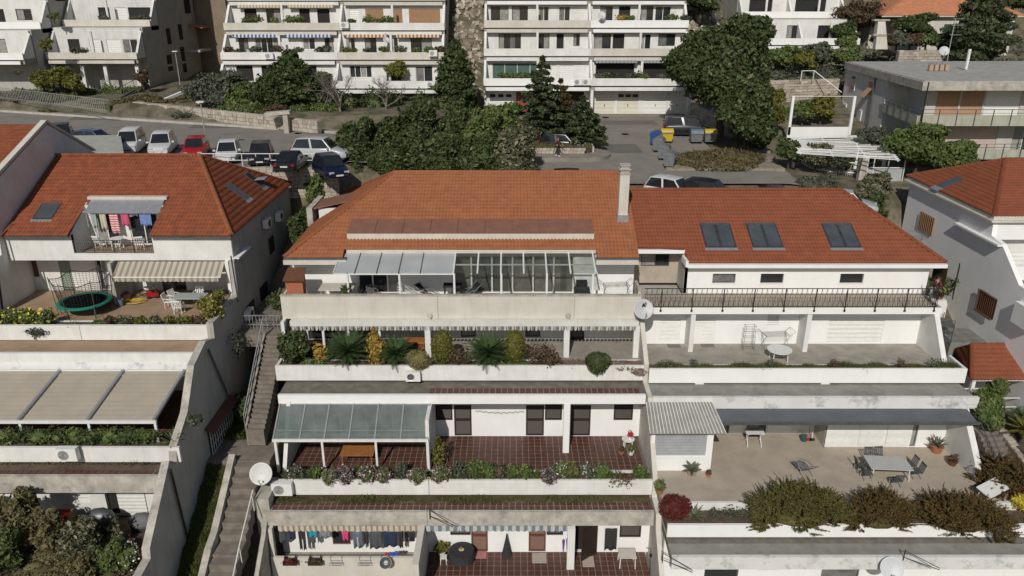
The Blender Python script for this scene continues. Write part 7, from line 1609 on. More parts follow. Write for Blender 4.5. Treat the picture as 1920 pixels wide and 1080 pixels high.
hm=thing('hammock', 'tangle of pale net hammock hanging from the pergola post', 'hammock', (P(765, 540, y=43.3).x, 43.3, -17.9));h_=MB();hx=P(765, 545, y=43.4).x
for k in range(16):h_.path([(hx+rng.uniform(-.7, -.3), 43.4, -16.7+rng.uniform(-.2, .4)), (hx+rng.uniform(-.4, .4), 43.4+rng.uniform(-.2, .2), -16.95+rng.uniform(-.2, .2)), (hx+rng.uniform(.1, 1.0), 43.5, -17.0+rng.uniform(-.2, .2))], .012, 4)
h_.build('net', WMETAL, hm)
rack('folded black drying rack leaning on the white wall at the right of the top terrace', (P(1155, 548, y=44.8).x, 44.8, -17.9), R(8), 1.5, BLACKM)
q=P(648, 520, y=43.0);pot('dark pot plant on the parapet in front of the cream table', (q.x, 42.9, -16.95), .12, .18, BLACKM, LF['dark'], lr=.3, nleaf=160, lsize=.1)
# ---- level 3 things
yp3=35.9;z3=-25.0
def p3(u):return P(u, 890, y=yp3).x
blades('planter_grass', XL+1.2, XR-.1, 35.58, 36.28, z3, 9000, .5, LF['grass'], lean=.5)
fl=[(555, .55, 'white', .3), (592, .5, None, .35), (622, .45, 'pink', .4), (650, .6, 'pink', .42), (692, .62, 'pink', .45), (722, .5, 'pink', .4), (752, .45, None, .4), (786, .6, 'pink', .42), (827, .62, 'pink', .42), (862, .5, None, .45), (888, .6, None, .5), (916, .5, None, .45), (935, .4, 'redf', .4), (962, .5, None, .4), (985, .35, None, .35), (1028, .5, 'pink', .4), (1052, .45, 'white', .45), (1075, .5, 'redf', .42), (1100, .5, 'white', .4), (1128, .45, None, .4), (1200, .45, None, .35)]
for k, (u_, s, f_, hgt)in enumerate(fl):
 over=f_=='pink'
 lab={'pink':'pink flowering bush spilling over the planter', 'white':'white flowering plant in the planter', 'redf':'red flowering plant in the planter', None:'leafy green plant in the planter'}[f_]
 spot=f', {["left of", "above", "right of"][k % 3]} the' if False else ''
 ref=['by the pale dish', 'under the left end of the glass canopy', 'below the first canopy post', 'just right of the first canopy post', 'below the second canopy post', 'right of the second canopy post', 'left of the climbing plant', 'just left of the middle joint', 'just right of the middle joint', 'behind the first red blooms', 'bushiest green one right of the joint', 'left of the red blooms', 'nearest to the middle joint', 'in front of the tiled floor centre', 'smallest, before the white pillar', 'hanging before the white pillar', 'just right of the white pillar', 'between two white ones', 'rightmost white one', 'next to the brown trailing plant', 'at the right end'][k]
 shrub(f'{lab}, {ref}', (p3(u_), yp3-(.38 if over else 0), z3-(.1 if over else.05)), s*.95, .48, hgt*1.3, 800, .08, LF['mid']if k%3 else LF['olive'], name='flowering_plant' if f_ else 'leafy_plant', cat='plant', rough=.4, core=.5, flowers=(LF[f_], 330 if over else 130, .06)if f_ else None, group='plants of the flower planter')
shrub('brown trailing plant hanging over the right end of the flower planter', (p3(1165), 35.5, z3-.3), .85, .4, .5, 900, .06, LF['brown'], rough=.6, core=.2, name='trailing_plant', cat='plant')
tree('climbing_plant', 'yellow green climbing plant on the white dividing wall', (P(823, 858, y=37.0).x, 37.1, F3), 1.9, .42, .4, .1, 500, .1, LF['yellow'], nl=4, cat='plant', shape='column', rough=.5, core=.3)
rosette('agave', 'agave behind the pale dish at the stair corner', (P(489, 862, y=36.3).x, 36.5, -24.9), 22, .75, LF['agave'], .09)
blades('roof_weeds', XL+.8, XR-.3, 34.75, 35.35, -25.92, 5200, .2, LF['drygrass'], lean=.6);blades('roof_weeds', XL+.8, XR-.3, 34.9, 35.4, -25.92, 3500, .22, LF['grass'], lean=.6)
table('long orange wooden table under the glass canopy', (P(672, 842, z=F3+.74).x, P(672, 842, z=F3+.74).y, F3), 1.9, 1.35, .74, WOODO)
q=P(1178, 840, y=38.7);table('small round glass table with red and green flower pots in the right corner', (q.x, 38.9, F3), .75, .75, .7, WPLASTIC, rnd=True)
pot('pot with red flowers on the small round table', (q.x+.1, 38.9, F3+.7), .12, .16, WPLASTIC, LF['redf'], lr=.2, nleaf=90);pot('pot with green plant standing before the small round table', (q.x+.1, 38.3, F3), .18, .25, WPLASTIC, LF['mid'], lr=.25, nleaf=140);pot('terracotta pot left of the small round table', (q.x-.45, 38.35, F3), .16, .22, TC, LF['brown'], lr=.2, nleaf=80)
c0_, c1_=P(892, 770, y=40.2), P(982, 771, y=40.2);sl=thing('string_lights', 'string of small lights hanging on the white wall between the louvred doors', 'string lights', tuple(c0_));s1_=MB();s2_=MB();prev=None
for k in range(28):
 f=k/27;q=c0_.lerp(c1_, f)+Vector((0, 0, -.12*math.sin(math.pi*f)-.04*math.sin(k*1.9)));
 if prev is not None:s1_.tube(prev, q, .008, 4)
 s2_.lathe(q+Vector((0, 0, -.03)), [(.0001, -.03), (.03, 0), (.0001, .03)], 6);prev=q
s1_.build('cord', BLACKM, sl);s2_.build('bulbs', DIRTY, sl)
# ---- level 4 laundry, left bay
ly_=34.35;cols={'g':mat('grey_laundry', (.08, .085, .09), (.06, .065, .07), 5, .95), 'k':FABD, 'n':mat('navy_laundry', (.02, .035, .07), (.015, .028, .055), 5, .95), 't':mat('turquoise_laundry', (.02, .3, .42), (.02, .25, .35), 5, .9), 'l':mat('light_grey_laundry', (.22, .23, .25), (.18, .19, .21), 5, .95), 'p':mat('pink_laundry', (.6, .06, .2), (.5, .05, .17), 5, .9), 'd':mat('denim_laundry', (.12, .15, .19), (.1, .125, .16), 5, .95), 'b':mat('blue_laundry', (.03, .1, .4), (.03, .08, .32), 5, .9), 'w':mat('white_laundry', (.62, .62, .63), (.56, .56, .57), 5, .9), 'r':mat('red_laundry', (.45, .03, .04), (.38, .025, .035), 5, .9)}
laun=[(165, 315, 62, 205, 'g', 'grey towel at the left end of the line'), (345, 430, 70, 175, 'n', 'navy shirt next to the grey towel'), (440, 545, 65, 285, 'k', 'long black trousers left of the turquoise shirt'), (548, 655, 60, 150, 't', 'bright turquoise shirt'), (560, 640, 150, 215, 'g', 'grey shorts pinned below the turquoise shirt'), (665, 795, 62, 160, 'l', 'light grey printed shirt'), (905, 985, 95, 185, 'p', 'hot pink top'), (1020, 1130, 95, 262, 'd', 'faded denim trousers right of the pink top'), (1132, 1200, 95, 220, 'k', 'black shirt right of the denim trousers'), (1190, 1335, 95, 270, 'g', 'charcoal hoodie in the middle right of the line'), (1340, 1500, 95, 250, 'n', 'dark slate sheet beside the blue towel'), (1505, 1560, 90, 260, 'k', 'black scarf at the right of the line'), (1425, 1530, 250, 330, 'b', 'blue patterned towel lying on the parapet'), (1380, 1425, 255, 320, 'r', 'red cloth beside the blue towel'), (1600, 1690, 95, 160, 'k', 'row of dark socks at the far right of the line')]
for(a, b, va, vb, c, lb)in laun:
 u0, u1=480+a/5.647, 480+b/5.647;v0, v1=980+va/5.647, 980+vb/5.647;q0, q1=P(u0, v0, y=ly_), P(u1, v1, y=ly_)
 cloth('laundry', lb+' on the lower left balcony', 'laundry', q0.x, q1.x, ly_ if vb<300 else 33.9, q0.z, q1.z, cols[c], 'laundry on the lower balcony', taper=.08, legs_=('trousers' in lb))
wl=thing('washing_line', 'washing line strung across the lower left balcony', 'washing line', (-8, ly_, -27));MB().tube((XL+1.2, ly_, P(600, 991, y=ly_).z), (xd-.2, ly_, P(600, 996, y=ly_).z), .012).tube((XL+1.2, ly_+.25, P(600, 990, y=ly_).z), (xd-.2, ly_+.25, P(600, 994, y=ly_).z), .012).build('line', WMETAL, wl)
yfp=33.5
for k, u_ in enumerate((544, 591)):
 q=P(u_, 1053, y=33.35);t=local('hanging_planter', ['left hanging planter with dark red leaves on the balcony wall', 'right hanging planter with dark red leaves on the balcony wall'][k], 'planter', (q.x, 33.33, q.z), 'planters hung on the lower balcony wall');crown('foliage', t, [(0, 0, .05, .42, .18, .16)], 420, .05, LF['brown' if k else 'red'], core=.6, rough=.4);MB().box(-.38, .38, -.1, .12, -.18, -.02).build('box', BROWNW, t, base=(0, 0, 0));MB().box(-.3, -.27, 0, .24, 0, .3).box(.27, .3, 0, .24, 0, .3).build('hook', BLACKM, t, base=(0, 0, 0))
for k, u_ in enumerate((629, 683, 724)):
 q=P(u_, 1053, y=33.35);t=local('planter_bracket', ['empty wire bracket next to the hanging planters', 'empty wire bracket in the middle of the balcony wall', 'wire bracket holding a round grey bowl'][k], 'bracket', (q.x, 33.3, q.z), 'empty brackets on the lower balcony wall');f=MB()
 for z in(.0, -.13):f.box(-.33, .33, -.12, -.1, z-.012, z+.012).box(-.33, .33, .1, .12, z-.012, z+.012)
 for s in(-.3, .3):f.box(s-.012, s+.012, -.12, .24, -.14, -.12).box(s-.012, s+.012, .2, .23, -.14, .24)
 f.build('frame', ALU, t, base=(0, 0, 0))
 if k==2:
  b_=local('bowl', 'round grey bowl resting in the wire bracket on the balcony wall', 'bowl', (q.x, 33.25, q.z));MB().lathe((0, 0, 0), [(.0001, .0), (.12, .0), (.31, .16), (.33, .16), (.14, -.03), (.0001, -.03)], 20, (0, -.75, .66)).build('bowl_body', GREYM, b_, base=(0, 0, 0))
# right bay of level 4
def t4(zx, zy, z=F4):return P(800+zx/4.3636, 970+zy/4.3636, z=z)
q=t4(285, 270, F4+.72);table('round table with a black cloth on the lower terrace', (q.x, q.y, F4), 1.35, 1.35, .74, FABD, rnd=True);MB_=MB().lathe((q.x, q.y, F4+.2), [(.72, 0), (.69, .55)], 24);tag(MB_.build('tablecloth', FABD, None, base=(q.x, q.y, F4)), 'black cloth draped over the round table', 'tablecloth')
pot('white dish of yellow fruit on the black table', (q.x, q.y, F4+.745), .14, .06, WPLASTIC, LF['gold'], lr=.09, nleaf=60, lsize=.06, name='fruit_bowl')
q=t4(435, 310);tag(pbox('doormat', mat('pink_mat', (.45, .2, .2), (.4, .17, .17), 4, .95), None, q.x-.38, q.x+.38, q.y-.3, q.y+.3, F4+.016, F4+.04, base=(q.x, q.y, F4)), 'pink doormat beside the black table', 'doormat')
q=t4(920, 335);tag(pbox('doormat', mat('beige_mat', (.42, .36, .3), (.37, .32, .27), 4, .95), None, q.x-.4, q.x+.4, q.y-.42, q.y+.42, F4+.016, F4+.035, base=(q.x, q.y, F4)), 'beige mat before the closed brown door of the lower terrace', 'mat')
q=t4(1325, 365);tag(pbox('doormat', MATS['beige_mat'], None, q.x-.36, q.x+.3, q.y-.42, q.y+.42, F4+.016, F4+.035, base=(q.x, q.y, F4)), 'beige mat under the open louvred door', 'mat')
q=t4(1640, 300, F4+.7);table('square cream folding table with white crossed legs at the right end', (q.x, q.y, F4), .95, .8, .76, CREAM, WMETAL)
a, b=P(800+1460/4.3636, 970+90/4.3636, y=35.0), P(800+1550/4.3636, 970+265/4.3636, y=35.0);cloth('towel', 'black towel with grey fringe hanging on the wall beside the open door', 'towel', a.x, b.x, 35.0, a.z, b.z, FABD)
uq=P(1057, 1000, y=33.6);um=thing('umbrella', 'closed purple umbrella hung on the white pillar', 'umbrella', tuple(uq));MB().lathe(P(1056, 1040, y=33.6), [(.01, 0), (.05, .5), (.08, .95), (.01, 1.05)], 10).build('canopy', mat('purple_cloth', (.12, .06, .3), (.1, .05, .25), 3, .8), um)
q=t4(655, 260);ub_=thing('umbrella', 'folded dark parasol leaning by the white wall of the lower terrace', 'umbrella', tuple(q));MB().lathe((q.x, 34.9, F4), [(.3, 0), (.2, .5), (.06, 1.2), (.02, 1.5)], 12).build('canopy', FABD, ub_)
pot('potted shrub with yellow green leaves left of the black table', (t4(135, 240).x, 34.8, F4), .22, .4, WPLASTIC, LF['yellow'], lr=.36, nleaf=260, lsize=.1)
rosette('spiky_plant', 'spiky dry plant at the bottom left of the lower right terrace', (t4(60, 470).x, 31.9, F4), 20, .8, LF['drygrass'], .05)
c_=local('stool', 'white plastic stool by the potted shrub of the lower terrace', 'stool', (t4(150, 290).x, 34.3, F4));MB().box(-.18, .18, -.18, .18, .4, .44).build('seat', WPLASTIC, c_, base=(0, 0, 0));legs4(c_, .32, .32, .4, .02, WPLASTIC)
by_=local('bicycle', 'bicycle leaning against the end wall of the lower terrace', 'bicycle', (t4(1780, 280).x+.1, 34.0, F4), rz=R(80))
for sx in(-.5, .5):MB().lathe((sx, 0, .33), [(.31, -.015), (.34, 0), (.31, .015), (.29, 0)], 20, (0, 1, 0)).build('wheel', RUBBER, by_, base=(0, 0, 0))
MB().path([(-.5, 0, .33), (-.1, 0, .33), (.35, 0, .8), (-.2, 0, .78), (-.1, 0, .33)], .018).path([(.5, 0, .33), (.36, 0, .9)], .018).path([(-.5, 0, .33), (-.2, 0, .78), (-.23, 0, .92)], .015).build('frame', GREYM, by_, base=(0, 0, 0));MB().box(-.34, -.12, -.07, .07, .92, .97).build('saddle', RUBBER, by_, base=(0, 0, 0));MB().tube((.34, -.25, .95), (.34, .25, .95), .015).build('handlebar', BLACKM, by_, base=(0, 0, 0))
# ---- antennas / brackets on bands
def washpole(label, x, y, z, L=1.3, s=1):
 t=thing('clothesline_bracket', label, 'clothesline bracket', (x, y, z), 'clothesline brackets on the roof bands');MB().tube((x, y, z+.3), (x+s*L, y-.9, z), .02).tube((x, y, z-.1), (x+s*L, y-.9, z-.1), .02).tube((x, y, z+.35), (x, y, z-.3), .025).build('bracket', BLACKM, t)
washpole('black clothesline bracket at the middle joint of the roof band', U(805, 950, 33.9), 33.9, -25.95);washpole('black clothesline bracket at the left end of the lower white band', U(1242, 1050, 30.7), 30.7, -26.1);washpole('black clothesline bracket right of the big junipers', U(1698, 1030, 30.7), 30.7, -25.95)
# ================================================================ RIGHT HOUSE THINGS
blades('grass', RX0+.05, PX-.2, 39.87, 40.58, -20.45, 14000, .26, LF['grass'], lean=.6);blades('dry_grass', RX0+.05, PX-.2, 39.87, 40.58, -20.45, 6000, .24, LF['drygrass'], lean=.7)
for k, (u_, s, mm_)in enumerate(((1245, .55, 'olive'), (1750, .6, 'olive'), (1562, .3, 'brown'), (1690, .3, 'brown'), (1300, .3, 'olive'), (1445, .3, 'olive'))):shrub(['low grey green tuft at the left end of the grass planter', 'tall feathery tuft at the right end of the grass planter', 'dark twiggy tuft in the grass planter', 'second dark twiggy tuft towards the right of the grass planter', 'small tuft left in the grass planter', 'small tuft in the middle of the grass planter'][k], (P(u_, 680, y=40.2).x, 40.2, -20.45), s, .3, .35, 500, .045, LF[mm_], rough=.6, core=.3, name='tuft', cat='plant', group='tufts in the grass planter')
q=P(1463, 656, z=FR2+.72);t=table('round cream plastic table on the upper right terrace', (q.x, q.y+.1, FR2), 1.45, 1.2, .72, WPLASTIC, rnd=True)
rack('wire drying rack standing against the white wall behind the round table', (P(1452, 650, y=43.5).x, 43.5, FR2), R(5), 1.5, GREYM)
q=P(1402, 655, y=43.2);sr=local('wire_shelf', 'tall wire plant stand left of the drying rack', 'shelf', (q.x, 43.2, FR2));f=MB()
for sx in(-.35, .35):
 for sy in(-.15, .15):f.tube((sx, sy, 0), (sx*.8, sy, 1.7), .012, 5)
for z in(.15, .5, .9, 1.3, 1.65):f.tube((-.35, -.15, z), (.35, -.15, z), .008, 4).tube((-.35, .15, z), (.35, .15, z), .008, 4).tube((-.35, -.15, z), (-.35, .15, z), .008, 4).tube((.35, -.15, z), (.35, .15, z), .008, 4)
f.build('frame', GREYM, sr, base=(0, 0, 0))
for k, (u_, v_)in enumerate(((1264, 649), (1327, 648))):q=P(u_, v_, z=FR2);tag(pbox('doormat', FABG, None, q.x-.4, q.x+.4, q.y-.22, q.y+.22, FR2+.005, FR2+.03, base=(q.x, q.y, FR2)), ['dark doormat left of the first white fin wall', 'dark doormat right of the first white fin wall'][k], 'doormat', 'doormats on the upper right terrace')
# level 3 terrace
def r3(u, v, dz=0):return P(u, v, z=FR3+dz)
q=r3(1665, 868, .74);table('large grey topped dining table on the beige terrace', (q.x, q.y, FR3), 2.25, 1.35, .76, mat('pale_grey_top', (.48, .48, .46), (.44, .44, .42), 2, .6), WMETAL, rz=R(-4))
CH=[(-1.35, .25, 90), (-1.3, -.45, 95), (1.45, .35, -85), (1.5, -.3, -90), (-.5, 1.0, 0), (.1, 1.05, 5), (0, -1.1, 180)]
CL=['left of the dining table near its far corner', 'left of the dining table near its front corner', 'right of the dining table near its far corner', 'right of the dining table near its front corner', 'behind the dining table, left one', 'behind the dining table, right one', 'in front of the dining table, pushed under it']
for(dx, dy, rz), lb in zip(CH, CL):chair('dark slatted folding chair '+lb, (q.x+dx, q.y+dy, FR3), R(rz), GREYM, ALU, 'folding chairs around the dining table', arms=False)
q=r3(1508, 878, .35);lounger('grey fabric lounge chair standing alone on the beige terrace', (q.x, q.y, FR3), R(195), FABG, ALU)
q=r3(1413, 822, .4);bt_=local('folding_table', 'white folding table with crossed legs below the dark window', 'table', (q.x, q.y, FR3));MB().box(-.55, .55, -.3, .3, .86, .9).build('tabletop', WMETAL, bt_, base=(0, 0, 0))
for s in(-.4, .4):MB().tube((s, -.35, 0), (s, .3, .86), .022).tube((s, .35, 0), (s, -.3, .86), .022).build('leg', WMETAL, bt_, base=(0, 0, 0))
MB().box(-.3, .3, .2, .3, .9, 1.3).build('back_panel', GREYM, bt_, base=(0, 0, 0))
for k, (u_, m_)in enumerate(((1521, REDW), (1527, ALU))):a, b=P(u_, 780, y=40.4), P(u_-6, 833, y=39.8);t=thing('broom', ['red handled broom leaning by the white wall corner', 'grey handled broom leaning by the white wall corner'][k], 'broom', (b.x, 39.8, FR3));MB().tube((b.x, 39.8, FR3+.15), (a.x, 40.45, FR3+1.5), .016).build('handle', m_, t);MB().box(b.x-.15, b.x+.15, 39.75, 39.85, FR3, FR3+.15).build('head', FABD if k else PRED, t)
q=r3(1506, 826);b=local('bucket', 'teal bucket lying beside the brooms', 'bucket', (q.x, q.y, FR3));MB().lathe((0, 0, .16), [(.0001, -.2), (.15, -.2), (.2, .2), (.17, .2), (.12, -.15)], 14, (.2, 1, .4)).build('body', mat('dark_teal_plastic', (.04, .09, .09), (.03, .07, .07), 3, .5), b, base=(0, 0, 0))
q=r3(1296, 892);cycad('small potted palm in front of the white annex', (q.x, q.y, FR3+.3), .6, 18, LF['agave'], .05, None, 'potted_palm');pot('round pale clay pot under the small palm', (q.x, q.y, FR3), .26, .36, COPAL)
q=r3(1328, 893);pot('small pot with a brown plant right of the potted palm', (q.x, q.y, FR3), .17, .2, TC, LF['brown'], lr=.16, nleaf=90)
q=r3(1755, 848);rosette('agave', 'potted agave with thick grey green leaves in a terracotta pot', (q.x, q.y, FR3+.42), 18, .72, LF['agave'], .14, up=.3, curl=.1);pot('large terracotta pot under the agave', (q.x, q.y, FR3), .34, .44, TC)
q=r3(1793, 843);shrub('spiny round cactus in a teal pot in the terrace corner', (q.x, q.y, FR3+.2), .3, .3, .45, 300, .08, LF['brown'], name='cactus', cat='cactus');pot('teal pot in the terrace corner', (q.x, q.y, FR3), .25, .32, mat('teal_pot', (.03, .1, .11), (.03, .08, .09), 3, .5))
q=r3(1785, 872);pot('brown pot with a small bush nearest the end wall', (q.x, q.y, FR3), .25, .28, REDW, LF['brown'], lr=.26, nleaf=160)
q=r3(1236, 925);pot('terracotta pot with a green bush by the boundary wall', (q.x, q.y, FR3), .22, .3, TC, LF['mid'], lr=.32, nleaf=320, lsize=.06)
# junipers and planter plants
PZ_=-25.45
def jp(u, y=33.0, v=930):return P(u, v, y=y).x
shrub('dark red barberry bush at the left end of the lower right planter', (jp(1266), 33.0, PZ_-.2), .98, .8, .95, 5200, .05, LF['red'], rough=.15, core=.8)
rosette('agave', 'bright green agave rosette beside the red bush', (jp(1306), 33.1, PZ_), 34, .75, LF['agave'], .07, up=.2, curl=.25)
for k, u_ in enumerate((1345, 1375, 1398)):shrub(['grey lavender bush left in the gravel of the planter', 'grey lavender bush in the middle of the gravel', 'grey lavender bush next to the big juniper'][k], (jp(u_), 33.1, PZ_), .45, .4, .25, 420, .045, LF['olive'], rough=.5, core=.3, name='lavender', cat='plant', group='lavender bushes in the planter')
blades('planter_weeds', RX0+.5, RX1+5, 32.4, 33.55, PZ_, 2500, .15, LF['drygrass'])
juniper('biggest green juniper spilling over the planter left of the brown one', (jp(1497), 32.7, PZ_+.2), 2.5, 1.5, 1.6, 1150, LF['juniper'], down=1.1)
juniper('brown tinged juniper right of the biggest green one', (jp(1645), 32.6, PZ_+.1), 1.9, 1.35, 1.35, 850, LF['juniperb'], down=1.1)
juniper('juniper at the right, below the dining table side of the terrace', (jp(1812, 32.4), 32.4, PZ_+.05), 2.5, 1.4, 1.4, 1100, LF['juniperb'], down=1.0)
juniper('juniper at the right edge behind the terrace end wall', (P(1880, 885, y=35.6).x, 35.4, -25.4), 2.2, 1.7, 1.7, 850, LF['juniperb'])
shrub('bright yellow leaved shrub at the lower right edge', (P(1908, 960, y=33.6).x, 33.6, PZ_), .55, .5, .6, 700, .08, mat('yellow_leaves', (.4, .3, .02), island=[(.4, .3, .02), (.5, .4, .05), (.25, .2, .02)]))
shrub('dark purple leaved shrub above the yellow one', (P(1905, 930, y=34.4).x, 34.4, PZ_), .5, .5, .5, 500, .07, LF['red'])
# patio at the end of the balcony
q=P(1796, 566, y=43.6);pot('round green bush in a pot at the end of the balcony', (27.4, 45.8, -18.3), .3, .4, TC, LF['mid'], lr=.85, nleaf=1500, lsize=.07, lz=.8);sp_=thing('plant_stand', 'iron stand crowded with dark pots and folded chairs beside the right end wall', 'plant stand', (27, 42.6, -20.7));f=MB()
for k in range(26):x, y, z=26.7+rng.random()*.9, 43.9+rng.random()*1.3, -20.6+rng.random()*1.5;f.tube((x, y, z), (x+rng.uniform(-.4, .4), y+rng.uniform(-.4, .4), z+rng.uniform(-.5, .5)), .02, 5)
for z in(-20.4, -19.9, -19.4):f.box(26.7, 27.6, 43.8, 45.2, z, z+.03)
for x in(26.73, 27.57):
 for y in(43.85, 45.15):f.box(x-.02, x+.02, y-.02, y+.02, -20.75, -19)
f.build('frame', GREYM, sp_);tag(pbox('side_step', WHITE, None, 26.0, 27.8, 45.4, 46.4, -20.75, -18.3, base=(27, 45.5, -20.75)), 'white block wall carrying the balcony end beside the patio', 'wall')
dw_=thing('alley_door', 'tall dark brown shutter door standing open at the end of the balcony', 'door', (28.1, 45.4, BZ));MB().obox((27.9, 45.2, -16.9), (.06, 1.1, 2.1), Matrix.Rotation(R(-30), 3, 'Z')).obox((27.0, 45.6, -16.9), (.06, 1.0, 2.1), Matrix.Rotation(R(20), 3, 'Z')).build('leaf', BROWNW, dw_)
# red tiled garden pavilion
gz_=thing('garden_pavilion', 'small open pavilion with a red hip tile roof below the big white side wall', 'pavilion', (29.8, 42, -23.5))
g0, g1, g2, g3=Vector((27.0, 40.2, -21.2)), Vector((33, 40.2, -21.2)), Vector((33, 44.6, -21.2)), Vector((28.3, 44.4, -21.2));r0_, r1_=Vector((28.3, 42.9, -20.2)), Vector((31.4, 42.9, -20.2))
MB().poly([g0, g1, r1_, r0_]).poly([g1, g2, r1_]).poly([g2, g3, r0_, r1_]).poly([g3, g0, r0_]).build('roof_deck', TILER, gz_);fv=r0_-g0;tiles(gz_, g0+Vector((0, 0, .03)), (1, 0, 0), Vector((0, 2.7, 1.0)), [(0, 0), (6, 0), (4.4, math.hypot(2.7, 1)), (1.3, math.hypot(2.7, 1))], TILER)
ev=g0-g3;el_=ev.length;ev.normalize();mp_=(r0_-g3);al=mp_.dot(ev);uv_=mp_-ev*al;tiles(gz_, g3+Vector((0, 0, .03)), ev, uv_, [(0, 0), (el_, 0), (al, uv_.length)], TILER);caps(gz_, g0, r0_, TILER, .12);caps(gz_, r0_, r1_, TILER, .12);caps(gz_, g1, r1_, TILER, .12)
MB().box(27.2, 33, 40.4, 40.5, -21.4, -21.22).build('eave_board', WHITE2, gz_)
for x in(27.4, 29.3, 31.2):MB().box(x-.1, x+.1, 40.5, 40.7, -23.6, -21.4).build('post', WHITE2, gz_)
wall_y(MB(), 28.0, 33, -23.6, -21.25, 42.4, .2, [(29.4, 30.6, -23.5, -21.6)]).build('wall', WHITE, gz_);pbox('doorway', DARK, gz_, 29.4, 30.6, 42.55, 42.6, -23.5, -21.6)
MB().box(27.4, 33, 40.45, 40.5, -22.6, -22.55).box(27.4, 33, 40.45, 40.5, -23.2, -23.15).build('railing', WMETAL, gz_)
hf_=local('hanging_basket', 'hanging basket with red plant under the pavilion eave', 'hanging basket', (31.0, 40.6, -22.2));crown('foliage', hf_, [(0, 0, 0, .25, .2, .3)], 220, .07, LF['redf'], core=.5);MB().tube((0, 0, .2), (0, 0, .8), .01).build('cord', BLACKM, hf_, base=(0, 0, 0))
tree('hedge', 'clipped leafy hedge bush beneath the pavilion roof', (27.2, 38.4, -23.9), 3.7, 1.25, 1.1, .1, 6500, .085, LF['mid'], nl=6, cat='hedge', rough=.12, core=.8)
flight('garden_steps', 'stone garden steps descending beside the clipped hedge', [(27.3, 38.0, -23.6), (27.6, 33, -27.0)], 1.3);tag(MB().box(28.3, 34, 34, 40, -27, -23.7).build('garden_bed', SOIL, None), '', None);gb_=D.objects['garden_bed'];del gb_['label'];gb_['kind']='structure'
for k, (x, y)in enumerate(((28.9, 37.6), (30.2, 36.4), (29.6, 38.6))):cycad(['yucca-like palm at the right edge above the juniper', 'lower feathery palm at the right edge', 'dark palm behind the others at the right edge'][k], (x, y, -23.7), 1.2, 30, LF[['yellow', 'mid', 'cycad'][k]], .6, 'palms at the right edge', 'garden_palm')
rubble('stone_wall', 'dry stone retaining wall of the narrow garden by the clipped hedge', (28.2, 34.2, -25.6), (28.25, 39.8, -24.4), 1.2, .4);gw2=thing('handrail', 'dark handrail of the garden steps', 'railing', (28, 37, -24));MB().tube((26.75, 39.3, -21.8), (27.1, 33.2, -25.6), .03).tube((26.75, 39.3, -22.3), (27.1, 33.2, -26.1), .025).build('rail', GREYM, gw2)
MB().box(26.8, 28.3, 38.0, 41.0, -24.5, -23.6).build('garden_path', PAVE, None, kind='structure')
tb=local('folding_table', 'white garden panel leaning by the end of the terrace', 'panel', (P(1862, 945, y=34).x, 34.3, FR3), rz=R(30));MB().slab((-.9, -.4, .45), (.9, -.4, .45), (.9, .4, .7), (-.9, .4, .7), .05).build('panel', WMETAL, tb, base=(0, 0, 0));legs4(tb, 1.5, .6, .5, .02, WMETAL)
am=thing('roof_aerial', 'television aerial leaning over the edge of the dark red roof', 'aerial', (P(1722, 450, y=48).x, 48, -14));q=P(1722, 452, y=47.5);h_=MB().tube((q.x, q.y, q.z-.5), (q.x+.2, q.y, q.z+.3), .02)
for k in range(4):h_.tube((q.x-.5, q.y, q.z+.1*k), (q.x+.5, q.y, q.z+.1*k+.15), .012)
h_.build('aerial', GREYM, am)
# ================================================================ LEFT HOUSE THINGS
q=P(158, 563, z=FL1+.75);tr=local('trampoline', 'round trampoline with green edge pad and dark safety net', 'trampoline', (q.x, q.y, FL1));Rt=1.5
MB().lathe((0, 0, .72), [(.0001, 0), (Rt*.84, 0.0)], 36).build('jumping_mat', FABD, tr, base=(0, 0, 0));MB().lathe((0, 0, .74), [(Rt*.82, 0), (Rt*.9, .03), (Rt, 0), (Rt, -.07), (Rt*.82, -.02)], 36).build('edge_pad', mat('green_pad', (.015, .22, .15), (.012, .18, .12), 2, .5), tr, base=(0, 0, 0))
for k in range(6):
 a=k*math.pi/3+.3;x, y=math.cos(a)*Rt, math.sin(a)*Rt;MB().path([(x, y, 0), (x*1.03, y*1.03, 1.1), (x*1.1, y*1.1, 2.4)], .022, 6).build('net_pole', GREYM, tr, base=(0, 0, 0));MB().tube((x*.9, y*.9, 0), (x*.95, y*.95, .7), .025).build('leg', GREYM, tr, base=(0, 0, 0))
net=MB();n=48
for j in range(0, 13):
 z=.78+j*.125
 for k in range(n):
  def rp_(kk, zz_):a=kk*2*math.pi/n;sag=abs(math.sin((a-.3)*3));f=(zz_-.78)/1.5;rr=Rt*(.84+.24*f-.14*sag*f);return(math.cos(a)*rr, math.sin(a)*rr, zz_-.22*sag*f)
  net.bar(rp_(k, z), rp_(k+1, z), .012 if j<12 else.04, .012 if j<12 else.04)
  if j<12:net.bar(rp_(k, z), rp_(k, z+.125), .012, .012)
net.build('safety_net', FABD, tr, base=(0, 0, 0), kind='stuff')
wb=local('bench_box', 'long dark brown box between the trampoline and the white post', 'box', (P(213, 568, z=FL1).x, P(213, 568, z=FL1).y, FL1), rz=R(50));MB().box(-1.0, 1.0, -.2, .2, .05, .4).build('box_body', REDW, wb, base=(0, 0, 0));MB().box(-1.0, 1.0, -.22, .22, .4, .44).build('lid', BROWNW, wb, base=(0, 0, 0))
q=P(226, 568, z=FL1+.2);b=local('bucket', 'blue bucket at the foot of the white post', 'bucket', (q.x, q.y, FL1));MB().lathe((0, 0, .0), [(.15, 0), (.2, .45), (.17, .45), (.0001, .4)], 14).build('body', MATS['bright_blue_plastic']if False else BST, b, base=(0, 0, 0))
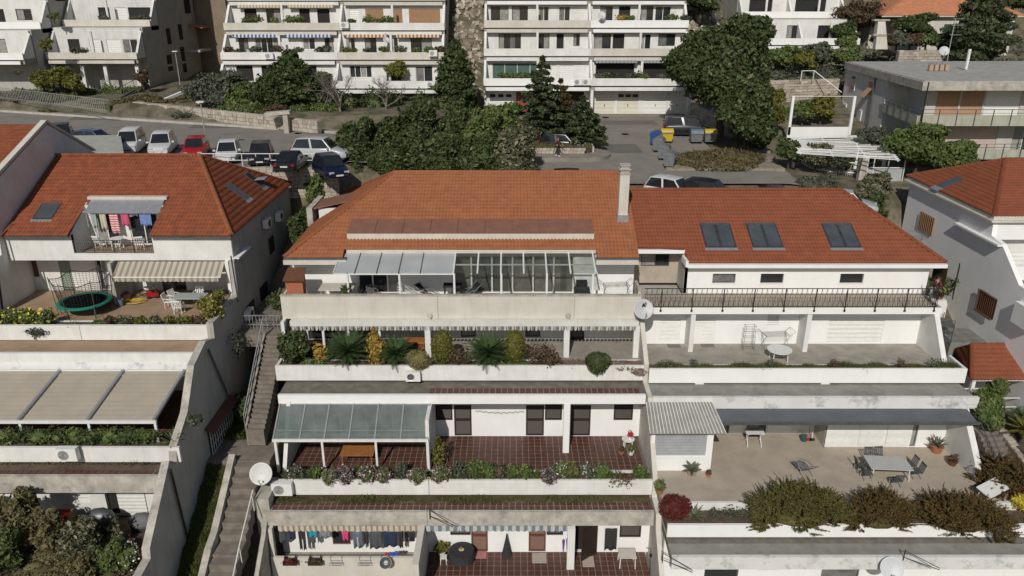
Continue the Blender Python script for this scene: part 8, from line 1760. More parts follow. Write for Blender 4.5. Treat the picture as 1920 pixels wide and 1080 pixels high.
q=P(253, 567, z=FL1);hz_=local('garden_hose', 'coil of yellow garden hose on the terrace floor', 'hose', (q.x, q.y, FL1));h_=MB()
for k in range(5):rr=.28+k*.07;h_.path([(math.cos(a*.4)*rr*1.2, math.sin(a*.4)*rr*.8, .03+.015*k+.01*math.sin(a))for a in range(16)], .02, 5)
h_.build('hose', mat('yellow_hose', (.5, .36, .03), (.42, .3, .03), 3, .5), hz_, base=(0, 0, 0))
q=P(355, 556, z=FL1+.72);q.y+=.1;table('white garden table with grey top under the striped awning', (q.x, q.y, FL1), 1.9, 1.0, .73, mat('grey_green_top', (.38, .42, .42), (.34, .38, .38), 2, .6), WPLASTIC)
for(dx, dy, rz), lb in zip([(-.35, -.95, 180), (-1.25, -.1, 90), (-1.1, .45, 70), (.15, .8, 0), (1.3, .0, -90)], ['in front of the table', 'at the left end of the table', 'behind the left end of the table', 'behind the table', 'at the right end of the table']):chair('white plastic chair '+lb+' under the awning', (q.x+dx, q.y+dy, FL1), R(rz), WPLASTIC, None, 'white plastic chairs on the trampoline terrace', name='plastic_chair')
q=P(276, 548, z=FL1+.4);bc=local('bicycle', 'white and black child bicycle under the striped awning', 'bicycle', (q.x, q.y+.3, FL1))
for sx in(-.4, .4):MB().lathe((sx, 0, .25), [(.22, -.02), (.25, 0), (.22, .02), (.2, 0)], 16, (0, 1, 0)).build('wheel', RUBBER, bc, base=(0, 0, 0))
MB().path([(-.4, 0, .25), (-.1, 0, .28), (.3, 0, .6), (-.15, 0, .55), (-.1, 0, .28)], .02).path([(.4, 0, .25), (.3, 0, .7)], .02).build('frame', WPLASTIC, bc, base=(0, 0, 0));MB().box(-.28, -.08, -.06, .06, .6, .66).build('saddle', RUBBER, bc, base=(0, 0, 0));MB().tube((.28, -.2, .72), (.28, .2, .72), .015).build('handlebar', BLACKM, bc, base=(0, 0, 0))
q=P(286, 553, z=FL1+.2);rb_=local('ride_on_toy', 'red ride-on toy car beside the child bicycle', 'toy', (q.x, q.y, FL1), rz=R(20));MB().prism([(-.35, -.16, .12), (.35, -.16, .12), (.38, -.16, .3), (.1, -.16, .34), (-.05, -.16, .5), (-.3, -.16, .48)], (0, .32, 0)).build('body', PRED, rb_, base=(0, 0, 0))
for sx in(-.22, .24):
 for sy in(-.17, .17):MB().lathe((sx, sy, .1), [(.1, -.025), (.1, .025)], 10, (0, 1, 0)).build('wheel', RUBBER, rb_, base=(0, 0, 0))
# planter of the trampoline terrace
zp=-17.7
def pp(u, v=600, y=40.2):return P(u, v, y=y).x
yb__=LF['ywf']
for k, (u_, rx_)in enumerate(((-12, .7), (25, .75), (52, .7), (84, .6))):
 shrub(['round yellow flowering succulent cut by the left edge', 'yellow flowering succulent bush near the left edge', 'second yellow flowering succulent bush', 'yellow flowering bush right of the other two'][k], (pp(u_), 40.3, zp), rx_, .5, .55, 1100, .075, LF['mid'], rough=.35, core=.6, flowers=(yb__, 90, .13), name='flowering_plant', cat='plant', group='yellow flowering bushes on the left planter')
crown('trailing_stems', None, [(pp(67, 620, 39.6), 39.6, -17.9, .6, .12, .3)], 300, .08, LF['olive'], core=0, depth=.9)['kind']='stuff'
for k, (u_, s, mm_)in enumerate(((185, .5, 'mid'), (205, .35, 'brown'), (232, .6, 'oleander'), (262, .45, 'yellow'), (290, .4, 'oleander'), (318, .4, 'yellow'), (345, .6, 'yellow'), (372, .45, 'brown'))):shrub(['low bright green cushion plant', 'brownish low plant', 'flecked low shrub', 'yellow green low plant', 'small flecked shrub', 'small yellow green plant', 'yellow flowering low bush', 'reddish low plant'][k]+f' on the trampoline terrace planter, {["left of the dividing post", "just right of the green cushion", "below the hose", "in front of the terrace middle", "left of the white table", "below the white table", "right of the white table legs", "next to the tall yellow bush"][k]}', (pp(u_), 40.25, zp), s, .35, .32 if k else.16, 500, .07, LF[mm_], rough=.4, name='low_plant', cat='plant', group='low plants on the trampoline terrace')
tree('shrub', 'tall yellow flowering bush at the right corner of the trampoline terrace', (pp(400, 590, 41.2), 41.2, zp-.1), 1.8, 1.0, 1.2, .1, 2600, .07, LF['yellow'], nl=6, cat='shrub', rough=.3, flowers=(yb__, 240, .07));tree('shrub', 'grey green shrub behind the yellow bush under the awning end', (pp(408, 555, 43), 43.2, FL1), 1.3, .5, .5, .1, 700, .07, LF['olive'], cat='shrub', rough=.4)
rosette('spiky_plant', 'grey spiky plant at the planter edge near the trampoline', (pp(140, 610), 40.0, zp), 16, .5, LF['agave'], .05)
# loggia laundry
yl_=min(46.3, YB-.45)
ll=[(290, 350, 250, 540, 'w', 'narrow white cloth at the left of the roof balcony'), (370, 430, 250, 530, 'w', 'second narrow white cloth of the roof balcony'), (435, 580, 250, 510, 'sg', 'pale green towel'), (585, 745, 255, 540, 'cr', 'cream towel'), (745, 960, 250, 600, 'st', 'red and white striped dress'), (950, 1110, 260, 480, 'pk', 'bright pink top'), (1000, 1230, 250, 330, 'w', 'white cloth behind the pink top'), (1255, 1500, 250, 480, 'lb', 'large light blue towel')]
xm_={'w':cols['w'], 'sg':mat('sage_towel', (.35, .42, .38), (.3, .37, .33), 3, .9), 'cr':mat('cream_towel', (.55, .5, .4), (.48, .44, .35), 3, .9), 'pk':mat('rose_pink_cloth', (.6, .1, .2), (.5, .08, .17), 3, .9), 'lb':mat('light_blue_towel', (.16, .24, .48), (.13, .2, .4), 3, .9)}
def hstripe():
 m=D.materials.new('red_white_stripes');m.use_nodes=True;n=m.node_tree.nodes;l=m.node_tree.links;b=n['Principled BSDF'];geo=n.new('ShaderNodeNewGeometry');sp=n.new('ShaderNodeSeparateXYZ');l.new(geo.outputs['Position'], sp.inputs[0]);mm=n.new('ShaderNodeMath');mm.operation='MULTIPLY';mm.inputs[1].default_value=6.5;l.new(sp.outputs[2], mm.inputs[0]);f=n.new('ShaderNodeMath');f.operation='FRACT';l.new(mm.outputs[0], f.inputs[0]);g=n.new('ShaderNodeMath');g.operation='GREATER_THAN';g.inputs[1].default_value=.5;l.new(f.outputs[0], g.inputs[0]);mx=n.new('ShaderNodeMix');mx.data_type='RGBA';mx.inputs[6].default_value=(.55, .06, .08, 1);mx.inputs[7].default_value=(.65, .6, .58, 1);l.new(g.outputs[0], mx.inputs[0]);l.new(mx.outputs[2], b.inputs['Base Color']);b.inputs['Roughness'].default_value=.9;return m
xm_['st']=hstripe()
for a, b, va, vb, c, lb in ll:q0, q1=P(120+a/9, 370+va/9, y=yl_), P(120+b/9, 370+vb/9, y=yl_);cloth('laundry', lb+' drying on the balcony cut into the red roof' if 'roof balcony' not in lb else lb, 'laundry', q0.x, q1.x, yl_+(.2 if 'behind' in lb else 0), q0.z, q1.z, xm_[c], 'laundry on the roof balcony', taper=-.05 if c=='st' else.03)
wl2=thing('washing_line', 'washing line under the sheet canopy of the roof balcony', 'washing line', (lx0, yl_, -12));MB().tube((lx0, yl_, P(200, 397, y=yl_).z), (lx1, yl_, P(200, 397, y=yl_).z), .012).build('line', WMETAL, wl2)
for k, (u_, v_)in enumerate(((182, 441), (214, 443))):q=P(u_, v_, y=45.3);(table if k else chair)(*((['', 'round white table on the roof balcony'][k], (q.x, 45.5, lz-.15), .8, .8, .7, WPLASTIC, None, 0, True)if k else('white plastic chair on the roof balcony', (q.x, 45.5, lz-.15), R(160), WPLASTIC)))
chair('second white chair at the right of the roof balcony', (P(262, 440, y=45.6).x, 45.4, lz-.15), R(200), WPLASTIC)
# lower left terraces
zl2=-21.4
for k in range(9):
 u_=8+k*33;shrub(f'dark green trailing bush {["at the left edge", "left of the first canopy post", "right of the first canopy post", "above the air conditioner, left", "above the air conditioner, right", "left of the second canopy post", "right of the second canopy post", "between the second and third posts", "left of the third canopy post"][k]} on the lower left planter', (P(u_, 815, y=33.6).x, 33.6, zl2), .85, .4, .55, 900, .07, LF[['mid', 'dark'][k%2]], rough=.3, name='trailing_bush', cat='plant', group='trailing bushes under the fabric awning')
rosette('agave', 'large green agave at the right end of the lower left planter', (P(322, 820, y=33.6).x, 33.7, zl2), 26, .85, LF['mid'], .09, up=.2, curl=.2);shrub('grey leaved shrub on top of the flank wall above the agave', (P(362, 778, y=34.4).x, 34.5, -20.9), .5, .5, .4, 500, .07, LF['olive'], rough=.4)
blades('roof_weeds', LX0-2, LX1-.5, 32.9, 33.6, -22.17, 2600, .18, LF['drygrass'], lean=.6)
tree('shrub_tree', 'brown green shrub before the red chair at the edge of the bottom left garden', (P(62, 1010, y=31.6).x, 31.4, FL3), 2.6, .8, .8, .2, 7000, .08, LF['feather'], nl=7, rough=.4)
tree('shrub_tree', 'low olive shrub in front of the flecked one at the bottom edge', (P(150, 1085, y=28.6).x, 28.4, FL3), 1.5, 1.3, .9, .1, 7000, .075, LF['feather'], nl=7, rough=.4);tree('shrub_tree', 'dark green shrub between the flecked one and the white flowers', (P(205, 1060, y=29).x, 29.3, FL3), 1.7, .8, .8, .1, 5000, .075, LF['mid'], nl=6, rough=.4)
tree('shrub_tree', 'tall brownish green conifer-like shrub in the bottom left garden', (P(45, 1000, y=31).x, 30.8, FL3), 3.8, 1.4, 1.1, .2, 14000, .085, LF['feather'], nl=9, rough=.35, core=.55);tree('shrub_tree', 'green shrub at the very bottom left corner', (P(10, 1060, y=29.6).x, 29.4, FL3), 2.2, 1.4, 1.2, .2, 9000, .085, LF['mid'], nl=7, rough=.35)
tree('shrub_tree', 'flecked pale leaved shrub in the middle of the bottom left garden', (P(160, 1040, y=30).x, 29.9, FL3), 2.5, 1.25, 1.2, .3, 9000, .085, LF['oleander'], nl=8, rough=.3, core=.5);tree('shrub_tree', 'brown green shrub between the conifer-like shrub and the flecked one', (P(100, 1010, y=30.6).x, 30.4, FL3), 2.8, .9, .9, .3, 6000, .085, LF['feather'], nl=6, rough=.4)
shrub('white flowering bush at the foot of the flank wall', (P(245, 1060, y=30).x, 29.6, FL3), .9, .7, .8, 1300, .09, LF['mid'], flowers=(LF['white'], 420, .06));shrub('grey lavender bush beside the white flowering bush', (P(215, 1035, y=30).x, 30.2, FL3), .55, .5, .7, 800, .06, LF['olive'], rough=.4);shrub('bright green low bush by the white flowers', (P(200, 1070, y=29.5).x, 29.2, FL3), .6, .6, .5, 900, .07, LF['grass'])
tree('shrub', 'sparse shrub growing on the right of the flecked one, before the dark door', (P(215, 990, y=31).x, 31.0, FL3), 1.9, .5, .4, .4, 600, .075, LF['oleander'], nl=4, cat='shrub', rough=.6, core=0)
rc=local('lounge_chair', 'red cushioned garden chair by the left door of the bottom left garden', 'chair', (P(105, 940, y=32.6).x, 32.6, FL3));MB().box(-.5, .5, -.3, .3, .7, .85).build('cushion', PRED, rc, base=(0, 0, 0));MB().box(-.6, .6, -.35, .35, .35, .42).box(-.6, -.52, -.3, .3, 0, .9).box(.52, .6, -.3, .3, 0, .9).build('frame', WOODT, rc, base=(0, 0, 0));MB().box(-.5, .5, -.3, .3, .43, .6).build('lower_cushion', COPAL, rc, base=(0, 0, 0))
cloth('laundry', 'blue and white patterned sheet at the bottom left edge', 'laundry', P(-10, 940, y=32.2).x, P(32, 940, y=32.2).x, 32.2, P(0, 932, y=32.2).z, P(0, 965, y=32.2).z, mat('blue_white_print', (.5, .55, .65), (.15, .22, .4), 9, .9))
c1=local('covered_barbecue', 'barbecue under a grey cover beside the dark doorway', 'barbecue', (P(185, 955, y=32.4).x, 32.4, FL3));npmesh('cover', ICO[0]*np.array([.75, .45, .5])+np.array([0, 0, .75]), ICO[1], GREYM, c1, smooth=True);MB().box(-.6, .6, -.35, .35, 0, .7).build('base', FABD, c1, base=(0, 0, 0))
c1=local('covered_barbecue', 'crumpled grey cover over garden things by the flank wall', 'cover', (P(262, 955, y=32.4).x, 32.4, FL3));npmesh('cover', ICO[0]*np.array([.7, .45, .45])+np.array([0, 0, .5]), ICO[1], FABG, c1, smooth=True);MB().box(-.5, .5, -.3, .3, 0, .5).build('base', FABD, c1, base=(0, 0, 0))
# alley plants
shrub('wispy grey plant on the alley landing by the shaded wall', (-16.4, 41.5, -20.3), .45, .5, 1.0, 420, .06, LF['olive'], rough=.7, core=0);blades('grass', -16.85, -15.2, 38.3, 42.5, -24.1, 3500, .5, LF['grass'], wd=.04);shrub('dark creeper at the foot of the shaded wall by the upper stairs', (-15.9, 40.6, -24.1), .8, 1.4, 1.1, 2200, .1, LF['dark'], rough=.4);shrub('dark shrub in the alley behind the gate railing', (-15.2, 46.5, -19.4), .8, .8, .7, 1100, .09, LF['dark'])
# ================================================================ TREES AND HEDGES BEHIND
hg='trees of the dense hedge behind the orange roof'
for k, (u_, v_, y, rx_, dx)in enumerate(((665, 235, 62.5, 2.1, 0), (715, 222, 64.2, 2.3, 0), (775, 218, 63.4, 2.4, 0), (842, 215, 64.5, 2.5, 0), (905, 225, 64, 2.1, 0), (735, 268, 60.8, 2.4, 0), (820, 268, 60.8, 2.6, 0), (900, 275, 60.9, 2.0, 0))):
 q=P(u_, v_-12, y=y);tree('hedge_tree', ['dense dark evergreen at the left end of the hedge', 'second dense evergreen of the hedge behind the ridge end', 'tall middle evergreen of the hedge', 'tallest evergreen right of the hedge middle', 'evergreen where the hedge meets the pale flecked tree', 'low front evergreen behind the left of the ridge', 'low front evergreen behind the ridge middle', 'low front evergreen beside the pale flecked tree'][k], (q.x, y, -14.6), q.z+15.1+[0, -.7, .5, -.2, .3, -.6, 0, .3][k], rx_*[1.02, .9, 1.05, .95, 1.0, 1.05, 1.1, 1.1][k], 2.2 if k<5 else 1.6, .3, 15000, .16, LF['dark' if k!=4 else 'mid'], nl=8, group=hg, rough=.25, core=.62)
for k in range(9):q=P(850+k*13, 310, y=60.6);t=local('sapling', f'thin bare sapling at the foot of the hedge, {ORD[k]} from the left', 'sapling', (q.x, 60.6, -14.2), 'saplings at the foot of the hedge');MB().path([(0, 0, 0), (rng.uniform(-.1, .1), 0, 1), (rng.uniform(-.2, .2), 0, 2.0)], .035, 5).build('stem', BARKG, t, base=(0, 0, 0))
q=P(952, 232, y=62);tree('flecked_tree', 'round pale flecked tree right of the dark hedge', (q.x, 61.8, -14.8), q.z+15.0, 3.5, 2.3, .2, 22000, .14, LF['oleander'], nl=9, rough=.14, core=.7)
q=P(965, 238, y=66);tree('flecked_tree', 'olive green bush behind the pale flecked tree', (P(940, 215, y=66).x, 66.5, -13), 4.6, 2.6, 2.2, .8, 9000, .18, LF['mid'], nl=8, rough=.25)
for k, (u_, vt, y, rx_, mm_, zb)in enumerate(((662, 268, 60.9, 1.7, 'dark', -14.6), (588, 322, 57.6, .8, 'mid', -16), (560, 385, 53, 1.1, 'dark', -18), (575, 440, 49, .8, 'dark', -18.6))):
 q=P(u_, vt, y=y);tree('shrub_tree', ['low dark evergreen filling the gap at the left end of the orange ridge', 'yellow green creeper at the end of the parking wall', 'dark shrub in the gap between the left and middle houses', 'dark shrub beside the left edge of the orange roof'][k], (q.x, y, zb), q.z-zb, rx_, 1.1, .2, [7000, 2500, 4500, 2500][k], .14, LF[mm_], nl=6, rough=.4)
# big tree
q=P(1352, 60, y=76);tree('big_evergreen', 'huge dark evergreen tree between the garages and the pergola garden', (P(1350, 250, y=76).x, 76, -12.8), 11.2, 6.4, 5.6, 1.2, 80000, .18, LF['dark'], nl=16, rough=.16, core=.7)
tree('big_evergreen', 'lower dark evergreen in front of the huge one, above the steps', (P(1402, 250, y=69).x, 69.5, -13.9), 7.2, 3.1, 2.7, .4, 24000, .16, LF['dark'], nl=9, rough=.22)
# cedars (layered)
def cedar(label, x, y, z, h, rad, n, m, group=None, layers=9, lean=0.0, lowest=.22):
 t=local('cedar_tree', label, 'tree', (x, y, z), group);MB().path([(0, 0, -.2), (lean*.3, 0, h*.5), (lean, 0, h)], .2, 8, .03).build('trunk', BARK, t, base=(0, 0, 0));Pt=[];Nn=[];lb=MB()
 for k in range(layers):
  f=k/(layers-1);zc=h*(lowest+(1-lowest)*f);rr=rad*(1-f)**.75+.15;nb_=max(3, int(7*(1-f)+3))
  for b in range(nb_):
   a=6.283*b/nb_+k*1.1+rng.uniform(-.3, .3);L=rr*rng.uniform(.7, 1.12);d=Vector((math.cos(a), math.sin(a), 0));base=Vector((lean*zc/h, 0, zc));lb.tube(base, base+d*L+Vector((0, 0, -.12*L)), .045*(1-f)+.012, 4, .01)
   m_=int(n/layers/nb_*(rr/rad+.3))
   for _ in range(m_):s=rng.random()**.6;w__=.30*L*(1.15-s)*rng.gauss(0, 1)*.8;p=base+d*L*s+Vector((-d.y, d.x, 0))*w__+Vector((0, 0, -.14*L*s+rng.gauss(0, .07)-abs(w__)*.12));Pt.append(tuple(p));Nn.append((rng.gauss(0, .4), rng.gauss(0, .4), 1))
 lb.build('limbs', BARK, t, base=(0, 0, 0), kind='stuff');V, F=leafquads(np.array(Pt), np.array(Nn), .15, 2.2, .45);npmesh('crown', V, F, m, t);return t
q=P(1012, 110, y=74);cedar('tall layered cedar with a drooping top before the middle block', P(1015, 250, y=74).x, 74.2, -13.3, q.z+13.3, 3.0, 17000, LF['cedar'], layers=11);q=P(1092, 185, y=72);cedar('smaller cedar right of the tall one, at the driveway', P(1092, 250, y=72).x, 72.2, -13.2, q.z+13.2, 2.5, 11000, LF['cedar'], layers=8)
cedar('brownish cedar between the two green ones', P(1050, 250, y=75).x, 75.5, -13.2, 5.4, 2.3, 8000, LF['juniperb'], layers=8)
for k, (x0_, x1_, y0_, y1_, n_, mm_, hz)in enumerate(((-31, -12, 82, 85.5, 26, 'dark', 1.5), (-30, -18, 79.8, 82, 18, 'mid', .7), (-12, -5.5, 81.5, 85.5, 10, 'dark', 1.4), (-60, -46, 93, 96, 14, 'mid', .7), (-62, -36, 86, 92, 22, 'drygrass', .35), (-7.5, -3.5, 73, 84, 10, 'mid', 1.1), (31, 60, 89, 95, 26, 'olive', 1.0), (25, 34, 66, 84, 16, 'mid', .45), (-27, -17.6, 25, 32, 30, 'feather', .4))):
 lo_=[];
 for _ in range(n_):x_, y_=rng.uniform(x0_, x1_), rng.uniform(y0_, y1_);lo_.append((x_, y_, (H(x_, y_)if k!=8 else FL3)+.1, rng.uniform(.8, 1.7), rng.uniform(.6, 1.1), hz*rng.uniform(.5, 1.1)))
 o=crown('undergrowth', None, lo_, 700*n_, .13 if k!=8 else.06, LF[mm_], core=.6, rough=.4);o['kind']='stuff'
for k, (u_, v_, a_, b_)in enumerate(((700, 262, 3.4, 1.6), (1150, 268, 2.6, 1.8), (1180, 232, 3, 1.0), (220, 232, 4.5, 1.3), (420, 248, 3, 1.2))):
 q=P(u_, v_, z=-13);V=[(q.x-a_, q.y-b_), (q.x+a_, q.y-b_*.8), (q.x+a_*.9, q.y+b_), (q.x-a_*1.1, q.y+b_*.9)];MB().poly([(x, y, G(x, y)+.012)for x, y in V]).build('asphalt_patch', mat('asphalt_repair', (.15, .138, .12), (.12, .11, .098), 1, .9), None, kind='structure')
for u_, v_ in((1172, 248), (1135, 225), (560, 262)):
 q=P(u_, v_, z=-13);MB().lathe((q.x, q.y, G(q.x, q.y)+.02), [(.0001, .0), (.38, 0)], 16).build('manhole_cover', GREYM, None, kind='structure')
# garden trees by the road
def bg(label, u, vt, vb, y, rx_, n, leaf, mm_, z0=None, name='garden_tree', nl=7, rough=.3, core=.6, group=None, cat='tree', shape='round', bark=None):
 tp=P(u, vt, y=y);bt2=P(u, vb, y=y);z0=bt2.z if z0 is None else z0
 return tree(name, label, (tp.x, y, z0), tp.z-z0, rx_, rx_*.85, min(1.0, (tp.z-z0)*.15), n, leaf, LF[mm_], nl=nl, rough=rough, core=core, group=group, cat=cat, shape=shape, bark=bark)
bg('broad grey olive tree left above the roadside wall', 405, 128, 222, 83, 3.6, 14000, .16, 'olive', nl=9)
bg('olive tree right of the broad grey one', 448, 150, 222, 82, 2.1, 6000, .16, 'mid')
bg('dark pointed evergreen in the roadside garden', 540, 95, 215, 81.5, 2.6, 14000, .18, 'dark', nl=9, shape='column')
bg('dark rounded evergreen left of the pointed one', 505, 125, 220, 81, 2.4, 8000, .18, 'dark');bg('dark evergreen behind the bare tree', 590, 130, 225, 82, 2.6, 9000, .18, 'dark')
bg('low reddish brown shrub above the gate pillar', 515, 195, 240, 78.5, 2.0, 4500, .12, 'brown', cat='shrub', name='shrub', rough=.5);bg('low green shrub by the road', 480, 205, 242, 78.6, 1.6, 3000, .14, 'mid', cat='shrub', name='shrub')
def bare(label, x, y, z, h, spread, seed, m=BARKG):
 t=local('bare_tree', label, 'tree', (x, y, z));r_=random.Random(seed);mb=MB();tw=MB()
 def grow(p, d, L, r, lv):
  q=p+d*L;(mb if lv<3 else tw).tube(p, q, r, 5 if lv<3 else 3, r*.65)
  if lv>=6:return
  for k in range(r_.choice([2, 3, 3])if lv else 4):
   nd=(d+Vector((r_.gauss(0, spread), r_.gauss(0, spread), r_.gauss(.08, .3)))).normalized();grow(q, nd, L*r_.uniform(.62, .85), r*.62, lv+1)
 grow(Vector((0, 0, 0)), Vector((0, 0, 1)), h*.24, h*.022, 0);mb.build('trunk', m, t, base=(0, 0, 0));tw.build('twigs', m, t, base=(0, 0, 0));return t
q=P(640, 235, y=79);bare('leafless pale tree in front of the white block', q.x, 79, -12.4, 7.0, .5, 3, BARKG);q=P(725, 225, y=81);bare('second leafless tree before the stepped block', q.x, 81, -12.4, 6.0, .55, 9, BARKG);q=P(605, 230, y=80);bare('smaller leafless tree left of the pale one', q.x, 80, -12.4, 5.0, .55, 14, BARKG)
bg('yellow green palm-like shrub on the lowest terrace of the striped-awning block', 742, 112, 155, 87.2, 1.5, 2600, .14, 'yellow', name='terrace_shrub', cat='shrub', rough=.4)
bg('tall dark tree at the corner between the two blocks', 853, 80, 210, 83, 1.9, 12000, .18, 'dark', shape='column', nl=7);bg('green tree below the rocky gap between the blocks', 875, 160, 235, 84, 1.9, 5000, .16, 'mid')
for k, (u_, vt, vb, y, r_)in enumerate(((75, 128, 175, 92, 1.9), (105, 122, 170, 92.5, 2.0), (135, 135, 178, 91.5, 1.6))):bg(['yellow green garden bush left, below the white block', 'tallest yellow green bush in the top left garden', 'yellow green bush with white blooms in the top left garden'][k], u_, vt, vb, y, r_, 3000, .13, 'yellow', cat='shrub', name='shrub', rough=.4)
bg('rusty green bush beside the dim doorway, top left garden', 263, 128, 165, 96, 1.1, 1500, .12, 'brown', cat='shrub', name='shrub', rough=.5);q=P(212, 170, y=95);bare('small leafless bush in the top left garden', q.x, 95, -11.2, 2.6, .6, 21, BARKG)
bg('bushy palm on the second terrace at far left', 83, 72, 98, 93.4, 1.0, 900, .12, 'yellow', cat='plant', name='terrace_palm', rough=.5);bg('green shrub at the corner of the white terrace, top left', 98, 22, 40, 98, 1.0, 900, .12, 'mid', cat='shrub', name='shrub');q=P(32, 135, y=92.5);rosette('agave', 'spiky agave beside the white wall at far left', (q.x, 92.5, q.z-.4), 22, 1.1, LF['agave'], .1)
for k, (u_, v_)in enumerate(((322, 196), (338, 200), (350, 204))):q=P(u_, v_+6, y=80.5);rosette('agave', ['left agave on the bank above the road', 'middle agave on the bank above the road', 'right agave on the bank above the road'][k], (q.x, 80.5, -12.0), 16, 1.2, LF['agave'], .1, up=.4, group='agaves on the bank')
for k, (u_, v_)in enumerate(((142, 88), (156, 90))):q=P(u_, v_, y=97.5);shrub(['grey hanging shrub on the dim block parapet, left', 'grey hanging shrub on the dim block parapet, right'][k], (q.x, 97.3, -6.8), .8, .35, .35, 600, .1, LF['olive'], rough=.4)
# terrace plants on the blocks
gpz='plants on the parapets of the blocks'
lv={98:(88.9, -6.2), 43:(91.1, -3.2), 152:(86.8, -9.1), 147:(86.35, -8.8), 91:(88.35, -5.85), 38:(90.35, -2.95), 36:(102.6, -3.2)}
spots=[(430, 98, 'brown'), (452, 98, 'olive'), (480, 98, 'olive'), (520, 98, 'brown'), (560, 98, 'olive'), (600, 98, 'olive'), (612, 98, 'olive'), (650, 98, 'yellow'), (662, 98, 'mid'), (690, 98, 'olive'), (720, 98, 'mid'), (752, 98, 'olive'), (780, 98, 'mid'), (805, 98, 'mid'), (825, 98, 'brown'), (462, 43, 'mid'), (480, 43, 'mid'), (515, 43, 'mid'), (545, 43, 'mid'), (560, 43, 'mid'), (692, 43, 'mid'), (712, 43, 'mid'), (728, 43, 'mid'), (660, 43, 'olive'), (945, 147, 'mid'), (962, 147, 'mid'), (978, 147, 'mid'), (993, 147, 'mid'), (1125, 147, 'olive'), (1145, 147, 'dark'), (1180, 147, 'olive'), (1192, 147, 'dark'), (1208, 147, 'mid'), (1240, 147, 'olive'), (1165, 38, 'gold'), (1182, 38, 'mid'), (1260, 38, 'mid'), (1285, 38, 'olive'), (195, 36, 'olive'), (250, 36, 'olive'), (262, 36, 'olive'), (275, 36, 'olive')]
rowc={}
for k, (u_, lvk, mm_)in enumerate(sorted(spots)):
 y, z=lv[lvk];q=P(u_, lvk, y=y);s=rng.uniform(.5, .85);n_=rowc[lvk]=rowc.get(lvk, -1)+1
 row={98:'middle row of the striped-awning block', 43:'upper row of the striped-awning block', 147:'row above the garage doors', 38:'top row of the garage block', 36:'dim block at top left'}[lvk]
 shrub(f'{dict(brown="dry brown", olive="grey green", mid="fresh green", yellow="yellow green", dark="dark round", gold="golden leaved")[mm_]} parapet plant, {ORD[n_] if n_ < 15 else "last"} from the left, {row}', (q.x, y, z), s, .4, s*.6, 320, .12, LF[mm_], rough=.4, name='terrace_plant', cat='plant', group=gpz, core=.6)
# right side gardens
bg('golden green bush beside the steps under the big tree', 1452, 165, 245, 77, 1.7, 5500, .15, 'yellow', rough=.35);bg('golden shrub inside the white frame of the pergola garden', 1545, 178, 232, 79, 2.0, 4500, .15, 'yellow', rough=.4, cat='shrub', name='shrub');bg('green shrub behind the white frame', 1510, 185, 235, 78.5, 1.4, 2500, .14, 'mid', cat='shrub', name='shrub')
bg('dark shrub below the pergola by the steps', 1484, 262, 312, 65, 1.5, 4500, .13, 'dark', cat='shrub', name='shrub');bg('grey leaved wide shrub behind the curved fence', 1535, 268, 322, 64.5, 1.8, 5500, .12, 'oleander', cat='shrub', name='shrub');bg('grey green shrub right of the wide one behind the fence', 1580, 280, 326, 63.8, 1.1, 2200, .12, 'olive', cat='shrub', name='shrub')
bg('big flecked green tree below the grey block', 1735, 228, 330, 62.5, 3.0, 12000, .15, 'mid', nl=9);bg('flecked green tree right of the big one under the block', 1800, 262, 330, 63, 2.8, 10000, .15, 'mid', nl=8);bg('green shrub at the corner of the grey block', 1640, 238, 275, 66.5, 1.5, 3500, .13, 'olive', cat='shrub', name='shrub')
bg('dark flecked shrub between the red roof and the white side wall', 1645, 322, 400, 60, 1.9, 7000, .13, 'oleander', cat='shrub', name='shrub');bg('olive shrub behind the right end of the red ridge', 1540, 332, 360, 60.5, 2.0, 4500, .12, 'olive', cat='shrub', name='shrub');bg('thin olive shrub behind the red ridge', 1430, 342, 365, 60.8, 2.2, 3500, .1, 'olive', cat='shrub', name='shrub', rough=.6, core=.3)
bg('dark shrubby growth behind the right car', 1640, 360, 420, 58.6, 1.5, 4000, .13, 'dark', cat='shrub', name='shrub')
bg('green tree right of the steps on the upper slope', 1468, 85, 132, 93, 2.6, 6000, .18, 'mid');bg('yellow green tree on the upper slope left of the grey block', 1512, 92, 135, 92, 1.7, 4000, .16, 'yellow');bg('grey olive tree before the small stepped building', 1538, 75, 130, 94, 2.3, 5000, .17, 'olive');bg('dark green bush on the upper slope by the grey block', 1590, 85, 132, 93, 2.2, 5000, .17, 'mid')
bg('tall dark cypress in the upper right corner', 1858, -45, 132, 90, 2.9, 26000, .17, 'cedar', shape='column', nl=9, rough=.3);bg('dark cypress beside the tall one', 1815, 30, 120, 93, 1.8, 7000, .2, 'cedar', shape='column');bg('dark round tree before the cream house', 1722, 25, 75, 97, 2.8, 8000, .2, 'dark');bg('dark shrubs under the cypresses', 1792, 68, 100, 95, 2.4, 7000, .2, 'dark')
for k, (u_, mm_)in enumerate(((1660, 'brown'), (1685, 'olive'), (1710, 'brown'), (1740, 'mid'), (1765, 'dark'))):bg(f'{["dry hedge bush", "grey hedge bush", "rusty hedge bush", "green hedge bush", "dark hedge bush"][k]} above the pale stone wall', u_, 62, 90, 95+k*.2, 1.9, 2600, .15, mm_, cat='shrub', name='shrub', rough=.5)
bg('tall brown leafless thicket left of the cream house', 1620, 0, 60, 103, 3.6, 9000, .16, 'brown', rough=.6, core=.3);bg('green tree behind the small stepped building', 1585, 40, 80, 100, 2.4, 5000, .18, 'dark');bg('dark tree top at the upper edge right of the garage block', 1318, -25, 30, 97, 2.6, 6000, .2, 'dark');bg('dark tree at the very top right', 1905, -15, 20, 104, 3, 6000, .2, 'dark')
bg('small green tree left of the pole pillar', 1592, 66, 100, 96, 1.6, 3000, .15, 'mid')
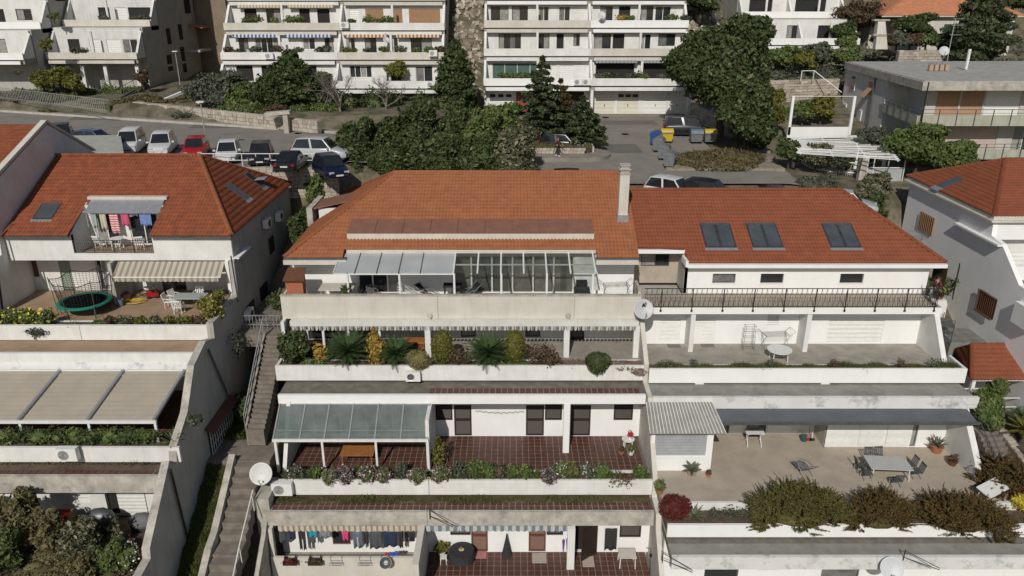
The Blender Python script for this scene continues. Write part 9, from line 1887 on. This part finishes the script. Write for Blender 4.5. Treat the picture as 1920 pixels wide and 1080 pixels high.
# brushwood pile at the driveway
q=P(1355, 300, y=68);bp_=crown('brushwood', None, [(P(1340, 300, y=67).x, 67.0, -13.9, 3.4, 3.6, .75), (P(1390, 295, y=67).x, 68.2, -13.8, 2.6, 3.2, .7), (P(1300, 300, y=66).x, 66.6, -13.9, 2.0, 2.4, .5)], 16000, .09, LF['drygrass'], core=.85, aspect=4, rough=.2);bp_['kind']='stuff'
bank_=MB().prism([(13.0, 64.0, -14.2), (23, 64.0, -14.2), (23, 73, -14.2), (17, 73.5, -14.2), (14, 70, -14.2)], (0, 0, .42)).build('gravel_bank', mat('pale_gravel_soil', (.3, .26, .2), (.2, .17, .13), 3, .95, .5, 10), None, kind='structure')
# upper hillside scrub and rocks
rk=MB();
for k in range(900):
 x=rng.choice([rng.uniform(-7.0, -3.2), rng.uniform(19.8, 29), rng.uniform(-34, -29.9)]);y=rng.uniform(85, 101);z=H(x, y);s=rng.uniform(.15, .5)
 rk.obox((x, y, z+s*.2), (s*1.3, s, s*.8), Matrix.Rotation(rng.uniform(0, 3), 3, (rng.random(), rng.random(), rng.random())))
rk.build('rocks', STONE, None, kind='stuff')
Pts=[]
for k in range(1500):
 x, y=rng.uniform(-34, 66), rng.uniform(90, 135)
 Pts.append((x, y, H(x, y)))
Pts=np.array(Pts);rep=26;PP=np.repeat(Pts, rep, 0)+nr.normal(size=(len(Pts)*rep, 3))*np.array([.6, .6, .35])+np.array([0, 0, .35]);V, F=leafquads(PP, unit(len(PP)), .17, 1.8, .5);npmesh('scrub', V, F, LF['olive'], None, kind='stuff')
st_=flight('hillside_steps', 'pale stone steps climbing the rocky gap between the two stepped blocks', [(-4.6, 90, -9.8), (-5.2, 84, -12.3)], 1.4)
# pylon-like pillar and aerials
pl_=thing('stone_pillar', 'old tapered stone pillar beside the cream house garden', 'pillar', (P(1650, 90, y=92).x, 92, -8));q=P(1650, 92, y=92);q2=P(1652, 38, y=92);MB().prism([(q.x-.7, 91.6, q.z), (q.x+.7, 91.6, q.z), (q2.x+.4, 91.8, q2.z), (q2.x-.4, 91.8, q2.z)], (0, .8, 0)).build('shaft', CREAM, pl_);MB().box(q2.x-.9, q2.x+.9, 91.7, 92.4, q2.z-.05, q2.z+.1).box(q2.x-.75, q2.x+.75, 91.6, 92.3, (q.z+q2.z)/2-.1, (q.z+q2.z)/2+.1).build('ledge', DIRTY, pl_)
for k, (u_, v0, v1, y)in enumerate(((1779, 98, 35, 79), (1815, 112, 92, 77))):
 a, b=P(u_, v0, y=y), P(u_, v1, y=y);t=thing('roof_aerial' if k==0 else 'roof_vent', ['tall television aerial on the flat grey roof', 'white hooked vent pipe on the flat grey roof'][k], ['aerial', 'vent pipe'][k], (a.x, y, -6.9));m_=MB().tube((a.x, y, -6.9), (a.x, y, b.z), .04 if k==0 else.14)
 if k==0:
  for q_ in(0, .6, 1.5):m_.tube((a.x-.2, y, b.z-q_), (a.x+.9, y, b.z-q_), .03);[m_.tube((a.x+w__*.25, y-.35, b.z-q_), (a.x+w__*.25, y+.35, b.z-q_), .015)for w__ in range(4)]
 m_.build('mast' if k==0 else 'pipe', ALU if k==0 else WMETAL, t)
ck=thing('roof_chimney', 'row of small clay chimney stubs on the flat grey roof', 'chimney', (P(1762, 112, y=76).x, 76, -6.9));q=P(1762, 112, y=76);m_=MB()
for k in range(4):m_.box(q.x-.9+k*.5, q.x-.55+k*.5, 75.8, 76.2, -6.9, -6.35)
m_.build('stubs', COPAL, ck)
for o in list(D.objects):
 if '_w' in o.keys():del o['_w']
for o in D.objects:
 if o.parent is None and o.type=='MESH' and 'label' not in o.keys()and 'kind' not in o.keys():o['kind']='structure'
